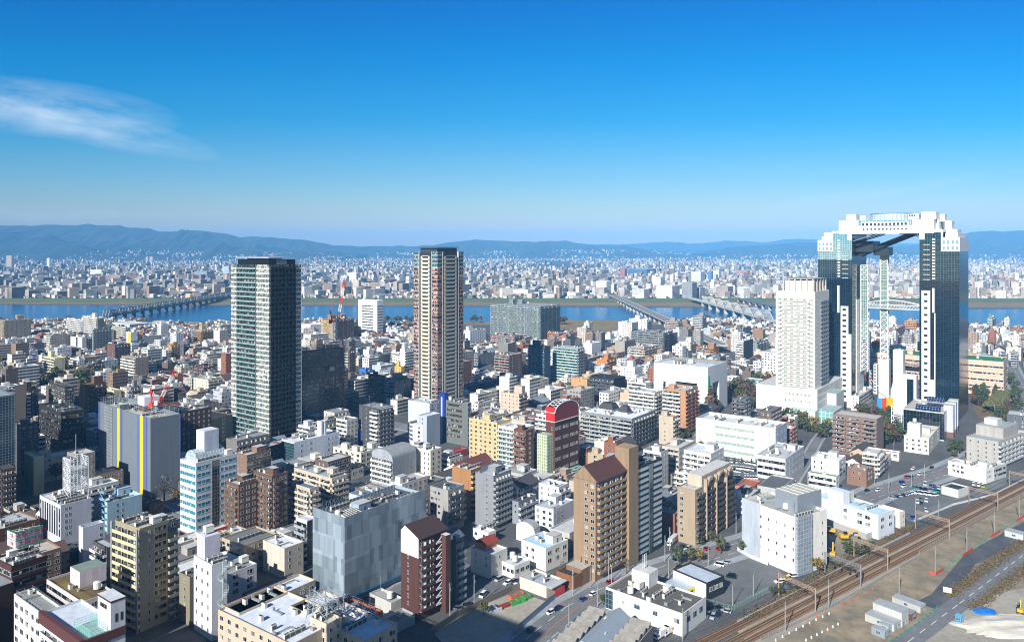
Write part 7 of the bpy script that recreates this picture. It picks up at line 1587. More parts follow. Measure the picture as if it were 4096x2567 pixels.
for t,x,y,c,l,q,k in((7,325,1272,'white','white hatchback driving on the road past the building site',RZ+.1,'kei'),(7,1748,868,'white','white car parked beside the lot entrance lamp',RZ-1.2,'van'),(7,1805,845,'silver','silver car next to the white one at the lot entrance',RZ-1.2,'car'),(7,1850,968,'black','black van alone in the middle of the parking lot',RZ-1.1,'van'),(7,1560,1150,'silver','silver car half under the fence beside the showroom',RZ-1.3,'car'),(7,1662,1245,'navy','dark car nearest the white curved clinic corner',RZ+.2,'car'),(7,1735,1228,'black','black car in front of the green fence',RZ-1.2,'car'),(7,1805,1258,'silver','silver car by the weeds at the track side',RZ-1.2,'car'),(7,1695,1305,'silver','silver car parked at the clinic end by the weeds',RZ+.4,'car'),(7,1742,1285,'navy','navy car beside the silver one behind the clinic',RZ+.4,'car'),(7,1655,1290,'grey','grey car in the shade of the clinic corner',RZ+.2,'car'),(7,1432,715,'black','black car at the foot of the taupe arched block',RZ+.2,'car'),(7,1482,728,'silver','silver car at the foot of the taupe arched block',RZ+.2,'car'),(6,2052,992,'silver','silver van first in the row by the cream house',RZ+.2,'van'),(6,2122,1020,'white','white car second in the row by the cream house',RZ+.2,'car'),(6,1915,1125,'white','white van in the small lot beside the vending corner',RZ+.5,'van'),(6,1690,1235,'grey','grey car in shade near the chocolate tower foot',RZ-1.0,'car'),(6,1790,1205,'black','black car in shade by the plank fence',RZ-1.0,'car'),(6,2010,975,'grey','grey car tucked by the cream house wall',RZ+.2,'car'),(7,20,1050,'white','white car before the cream shop wall',RZ+.2,'car'),(7,5,1010,'grey','grey car behind the white one by the cream shop',RZ+.2,'car'),(5,1662,612,'white','white car under the orange canopy',RZ+.2,'car'),(5,1515,665,'white','white small truck-like van in the shaded lane by the khaki tower',RZ+.2,'kei'),(3,1398,1418,'white','white car on the street by the narrow beige tower',RZ+.3,'car'),(3,1490,1452,'black','black van parked by the shrubs of the wide white office',RZ+.3,'van'),(3,1430,1500,'white','white car near the street trees of the wide white office',RZ+.3,'car'),(3,1380,1512,'white','white car just behind the street trees',RZ+.3,'car'),(3,1520,1435,'white','white car parked behind a black van',RZ+.3,'car'),(8,205,960,'white','white car parked by the hotel scaffold foot',RZ-.5,'car'),(8,165,985,'yellow','yellow car-sized digger cab by the hotel scaffold foot'.replace('digger cab','vehicle'),RZ-.3,'kei'),(8,95,1010,'white','white car near the lot lamps by the hotel',RZ-.5,'car'),(8,185,180,'white','white car on the narrow street by the grey annex',RZ+.3,'car'),(8,225,175,'white','second white car on the narrow street by the grey annex',RZ+.3,'car'),(8,215,205,'silver','silver car at the narrow street corner by the faceted roof',RZ+.3,'car'),(8,1330,190,'silver','silver car by the yellow sign of the upper lot',RZ+.4,'car'),(8,1325,185,'white','white van by the yellow sign of the upper lot',RZ+.4,'van'),(8,1370,200,'blue','blue car next to the black-roofed house lot',RZ+.4,'car'),(8,1400,205,'navy','navy car next to the blue one',RZ+.4,'car'),(8,1440,222,'white','white car closest to the black-roofed house',RZ+.4,'car'),(8,1735,188,'white','white car first by the long low white office',RZ+.4,'car'),(8,1775,195,'white','white car second by the long low white office',RZ+.4,'car'),(8,1812,205,'green','lime green car by the red vending box',RZ+.4,'car'),(8,1745,222,'black','black van on the side street by the black-roofed house',RZ+.1,'van'),(8,1165,125,'red','small red car at the main road kerb',RZ+.1,'car'),(8,1225,55,'white','white car before the shops on the main road',RZ+.1,'car'),(8,1380,48,'black','black car on the main road farther up',RZ+.1,'car'),(8,1260,335,'white','white car alone at the middle island of the lot, near side',RZ+.4,'car'),(8,1290,312,'grey','grey car at the middle island of the lot',RZ+.4,'car'),(8,1335,325,'white','white car at the middle island of the lot, far side',RZ+.4,'car'),(8,1295,348,'navy','navy car at the middle island of the lot',RZ+.4,'car'),(8,1330,408,'white','white car at the near corner of the busy lot',RZ+.6,'car'),(8,1215,468,'blue','bright blue car by the cream rounded hall',RZ+.1,'car')):
 car(t,x,y,c,l,q,k)
rd=random.Random(9)
for pl,wd,nm,n in((main_road,15,'main road',34),(pline([(4,2330,1120),(4,2190,900),(4,2110,740),(4,2070,640)]),16,'wide avenue',9),(haul_road,8,'haul road',0)):
 L_=[0]
 for p,q in zip(pl,pl[1:]):L_.append(L_[-1]+(q-p).length)
 got={}
 for i in range(n):
  s_=L_[-1]*(i+rd.uniform(.1,.9))/n;k=max(j for j in range(len(pl)-1)if L_[j]<=s_);d=(pl[k+1]-pl[k]).normalized();lane=rd.choice((-5.4,-2.2,2.2,5.4));c=pl[k]+d*(s_-L_[k])+Vector((d.y,-d.x))*lane;co=rd.choice(('white','white','silver','black','grey','navy','red','blue'));kd=rd.choice(('car','car','van','kei'))
  o=car(None,c.x,c.y,co,'x',math.atan2(d.y,d.x)+(math.pi if lane<0 else 0),kd,'cars driving on the '+nm);LATER.append((o,'%s %s driving on the %s'%(co,'car' if kd=='car' else 'van',nm),'car' if kd=='car' else 'van',c.x,c.y,'cars driving on the '+nm))
def carrow(t,A,C,n,cols,lab,grp,q,kind='car',skip=()):
 a,c=at(t,*A).xy,at(t,*C).xy;rd=random.Random(n*7+A[0])
 for i in range(n):
  if i in skip:continue
  p=a.lerp(c,i/(n-1));col=rd.choice(cols);o=['first','second','third','fourth','fifth','sixth','seventh','eighth','ninth','tenth','eleventh','twelfth','thirteenth','fourteenth'][i]
  car(None,p.x,p.y,col,'%s %s, %s in the %s'%(col,{'car':'car','van':'van','kei':'small van'}[kind],o,lab),q+rd.uniform(-.04,.04),kind,grp)
carrow(8,(1045,300),(1205,262),7,['black','grey','silver','white'],'busy lot edge row, counted from the near corner','cars along the lot edge',RZ-.9)
carrow(8,(1270,262),(1400,280),4,['white','white','silver'],'busy lot back row','cars in the lot back row',RZ-.5,'van')
carrow(8,(1230,215),(1420,245),6,['silver','teal','grey','navy'],'far lot hedge row','cars by the hedge',RZ-.5)
carrow(7,(1675,55),(1755,0),9,['white'],'depot row nearest the taupe block','depot vans, first row',RZ-.9,'kei')
carrow(7,(1830,68),(1985,92),8,['white','white','white','silver'],'depot row in the middle','depot vans, middle row',RZ+.7,'kei',(5,))
carrow(7,(1850,42),(1990,60),8,['white'],'other middle depot row','depot vans, second middle row',RZ+.7,'kei')
carrow(7,(1960,0),(2085,28),7,['white'],'far depot row','depot vans, far row',RZ+.7,'kei')
carrow(7,(1985,60),(2095,80),6,['white','white','black'],'depot row by the brick house','depot vans by the brick house',RZ+.7,'kei')
carrow(7,(1870,130),(2060,135),9,['white'],'depot row along the red roofed house','depot vans along the house',RZ+.7,'kei',(3,))
carrow(3,(1810,1500),(2190,1535),10,['white'],'row before the wide white office','white cars before the white office',RZ+.8,'kei')
carrow(4,(2060,960),(2100,975),2,['white'],'coach bay by the hedge','vans in the coach bay',RZ-1,'van')
def truck(t,x,y,q,label,box='#e0e0dc',cabc='#e6e6e4',L_=5.0,name='delivery_truck'):
 p=at(t,x,y);r=empty(name,(p.x,p.y,.03),q);tag(r,label,'truck');mb=MB();mb.box(-L_/2-.4,L_/2,-1.1,1.1,.9,3.2,0);mb.build('cargo_box',[plain(box,.5)],r)
 mb=MB();mb.prism([(-L_/2-2.1,-1),(-L_/2-.5,-1),(-L_/2-.5,1),(-L_/2-2.1,1)],.5,2.3,0);mb.build('cab',[plain(cabc,.4)],r)
 mb=MB();mb.box(-L_/2-2.13,-L_/2-2.09,-.9,.9,1.35,2.1,0);mb.box(-L_/2-1.8,-L_/2-.9,-1.02,1.02,1.35,2.1,0);mb.build('window',[CG],r)
 mb=MB();mb.box(-L_*.1,L_*.25,-1.12,-1.1,1.5,2.5,0);mb.build('side_logo',[plain('#b5372f',.5)],r)
 wm=car_parts('car')[2]
 for sx in(-L_/2-1.2,L_*.2):
  for sy_ in(-1,1):inst('wheel',wm,r,(sx,sy_*.95,.42),0,(1.35,1.35,1.35))
truck(7,1275,1462,RZ+.05,'white box truck with a red mark, nearer of two behind the clinic');truck(7,1340,1432,RZ+.05,'white box truck, farther of two behind the clinic','#d5d3cc');truck(7,1360,672,RZ+.35,'long grey truck beside the taupe arched block','#c9cdd0','#d9dcde',8,'long_truck')
r=empty('motorcycle',at(7,1440,785),.8);tag(r,'dark motorcycle crossing the street near the taupe arched block','motorcycle');mb=MB();mb.bar((-.7,0,.5),(.6,0,.9),.18);mb.bar((.6,0,.3),(.4,0,1.1),.06);mb.build('frame',[plain('#1b2a4a',.4)],r)
for x in(-.7,.65):inst('wheel',car_parts('car')[2],r,(x,0,.31),0,(1,.6,1))
def excavator(t,x,y,q,label,s=1.0):
 p=at(t,x,y);r=empty('excavator',p,q);tag(r,label,'excavator','yellow excavators');Y_=plain('#d9a516',.5,name='yellow_paint');K_=plain('#2a2a2a',.7)
 for k in(-1,1):mb=MB();mb.prism([(-1.9*s,k*1.1*s-.3*s),(1.9*s,k*1.1*s-.3*s),(1.9*s,k*1.1*s+.3*s),(-1.9*s,k*1.1*s+.3*s)],.05,.85*s,0);mb.build('track',[K_],r)
 mb=MB();mb.box(-2.1*s,1.0*s,-1.25*s,1.25*s,.95*s,2.0*s,0);mb.box(-2.3*s,-1.3*s,-1.2*s,1.2*s,1.0*s,2.3*s,0);mb.build('body',[Y_],r)
 mb=MB();mb.box(-.2*s,1.1*s,.2*s,1.2*s,2.0*s,3.1*s,0);mb.build('cab',[CG],r)
 mb=MB();mb.bar((.9*s,-.3*s,1.7*s),(3.2*s,-.3*s,4.6*s),.3*s);mb.bar((3.2*s,-.3*s,4.6*s),(5.2*s,-.3*s,3.9*s),.27*s);mb.build('boom',[Y_],r)
 mb=MB();mb.bar((5.2*s,-.3*s,3.9*s),(5.8*s,-.3*s,1.4*s),.22*s);mb.build('arm',[Y_],r)
 mb=MB();mb.prism([(5.3*s,-.8*s),(6.2*s,-.8*s),(6.2*s,.2*s),(5.3*s,.2*s)],.4*s,1.4*s,0);mb.build('bucket',[K_],r)
excavator(8,650,645,RZ-.7,'yellow excavator with its arm low in the middle of the excavation',1.15);excavator(8,540,790,RZ+.5,'yellow excavator with raised boom by the hotel corner',1.15);excavator(8,525,590,RZ+2,'yellow excavator partly behind the white railway hotel',1.1);excavator(8,2125,1262,1.0,'yellow excavator on the sand at the picture edge',.85);excavator(1,1625,325,.3,'small yellow excavator on the river works',1.3)
for x,c,l in((478,'#2f9fe0','bright blue upright event banner on the gateway plaza'),(540,'#e8481c','orange upright event banner between a blue and a yellow one'),(603,'#eab820','yellow upright event banner on the gateway plaza')):
 p=at(10,x,1030);r=empty('event_banner',p,.2);tag(r,l,'banner');mb=MB();mb.bar((-3.2,0,0),(-3.2,0,14),.12);mb.bar((3.2,0,0),(3.2,0,14),.12);mb.build('post',[GY],r);mb=MB();mb.box(-3.3,3.3,-.12,.12,3.2,14,0);mb.build('panel',[plain(c,.5)],r)
p=at(10,800,960);r=empty('boom_lift',p,0);tag(r,'orange boom lift reaching across the gateway plaza with a white arm','boom lift');mb=MB();mb.box(-2,2,-1.2,1.2,.4,2,0);mb.build('base',[plain('#d98a1e',.5)],r);q=Vector((-28,6,26));mb=MB();mb.bar((0,0,2),q*.35,.5);mb.build('lower_boom',[plain('#d98a1e',.5)],r);mb=MB();mb.bar(q*.35,q,.35);mb.build('upper_boom',[plain('#e3e3e0',.5)],r);mb=MB();mb.box(q.x-1,q.x+1,q.y-.7,q.y+.7,q.z-.6,q.z+.8);mb.build('basket',[plain('#d2382a',.5)],r)
# -- labels by neighbours
ASK=[]
def ask(o,desc,cat,x,y,group):tag(o,None,cat,group);ASK.append((o,desc,x,y))
def answer():
 ORD=['','second ','third ','fourth ','fifth ','sixth ','seventh ','eighth ','ninth ','tenth ','eleventh ','twelfth ','thirteenth ','fourteenth ','fifteenth ','sixteenth ','seventeenth ','eighteenth ','nineteenth ','twentieth ']
 K={}
 for o,d,x,y in ASK:
  best=min(HEROES,key=lambda h:(h[0]-x)**2+(h[1]-y)**2);dist=math.hypot(best[0]-x,best[1]-y)
  side='beyond' if y>best[1]+.7*abs(x-best[0])else 'before' if y<best[1]-.7*abs(x-best[0])else 'beside'
  K.setdefault((d,side,best[2]),[]).append((dist,o))
 for(d,side,n),L in K.items():
  L.sort(key=lambda q:q[0])
  for i,(_,o)in enumerate(L):
   s_='nearest ' if i==0 and len(L)>1 else ORD[i]+'nearest ' if i and i<20 else ''
   o['label']='%s, %s%s %s'%(d,s_,side,n)
for q in LATER:ask(*q)
# -- trees
def leafmat(name,c1,c2):
 m,t,b=newmat(name);oi=t.nodes.new('ShaderNodeObjectInfo');tc=t.nodes.new('ShaderNodeTexCoord')
 n=noise_(t,tc.outputs['Object'],.9,3);f=math_(t,'ADD',math_(t,'MULTIPLY',ramp_(t,n,.35,.65),.7),math_(t,'MULTIPLY',oi.outputs['Random'],.4),clamp=True)
 t.links.new(mix_(t,f,c1,c2),b.inputs['Base Color']);b.inputs['Roughness'].default_value=.7;return m
LEAF={'green':leafmat('leaf_green',(.028,.05,.018),(.075,.1,.03)),'olive':leafmat('leaf_olive',(.05,.06,.02),(.12,.12,.035)),'yellow':leafmat('leaf_yellow',(.16,.12,.02),(.26,.2,.04)),'brown':leafmat('leaf_brown',(.08,.045,.025),(.15,.085,.045)),'red':leafmat('leaf_red',(.10,.035,.02),(.17,.07,.035)),'twig':leafmat('twig_grey',(.075,.06,.05),(.12,.1,.085))}
BARK=plain('#5a4a3c',.9,name='bark')
def tree_mesh(kind,shape,seed):
 k=('tree',kind,shape,seed)
 if k in MC:return MC[k]
 rd=random.Random(seed*31+len(kind));tr=MB();th=.42 if shape!='cone' else .2
 tr.cyl(0,0,0,th,.035,0,6,.022)
 for i in range(6):
  a=rd.uniform(0,6.28);z=th*rd.uniform(.7,1);r=rd.uniform(.15,.3);tr.bar((0,0,z),(r*math.cos(a),r*math.sin(a),z+rd.uniform(.15,.4)),.012,0,3)
 if shape!='cone':tr.bar((0,0,th),(.02,.01,.8),.016,0,4)
 else:tr.bar((0,0,th),(0,0,.95),.014,0,4)
 cr=MB();nq={'round':26,'cone':22,'sparse':20}[shape]
 for c in range(nq):
  a=rd.uniform(0,6.28)
  if shape=='cone':z=.14+.84*(c/nq);rr=(1-z)*.27*rd.uniform(.5,1);cx,cy_,cz,s=rr*math.cos(a),rr*math.sin(a),z,.10
  else:
   u=rd.uniform(-1,1);q=rd.random()**.45;cx,cy_,cz=.34*q*math.cos(a)*math.sqrt(1-u*u),.34*q*math.sin(a)*math.sqrt(1-u*u),.64+.31*q*u;s=.13
  for i in range(13 if shape!='sparse' else 8):
   v=Vector((rd.gauss(0,1),rd.gauss(0,1),rd.gauss(0,.8))).normalized();p=Vector((cx,cy_,cz))+v*s*rd.uniform(.4,1);nrm=(v+Vector((rd.gauss(0,.4),rd.gauss(0,.4),rd.gauss(0,.4)+.3))).normalized()
   e=nrm.orthogonal().normalized();f=nrm.cross(e);w=rd.uniform(.028,.055)if shape!='sparse' else rd.uniform(.012,.03)
   cr.face([p-e*w-f*w*.6,p+e*w*.9-f*w*.7,p+e*w+f*w*.8,p-e*w*.7+f*w])
 MC[k]=(tr.mesh('trunk',[BARK]),cr.mesh('crown',[LEAF[kind]]));return MC[k]
def tree(p,h,kind='green',shape='round',desc=None,wide=1.0):
 tm,cm=tree_mesh(kind,shape,random.randint(0,3));r=empty('tree',(p.x,p.y,0),random.uniform(0,6.28));r.scale=(h*wide,h*wide,h)
 inst('trunk',tm,r);inst('crown',cm,r)
 ask(r,desc or{'green':'dark evergreen tree','olive':'olive green tree','yellow':'yellowing tree','brown':'russet leafed tree','red':'reddish brown tree','twig':'bare grey winter tree'}[kind]+(' of slim pointed shape' if shape=='cone' else ''),'tree',p.x,p.y,'town trees')
def grove(t,poly,n,h,kinds,seed=0,shapes=('round',)):
 rd=random.Random(seed);P=[at(t,*p).xy for p in poly];got=0;xs=[p.x for p in P];ys=[p.y for p in P];pts=[]
 for _ in range(4000):
  if got>=n:break
  q=Vector((rd.uniform(min(xs),max(xs)),rd.uniform(min(ys),max(ys)),0))
  if inpoly(q.x,q.y,P)and all((q.x-o.x)**2+(q.y-o.y)**2>(h*.45)**2 for o in pts)and free(q.x,q.y,1.0):
   pts.append(q);got+=1;k=rd.choice(kinds);tree(q,h*rd.uniform(.7,1.2),k,'sparse' if k=='twig' else rd.choice(shapes))
def inpoly(x,y,P):
 c=False;j=len(P)-1
 for i in range(len(P)):
  if(P[i][1]>y)!=(P[j][1]>y)and x<(P[j][0]-P[i][0])*(y-P[i][1])/(P[j][1]-P[i][1])+P[i][0]:c=not c
  j=i
 return c
FB=[(min(p.x for p in P),max(p.x for p in P),min(p.y for p in P),max(p.y for p in P),P)for P in FOOT]
def free(x,y,r=0):
 for x0,x1,y0,y1,P in FB:
  if x0-r<x<x1+r and y0-r<y<y1+r and inpoly(x,y,P):return False
 return True
grove(3,[(1870,960),(1880,880),(2040,830),(2220,840),(2230,1060),(2000,1100)],34,13,['green','brown','twig','olive','brown','green'],1)
grove(4,[(40,1150),(140,1090),(350,1220),(340,1260),(120,1240)],9,12,['green','green','olive'],2)
grove(4,[(380,1240),(540,1180),(545,1300),(440,1310)],7,11,['olive','yellow','green'],3)
grove(4,[(960,1120),(1060,1080),(1060,1260),(1170,1340),(980,1390)],15,12,['green','olive','green','brown'],4)
grove(4,[(640,1080),(960,1090),(950,1120),(700,1110)],8,9,['brown','brown','green','red'],5)
grove(4,[(985,845),(1190,845),(1190,870),(990,875)],9,13,['brown','brown','green','red'],6)
grove(4,[(1760,920),(1900,890),(1880,1010),(1790,1050)],10,11,['green','red','green','olive'],7)
grove(4,[(1770,945),(2030,925),(2030,960),(1770,970)],7,14,['green','green','brown'],8,('cone',))
grove(4,[(1930,1180),(2050,1020),(2130,1030),(2130,1180),(1960,1230)],16,9,['green','green','olive','brown'],9)
grove(4,[(2080,800),(2110,760),(2200,1080),(2150,1210),(2110,1210)],13,11,['green','green','olive'],10)
grove(4,[(1530,1420),(1700,1380),(1700,1440),(1540,1500)],5,9,['green','olive'],11)
grove(1,[(310,930),(330,800),(560,770),(700,780),(1040,770),(1050,850),(860,900),(640,960)],36,16,['green','green','olive','brown','green'],12)
grove(1,[(80,870),(220,830),(300,850),(290,890),(110,890)],6,14,['green'],13)
grove(1,[(540,285),(620,275),(610,300)],3,14,['twig','brown'],14)
grove(2,[(1120,300),(1360,290),(1360,310),(1130,312)],10,13,['green','brown','twig'],15)
grove(2,[(1795,285),(1990,292),(1985,305),(1800,305)],6,12,['green','brown','twig'],16)
grove(3,[(410,312),(470,312),(470,322),(410,322)],4,15,['brown','red'],17)
grove(3,[(1470,300),(1520,290),(1720,285),(1720,300),(1480,315)],7,13,['green','twig','brown'],18)
grove(3,[(200,1060),(310,980),(330,1060)],6,12,['green','green'],19)
grove(3,[(590,1080),(680,980),(690,1010),(620,1100)],6,11,['olive','green'],20)
grove(3,[(350,940),(500,890),(510,920),(370,960)],6,9,['olive','twig','green'],21)
grove(3,[(1670,1060),(1740,1020),(1760,1080),(1700,1110)],4,22,['brown'],22,('cone',))
grove(3,[(1440,1290),(1520,1230),(1530,1330),(1450,1370)],4,9,['green','olive'],23)
grove(3,[(1220,1510),(1340,1440),(1380,1500),(1300,1560)],5,7,['olive','green'],24)
grove(2,[(0,1400),(200,1500),(200,1560),(0,1480)],6,10,['green','olive'],25)
grove(5,[(380,60),(560,60),(540,170),(380,180)],5,12,['green','twig'],26)
for t,x,y,h,k,sh in((7,1410,868,9,'green','round'),(7,1500,838,7,'olive','round'),(7,1570,835,7,'yellow','round'),(7,1760,768,9,'olive','round'),(7,1945,765,6,'green','round'),(7,640,985,8,'twig','sparse'),(7,965,935,7,'twig','sparse'),(7,1690,668,6,'olive','round'),(7,1600,700,5,'green','round'),(6,1920,1285,6,'olive','round'),(5,1385,330,16,'twig','sparse'),(5,1480,330,7,'yellow','round'),(5,1300,360,9,'twig','sparse'),(8,425,940,8,'yellow','round'),(8,680,790,8,'green','round'),(8,760,800,7,'olive','round'),(8,820,790,6,'green','round'),(8,880,720,4,'green','round'),(7,770,1195,5,'green','round'),(8,385,290,4,'olive','round'),(7,450,945,7,'twig','sparse'),(8,40,1130,5,'olive','round'),(8,100,1120,5,'green','round')):
 tree(at(t,x,y),h,k,sh)
for t,x,y,h,k in((3,1605,1508,2.6,'olive'),(3,1640,1506,2.6,'olive'),(3,1745,1500,4,'green'),(3,1780,1505,4,'green'),(3,1850,1515,4,'green'),(3,1925,1518,4,'green'),(3,1985,1522,4,'green'),(3,2070,1530,4,'green'),(3,2110,1532,4,'green')):tree(at(t,x,y),h,k,'cone','clipped shrub')
mb=MB();a_,c_2=at(4,1925,1090).xy,at(4,2050,935).xy;d_=(c_2-a_).normalized();n_=Vector((d_.y,-d_.x));rd=random.Random(3)
for i in range(2600):
 u,v,z=rd.uniform(0,(c_2-a_).length),rd.uniform(-6,6),rd.uniform(.2,6.5)
 if rd.random()<.6:z=6.5+rd.uniform(-.4,.3)
 elif rd.random()<.7:v=rd.choice((-6,6))+rd.uniform(-.3,.3)
 p=Vector((*(d_*u+n_*v),z));e=Vector((rd.gauss(0,1),rd.gauss(0,1),rd.gauss(0,.5))).normalized();f=e.orthogonal().normalized();w=rd.uniform(.5,.9);mb.face([p-e*w-f*w,p+e*w-f*w,p+e*w+f*w,p-e*w+f*w])
tag(mb.build('hedge',[LEAF['olive']],None,(a_.x,a_.y,0)),'tall clipped green hedge beside the pink market hall and the wide avenue','hedge')
# weeds along the tracks
mb=MB();rd=random.Random(11)
for zn in ROADS[:0]:pass
for(A,C,w_,n_q)in(((-200,1330),(280,1062),7,1300),((280,1062),(830,745),9,1800),((980,650),(1240,530),6,800),((1520,1120),(2230,620),8,2200),((1720,1240),(2230,855),7,1500)):
 a_,c_2=at(8,*A).xy,at(8,*C).xy;d_=c_2-a_;nn_=Vector((d_.y,-d_.x)).normalized()
 for i in range(n_q):
  p=a_+d_*rd.random()+nn_*rd.gauss(0,w_*.22);p=Vector((p.x,p.y,rd.uniform(.1,.8)));e=Vector((rd.gauss(0,1),rd.gauss(0,1),rd.gauss(0,.6))).normalized();f=e.orthogonal().normalized();w=rd.uniform(.15,.34);mb.face([p-e*w-f*w,p+e*w-f*w*.5,p+e*w+f*w,p-e*w+f*w*.7],rd.choice((0,0,0,1,1)))
tag(mb.build('weeds',[LEAF['brown'],LEAF['olive'],LEAF['red']]),kind='stuff')
# -- the rest of the town
WALLC=['#dcdad4','#cfd2d4','#c2c0ba','#c0b7a7','#aca79e','#b9a68c','#99948c','#7d7a76','#8a6f5a','#6a5a52','#dcd9cf','#c9cdd2','#a08a76','#d2cdc0','#e6e4e0','#5d6066','#b0b6bc','#905a42']
WNAME=['white','pale grey','light grey','beige','grey-beige','sand coloured','mid grey','dull grey','brown','dark brown','ivory','bluish white','taupe','cream','bright white','slate grey','pale blue-grey','brick red']
ROOFC=['#b9bcbc','#bfc2c3','#8d9296','#a09e97','#b9b6ac','#7f8a80','#d2d6d9','#6f7478'];RNAME=['grey','pale','dark grey','dun','sandy','greenish','white','slate']
GABC=['#3c3f44','#4a4a4c','#5a4640','#55626e','#6b3a34','#7f8a94'];GNAME=['black tiled','charcoal tiled','brown tiled','blue-grey','maroon','silver metal']
def c4(h,a=1.0):return(*lin(h),a)
def town_box(wm,rm,w,d,h,wc,rc,style,gab,rd,M=None):
 """walls into wm, roof into rm, both in the building's own metres unless M carries them into place"""
 T_=(lambda p:p)if M is None else(lambda p:(M[0]+p[0]*M[2]-p[1]*M[3],M[1]+p[0]*M[3]+p[1]*M[2],p[2]))
 wm.col=c4(wc,style);P=[(-w/2,-d/2),(w/2,-d/2),(w/2,d/2),(-w/2,d/2)];par=0 if gab else .6
 for i in range(4):
  p,q=P[i],P[(i+1)%4];L_=math.hypot(p[0]-q[0],p[1]-q[1]);hh=h+par;st_=style if i%2==0 or style<.62 else .3
  wm.col=c4(wc,st_ if not(i%2 and style>.8)else .05);wm.face([T_((*p,0)),T_((*q,0)),T_((*q,hh)),T_((*p,hh))],0,[(.3,0-h%3),(L_+.3,0-h%3),(L_+.3,hh-h%3-.01),(.3,hh-h%3-.01)])
 rm.col=c4(rc)
 if gab:
  e=.5;z=h+d*.32
  rm.face([T_((-w/2-e,-d/2-e,h-.2)),T_((w/2+e,-d/2-e,h-.2)),T_((w/2+e,0,z)),T_((-w/2-e,0,z))]);rm.face([T_((w/2+e,d/2+e,h-.2)),T_((-w/2-e,d/2+e,h-.2)),T_((-w/2-e,0,z)),T_((w/2+e,0,z))])
  wm.col=c4(wc,.05);wm.face([T_((w/2,-d/2,h)),T_((w/2,d/2,h)),T_((w/2,0,z-.2))]);wm.face([T_((-w/2,d/2,h)),T_((-w/2,-d/2,h)),T_((-w/2,0,z-.2))])
 else:
  wm.col=c4(wc,.05);q=.35;Q=[(-w/2+q,-d/2+q),(w/2-q,-d/2+q),(w/2-q,d/2-q),(-w/2+q,d/2-q)]
  for i in range(4):j=(i+1)%4;wm.face([T_((*P[i],h+par)),T_((*P[j],h+par)),T_((*Q[j],h+par)),T_((*Q[i],h+par))]);wm.face([T_((*Q[j],h)),T_((*Q[i],h)),T_((*Q[i],h+par)),T_((*Q[j],h+par))])
  rm.face([T_((*p,h))for p in Q])
  def bx(mb_,x,y,a,b_,z0,z1,col):
   mb_.col=col;B_=[(x-a,y-b_),(x+a,y-b_),(x+a,y+b_),(x-a,y+b_)]
   for i in range(4):p,r_=B_[i],B_[(i+1)%4];mb_.face([T_((*p,z0)),T_((*r_,z0)),T_((*r_,z1)),T_((*p,z1))])
   mb_.face([T_((*p,z1))for p in B_])
  if w>7 and d>7:
   bx(wm,rd.uniform(-.2,.2)*w,rd.uniform(-.2,.2)*d,min(2.6,w*.2),min(2.4,d*.2),h,h+(3.0 if h>9 else 2.2),c4(wc,.05))
   for _ in range(rd.randint(1,4)):bx(rm,rd.uniform(-.38,.38)*w,rd.uniform(-.38,.38)*d,rd.uniform(.4,1.0),rd.uniform(.4,.9),h,h+rd.uniform(.7,1.7),c4(rd.choice(('#d5d4cc','#aeb2b2','#8d9092'))))
import numpy as np
OCC={"apartment building","office building","hotel building","warehouse","tower","building","skyscraper","shopping mall","house","theatre hall","factory","showroom","school hall"}
rd=random.Random(21);CAND=[]
def segd(x,y,pl):
 best=1e9
 for a,c in zip(pl,pl[1:]):
  dx,dy=c.x-a.x,c.y-a.y;u=max(0,min(1,((x-a.x)*dx+(y-a.y)*dy)/(dx*dx+dy*dy+1e-9)));best=min(best,math.hypot(x-a.x-dx*u,y-a.y-dy*u))
 return best
def ok(x,y,r):
 if not free(x,y,0):return False
 for P in ZONES:
  if inpoly(x,y,P):return False
 for pl,hw in ROADS:
  if segd(x,y,pl)<hw+r*.75:return False
 if abs(x-283)<14+r and y>940:return False
 if abs(x-478)<12+r and y>1350:return False
 if abs(x+800)<10+r and y>1490:return False
 d=Vector((x,y))-st;ac=d.dot(RN)
 if ac>TR[0]-14:return False
 return True
a=math.radians(37);E1=Vector((math.sin(a),math.cos(a)));E2=Vector((-math.cos(a),math.sin(a)))
v=-1500.0;rowi=0
while v<2200:
 dep=rd.uniform(9,17);u=-900.0
 while u<2400:
  w=rd.choice((8,9,10,12,14,16,20,26))*rd.uniform(.85,1.2);c=E1*(u+w/2)+E2*(v+dep/2);u+=w+(1.0 if rd.random()<.8 else 5.0)
  x,y=c.x,c.y
  if y<262 or y>1420 or abs(x)>.70*y+25:continue
  if y>near_bank(x)-(290 if-150<x<300 else 75):continue
  big=1.0 if y>420 else .35
  q=rd.random();h=rd.uniform(5.5,9.5)if q<.42 or w<8 else rd.uniform(9,17)if q<.42+.38*big else rd.uniform(17,34)if q<.42+.58*big else 8
  if y>1130:h=min(h,13)
  if h>16 and w<11:w_,d_=max(w,10),dep
  else:w_,d_=w,dep
  r=math.hypot(w_,d_)/2
  cs=[c+E1*(sx*w_/2)+E2*(sy_*d_/2)for sx in(-1,0,1)for sy_ in(-1,0,1)]
  if all(ok(p.x,p.y,2.0)for p in cs):CAND.append((x,y,w_,d_-.6,h))
 v+=dep+(.8 if rowi%2 else 5.5);rowi+=1
print('town candidates',len(CAND))
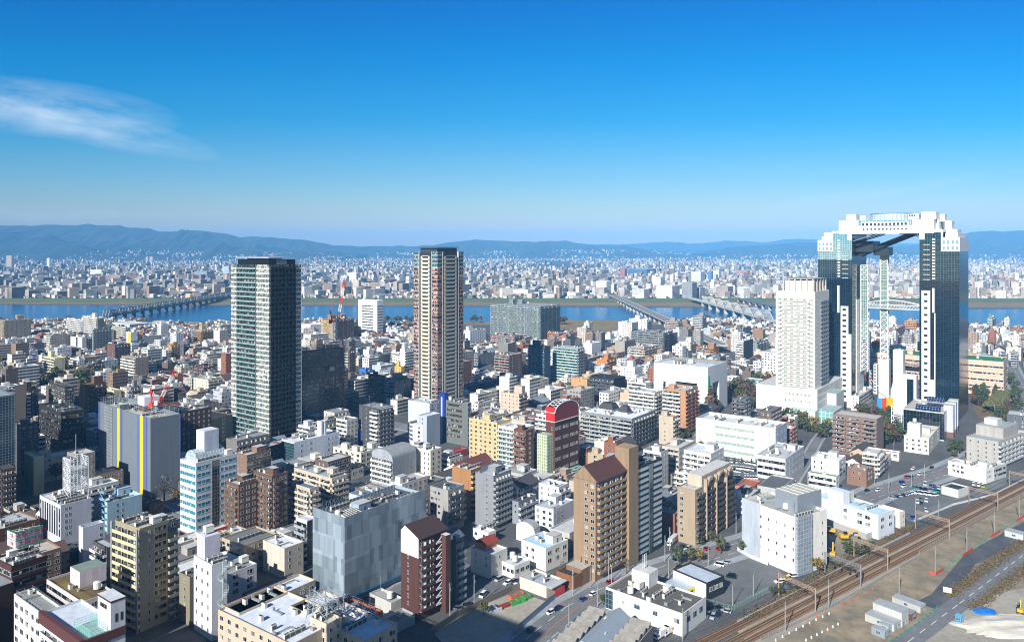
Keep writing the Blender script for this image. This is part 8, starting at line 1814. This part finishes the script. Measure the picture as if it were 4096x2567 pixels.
# which of them does the photograph show largest: a coarse painter's buffer
GW_,GH_=512,321;buf=np.full((GH_,GW_),-1,np.int32)
def paint(pts,idv):
 P=[((2048+F*x/y)/8,(HOR-F*(z-H)/y)/8)for x,y,z in pts];P=sorted(set((round(p[0],2),round(p[1],2))for p in P))
 def half(P):
  o=[]
  for p in P:
   while len(o)>1 and(o[-1][0]-o[-2][0])*(p[1]-o[-2][1])-(o[-1][1]-o[-2][1])*(p[0]-o[-2][0])<=0:o.pop()
   o.append(p)
  return o
 lo,hi=half(P),half(P[::-1])[::-1]
 x0,x1=max(0,int(P[0][0])),min(GW_-1,int(P[-1][0]))
 if x1<x0:return
 xs=np.arange(x0,x1+1)+.5;lx=np.interp(xs,[p[0]for p in lo],[p[1]for p in lo]);hx=np.interp(xs,[p[0]for p in hi],[p[1]for p in hi])
 for i,X in enumerate(range(x0,x1+1)):
  a0,a1=sorted((lx[i],hx[i]));buf[max(0,int(round(a0))):max(0,min(GH_,int(round(a1)))),X]=idv
HB=[]
for o in list(COL.objects):
 if o.type=='EMPTY' and o.get('category')and o.parent is None and o.children and o.get('category')in OCC:
  M=o.matrix_basis;bb=[Vector(v)for ch in o.children if ch.type=='MESH' and ch.name.split('.')[0]in('wall','wing','podium','lower_glazing','roof_ring','glass_stair','sloped_front','upper_storey','crown')for v in ch.bound_box]
  if bb:
   lo=Vector(map(min,zip(*bb)));hi=Vector(map(max,zip(*bb)));pts=[M@Vector((x,y,z))for x in(lo.x,hi.x)for y in(lo.y,hi.y)for z in(lo.z,hi.z)]
   pts=[tuple(p)for p in pts if p.y>50]
   if len(pts)==8:HB.append((sum(p[1]for p in pts)/8,pts))
HB.sort(key=lambda q:-q[0])
for i,(y,pts)in enumerate(HB):m_=min(p[2]for p in pts);paint([(p[0],p[1],max(p[2],6.5))for p in pts],i)
hdep=np.array([q[0]for q in HB]);keep=[]
for(x,y,w,d,h)in CAND:
 for hh in(h,h*.72,h*.5,6.2):
  if hh>h or hh<6:continue
  X0,X1=(2048+F*(x-w*.6)/y)/8,(2048+F*(x+w*.6)/y)/8;Y0,Y1=(HOR+F*(H-hh)/y)/8,(HOR+F*H/y)/8
  s_=buf[max(0,int(Y0)):max(0,int(Y1))+1,max(0,int(X0)):max(0,int(X1))+1]
  if s_.size==0:keep.append((x,y,w,d,hh));break
  cov=np.count_nonzero((s_>=0)&(hdep[np.maximum(s_,0)]>y))/s_.size
  if cov<((.14 if y>560 else .06)if hh>7 else .28 if y>560 else .16):keep.append((x,y,w,d,hh));break
CAND=keep;print('kept',len(CAND));buf[:]=-1
items=[]
for i,(x,y,w,d,h)in enumerate(CAND):
 c=Vector((x,y));items.append((y,[(*(c+E1*(sx*w/2)+E2*(s2*d/2)),z)for sx in(-1,1)for s2 in(-1,1)for z in(0,h)],i))
items+=[(y,pts,-1)for y,pts in HB]
items.sort(key=lambda q:-q[0])
for y,pts,i in items:paint(pts,i)
ids,cnt=np.unique(buf[buf>=0],return_counts=True);vis=dict(zip(ids.tolist(),cnt.tolist()))
order=sorted(vis,key=lambda i:-vis[i]);IND=set();nh=nb=0
for i in order:
 if CAND[i][4]<10.5:
  if nh<170:IND.add(i);nh+=1
 elif nb<150:IND.add(i);nb+=1
WM,RM=city_wall(),city_roof();sw,sr=MB(),MB();rzt=math.atan2(E1 .y,E1 .x)
for i,(x,y,w,d,h)in enumerate(CAND):
 wi=rd.randrange(len(WALLC));ri=rd.randrange(len(ROOFC));gi=rd.randrange(len(GABC));gab=h<10.5 and rd.random()<.38;sty=rd.uniform(.15,.6)if h<11 else rd.choice((rd.uniform(.15,.6),rd.uniform(.65,1),rd.uniform(.65,1)))
 if i in IND and y<660 and not gab:
  b=Bd();b.n={};b.rest={};b.ox=b.oy=0;b.wx,b.wy,b.h=d,w,h;b.wc=WALLC[wi];b.far=y>430;c=Vector((x,y))-E1*w/2-E2*d/2;small=h<10.5
  b.wx,b.wy=w,d;b.root=r=empty('house' if small else 'town_block',(c.x,c.y,0),rzt);shell(b,h,b.wc,ROOFC[ri]);nn=max(1,int(w/3.2));nm=max(1,int(d/3.2))
  sp=rd.choice((('w%d'%nm,'w%d'%nn),('b%d'%nm,'n%d'%nn),('n%d'%max(1,nm-1),'b%d'%nn),('r%d'%(nm*2),'w%d'%nn),('b%d'%nm,'b%d'%nn),('.2~.8 n2','r%d'%(nn*2))))if not small else rd.choice((('w%d'%max(1,nm-1),'w%d'%nn),('.3~.7 w1','W%d'%max(1,nn-1)),('W1','n%d'%nn)))
  facade(b,'L',sp[0],h);facade(b,'R',sp[1],h);rooftop(b,h,rd.choice(('a','pa','pt','A','pA','aam'))if w*d>70 else 'a',i);flush(b)
  ask(r,'%s %s with %s roof'%(WNAME[wi],'flat-roofed house' if small else '%d-storey block'%round(h/3),RNAME[ri]),'house' if small else 'block',x,y,'small houses of the town' if small else 'mid-size blocks of the town')
 elif i in IND:
  wm,rm=MB(),MB();town_box(wm,rm,w,d,h,WALLC[wi],GABC[gi]if gab else ROOFC[ri],sty,gab,rd)
  small=h<10.5;r=empty('house' if small else 'town_block',(x,y,0),rzt);wm.build('wall',[WM],r);rm.build('roof',[RM],r)
  kd=('gabled house' if gab else 'flat-roofed house')if small else '%d-storey block'%round(h/3)
  ask(r,'%s %s with %s roof'%(WNAME[wi],kd,GNAME[gi]if gab else RNAME[ri]),'house' if small else 'block',x,y,'small houses of the town' if small else 'mid-size blocks of the town')
 else:town_box(sw,sr,w,d,h,WALLC[wi],GABC[gi]if gab else ROOFC[ri],sty,gab,rd,(x,y,math.cos(rzt),math.sin(rzt)))
mats=[WM,RM];n=len(sw.v);sw.v+=sr.v;sw.f+=[tuple(k+n for k in f)for f in sr.f];sw.m+=[1]*len(sr.f);sw.uv+=sr.uv;sw.c+=sr.c
tag(sw.build('town_houses',mats),kind='stuff')
# -- across the river
def C(x0,x1,yt,yb,col,label,style=.4,roof='#c9cccc',k=.68,name='distant_block',nick=None):
 b=frame(0,(x0+(x1-x0)*k,yt),x0,x1,yb,37,name,label,'block',nick,group='large blocks across the river')
 wm,rm=MB(),MB();town_box(wm,rm,b.wx,b.wy,b.h,col,roof,style,False,rd,(b.wx/2,b.wy/2,1,0));wm.build('wall',[WM],b.root);rm.build('roof',[RM],b.root)
for q in((2216,2243,1147,1197,'#eeeeea','slim white tower standing on the far levee',.3),(2384,2445,1126,1190,'#efece6','big white slab on the far bank with a clear reflection',.5),(2529,2598,1158,1199,'#d9d6ce','gridded beige block on the far bank by the road bridge',.8),(2626,2719,1145,1199,'#dfe0e0','wide white gridded slab on the far bank between the bridges',.8),(2729,2788,1132,1199,'#8f9498','dark banded grey block on the far bank',.7),(2765,2820,1088,1135,'#d5dbe0','pale glassy office behind the dark banded grey block',.5),(2833,2852,1087,1128,'#4f79a8','deep blue slim tower across the river',.1),(2853,2886,1083,1128,'#e6e9ec','white slim tower next to the deep blue one',.3),(2865,2933,1147,1194,'#a59b90','brownish office on the far bank near the white arches',.5),(2607,2659,1110,1160,'#e6e6e2','white stepped tower behind the wide gridded slab',.7),(2510,2624,1077,1106,'#3f6c94','wide blue glass building far across the river',.3),(2479,2508,1076,1116,'#a8706a','reddish block attached to the wide blue glass building',.7),(2264,2317,1100,1140,'#8d8580','brown-grey slab amid white houses across the river',.8),(2165,2207,1114,1158,'#a8a08c','olive beige slab across the river',.8),(1389,1442,1092,1148,'#dfe3e6','large banded white office across the river',.75),(1364,1397,1104,1150,'#c5ced6','pale blue slab next to the banded white office',.6),(1410,1446,1121,1166,'#cfc3b2','beige tower with dark flank across the river',.7),(1518,1550,1128,1164,'#b5a592','tan block across the river near the brick red tower',.7),(1529,1556,1071,1095,'#6d5d70','purple-brown far block near the brick red tower',.3),(1295,1345,1138,1180,'#8d7d74','brown balcony block on the far bank behind the crane',.8),(25,56,1023,1082,'#b5a596','tall beige tower far across the river at the edge',.5),(187,202,1033,1076,'#d9dde0','slender white tower far across the river',.4),(583,596,1027,1052,'#b5a9a0','first of twin far towers below the hills',.4),(598,616,1026,1053,'#b5a9a0','second, wider of twin far towers below the hills',.4),(624,686,1080,1114,'#4d5058','big dark slab far across the river',.7),(688,730,1080,1112,'#565a62','dark slab next to the big dark slab across the river',.7),(589,620,1082,1114,'#9d8d80','brown slab beside the dark slabs across the river',.7),(382,420,1104,1136,'#8d706a','reddish brown slab across the river',.8),(428,506,1102,1132,'#9a8a84','long mauve brown slab across the river',.8),(452,486,1148,1182,'#a59a90','grey-brown block at the far bank houses',.6),(208,256,1156,1186,'#e3e3dd','white terraced block at the far bank houses',.7),(268,305,1162,1188,'#e6e6e2','white cubic block at the far bank houses',.5),(520,545,1158,1202,'#7d8488','tall grey block right at the far levee',.7),(374,394,1168,1202,'#3a4a5a','dark blue office at the far levee',.8),(361,427,1080,1106,'#dfe0dc','long white row block far across the river',.8),(105,150,1162,1186,'#a85a4a','red brick block at the far bank edge',.5),(778,850,1086,1116,'#8d98a4','blue-grey long slab beside the black tower',.75),(893,925,1066,1104,'#b5bec6','pale blue-grey slab hidden partly by the black tower',.6),(747,790,1150,1178,'#c59a86','pinkish block across the river near the black tower',.7),(742,770,1176,1202,'#d9b98a','sandy yellow block at the far bank near the truss bridge',.6),(3997,4082,1110,1140,'#b56a3c','long orange slab across the river beyond the glass gateway',.8),(3900,3948,1129,1188,'#d5cfc8','white and orange tower group beyond the gateway edge',.8),(4050,4087,1135,1190,'#d9cfc6','pale tower with orange stripes at the far picture edge',.8),(3889,3936,1065,1092,'#c9c3bc','pale far slab beyond the gateway edge',.7),(3985,4040,1165,1200,'#e3e3df','white terraced far bank block beyond the gateway',.7),(3550,3640,1090,1120,'#c5bfb8','pale slab seen through the gateway opening',.7),(3420,3500,1150,1185,'#cfcac2','long pale low slab seen through the gateway opening',.7),(1060,1100,1140,1190,'#cfc6b6','beige far bank block just past the black tower',.7),(2050,2140,1160,1188,'#dfdcd4','long ivory school block on the far bank',.5),(2245,2330,1172,1194,'#d9d6cc','long low cream block on the far levee',.5),(2680,2700,1100,1146,'#e0d5c6','cream tower across the river behind the gridded slab',.5),(2945,3010,1082,1112,'#a58d88','mauve slab far across the river above the arches',.8),(2950,3030,1150,1182,'#e6e8ea','white block on the far bank near the arch bridge end',.5)):C(*q)
rd=random.Random(5);fw,fr_=MB(),MB()
FARC=['#efece4','#e6e2d8','#dfdcd6','#d5cec2','#e9e0d0','#c9c0b0','#b5a694','#a39482','#8d8478','#b08a70','#d9d6d0','#f2eee6','#a89c90','#7d7874','#cfbca0']
def far_box(x,y,w,d,h,z0=0,lowp=False):
 wc=rd.choice(FARC);rc=rd.choice(['#c9c8c2','#8d8a86','#6a6662','#4a4a4e','#b5b2aa','#dfdcd6','#8a766a','#7a8088','#c9c2b6']if h<11 else['#c9cccc','#b5b8b8','#a5a59f','#d9dcdc']);q=rzt+rd.choice((0,0,.3,-.35,.15));cs,sn=math.cos(q),math.sin(q)
 P=[(x+sx*w/2*cs-s2*d/2*sn,y+sx*w/2*sn+s2*d/2*cs)for sx,s2 in((-1,-1),(1,-1),(1,1),(-1,1))];sty=rd.uniform(.15,.6)if h<11 else rd.uniform(.2,1)
 for i in(3,0,1):
  p,r_=P[i],P[(i+1)%4];fw.col=c4(wc,sty);L_=math.hypot(p[0]-r_[0],p[1]-r_[1]);fw.face([(*p,z0-3),(*r_,z0-3),(*r_,z0+h),(*p,z0+h)],0,[(0,-3),(L_,-3),(L_,h),(0,h)])
 fw.col=c4(rc,.05);fw.face([(*p,z0+h)for p in P],1)
def hillz(x,y):
 z=0
 for pr,D_,dep,hg in RIDGES:
  if D_-dep<y<D_:k=(y-D_+dep)/dep;z=max(z,hg(x)*k**1.25)
 return z
n=0
while n<30000:
 q=rd.random();y=1/(1/2125+(1/10800-1/2125)*q**.78);x=rd.uniform(-.72,.72)*y
 if abs(x-300)<16 and y<2500:continue
 if noise.noise((x*.0011,y*.0006,4))>.42:continue
 p=rd.random();k=1+max(0,y-3000)/9000
 if p<.74:w,d,h=rd.uniform(6,13)*k,rd.uniform(6,11)*k,rd.uniform(5.5,9)
 elif p<.92:w,d,h=rd.uniform(11,24),rd.uniform(12,18),rd.uniform(9,18)
 elif p<.99:w,d,h=rd.uniform(14,38),rd.uniform(11,16),rd.uniform(18,36)
 else:w,d,h=rd.uniform(40,110),rd.uniform(25,50),rd.uniform(8,18)
 z0=hillz(x,y)
 if z0>60:continue
 far_box(x,y,w,d,h,z0);n+=1
for(cx,cyy,sx,sy2,m)in((-4300,9300,700,200,120),(-3200,9500,900,220,170),(-2100,9500,500,200,70),(-300,11300,500,250,200),(900,11400,500,200,120),(1700,11800,500,150,90),(-1300,11200,350,200,80),(5600,10200,350,150,90)):
 for _ in range(m):
  x,y=rd.gauss(cx,sx),rd.gauss(cyy,sy2);z0=hillz(x,y)
  if z0<110:far_box(x,y,rd.uniform(12,30),rd.uniform(10,20),rd.uniform(8,20),z0+3)
tag(fw.build('distant_city',[WM,RM]),kind='stuff')
# distant groves
fg=MB();rd=random.Random(8)
for _ in range(1500):
 y=1/rd.uniform(1/10500,1/2150);x=rd.uniform(-.72,.72)*y
 if noise.noise((x*.0011,y*.0006,4))<.30 and rd.random()<.8:continue
 for k in range(5):
  p=Vector((x+rd.gauss(0,12),y+rd.gauss(0,14),rd.uniform(2,9)));e=Vector((rd.gauss(0,1),rd.gauss(0,1),rd.gauss(0,.6))).normalized();f=e.orthogonal().normalized();w=rd.uniform(4,8);fg.face([p-e*w-f*w,p+e*w-f*w*.5,p+e*w+f*w,p-e*w+f*w*.7])
tag(fg.build('distant_woods',[LEAF['green']]),kind='stuff')
# -- neighbours just outside the frame, whose shadows fall into it
for x,y,w,d,h,nm,lab in((-460,325,84,50,165,'tower_block','tall dark tower outside the frame that shades the old quarter'),(-118,60,40,34,132,'tower_block','tall tower outside the frame that shades the lower edge'),(-20,20,50,30,100,'tower_block','viewpoint building below the camera')):
 if nm and lab.startswith('viewpoint'):continue
 b=Bd();b.n={};b.rest={};b.ox=b.oy=0;b.wx,b.wy,b.h=w,d,h;b.wc='#8d9094';b.far=True;b.root=empty(nm,(x,y,0),rzt);tag(b.root,lab,'tower')
 shell(b,h,'#8d9094','#a5a8a8');facade(b,'R','r8',h,0,4);facade(b,'L','r6',h,0,4);flush(b)
answer()
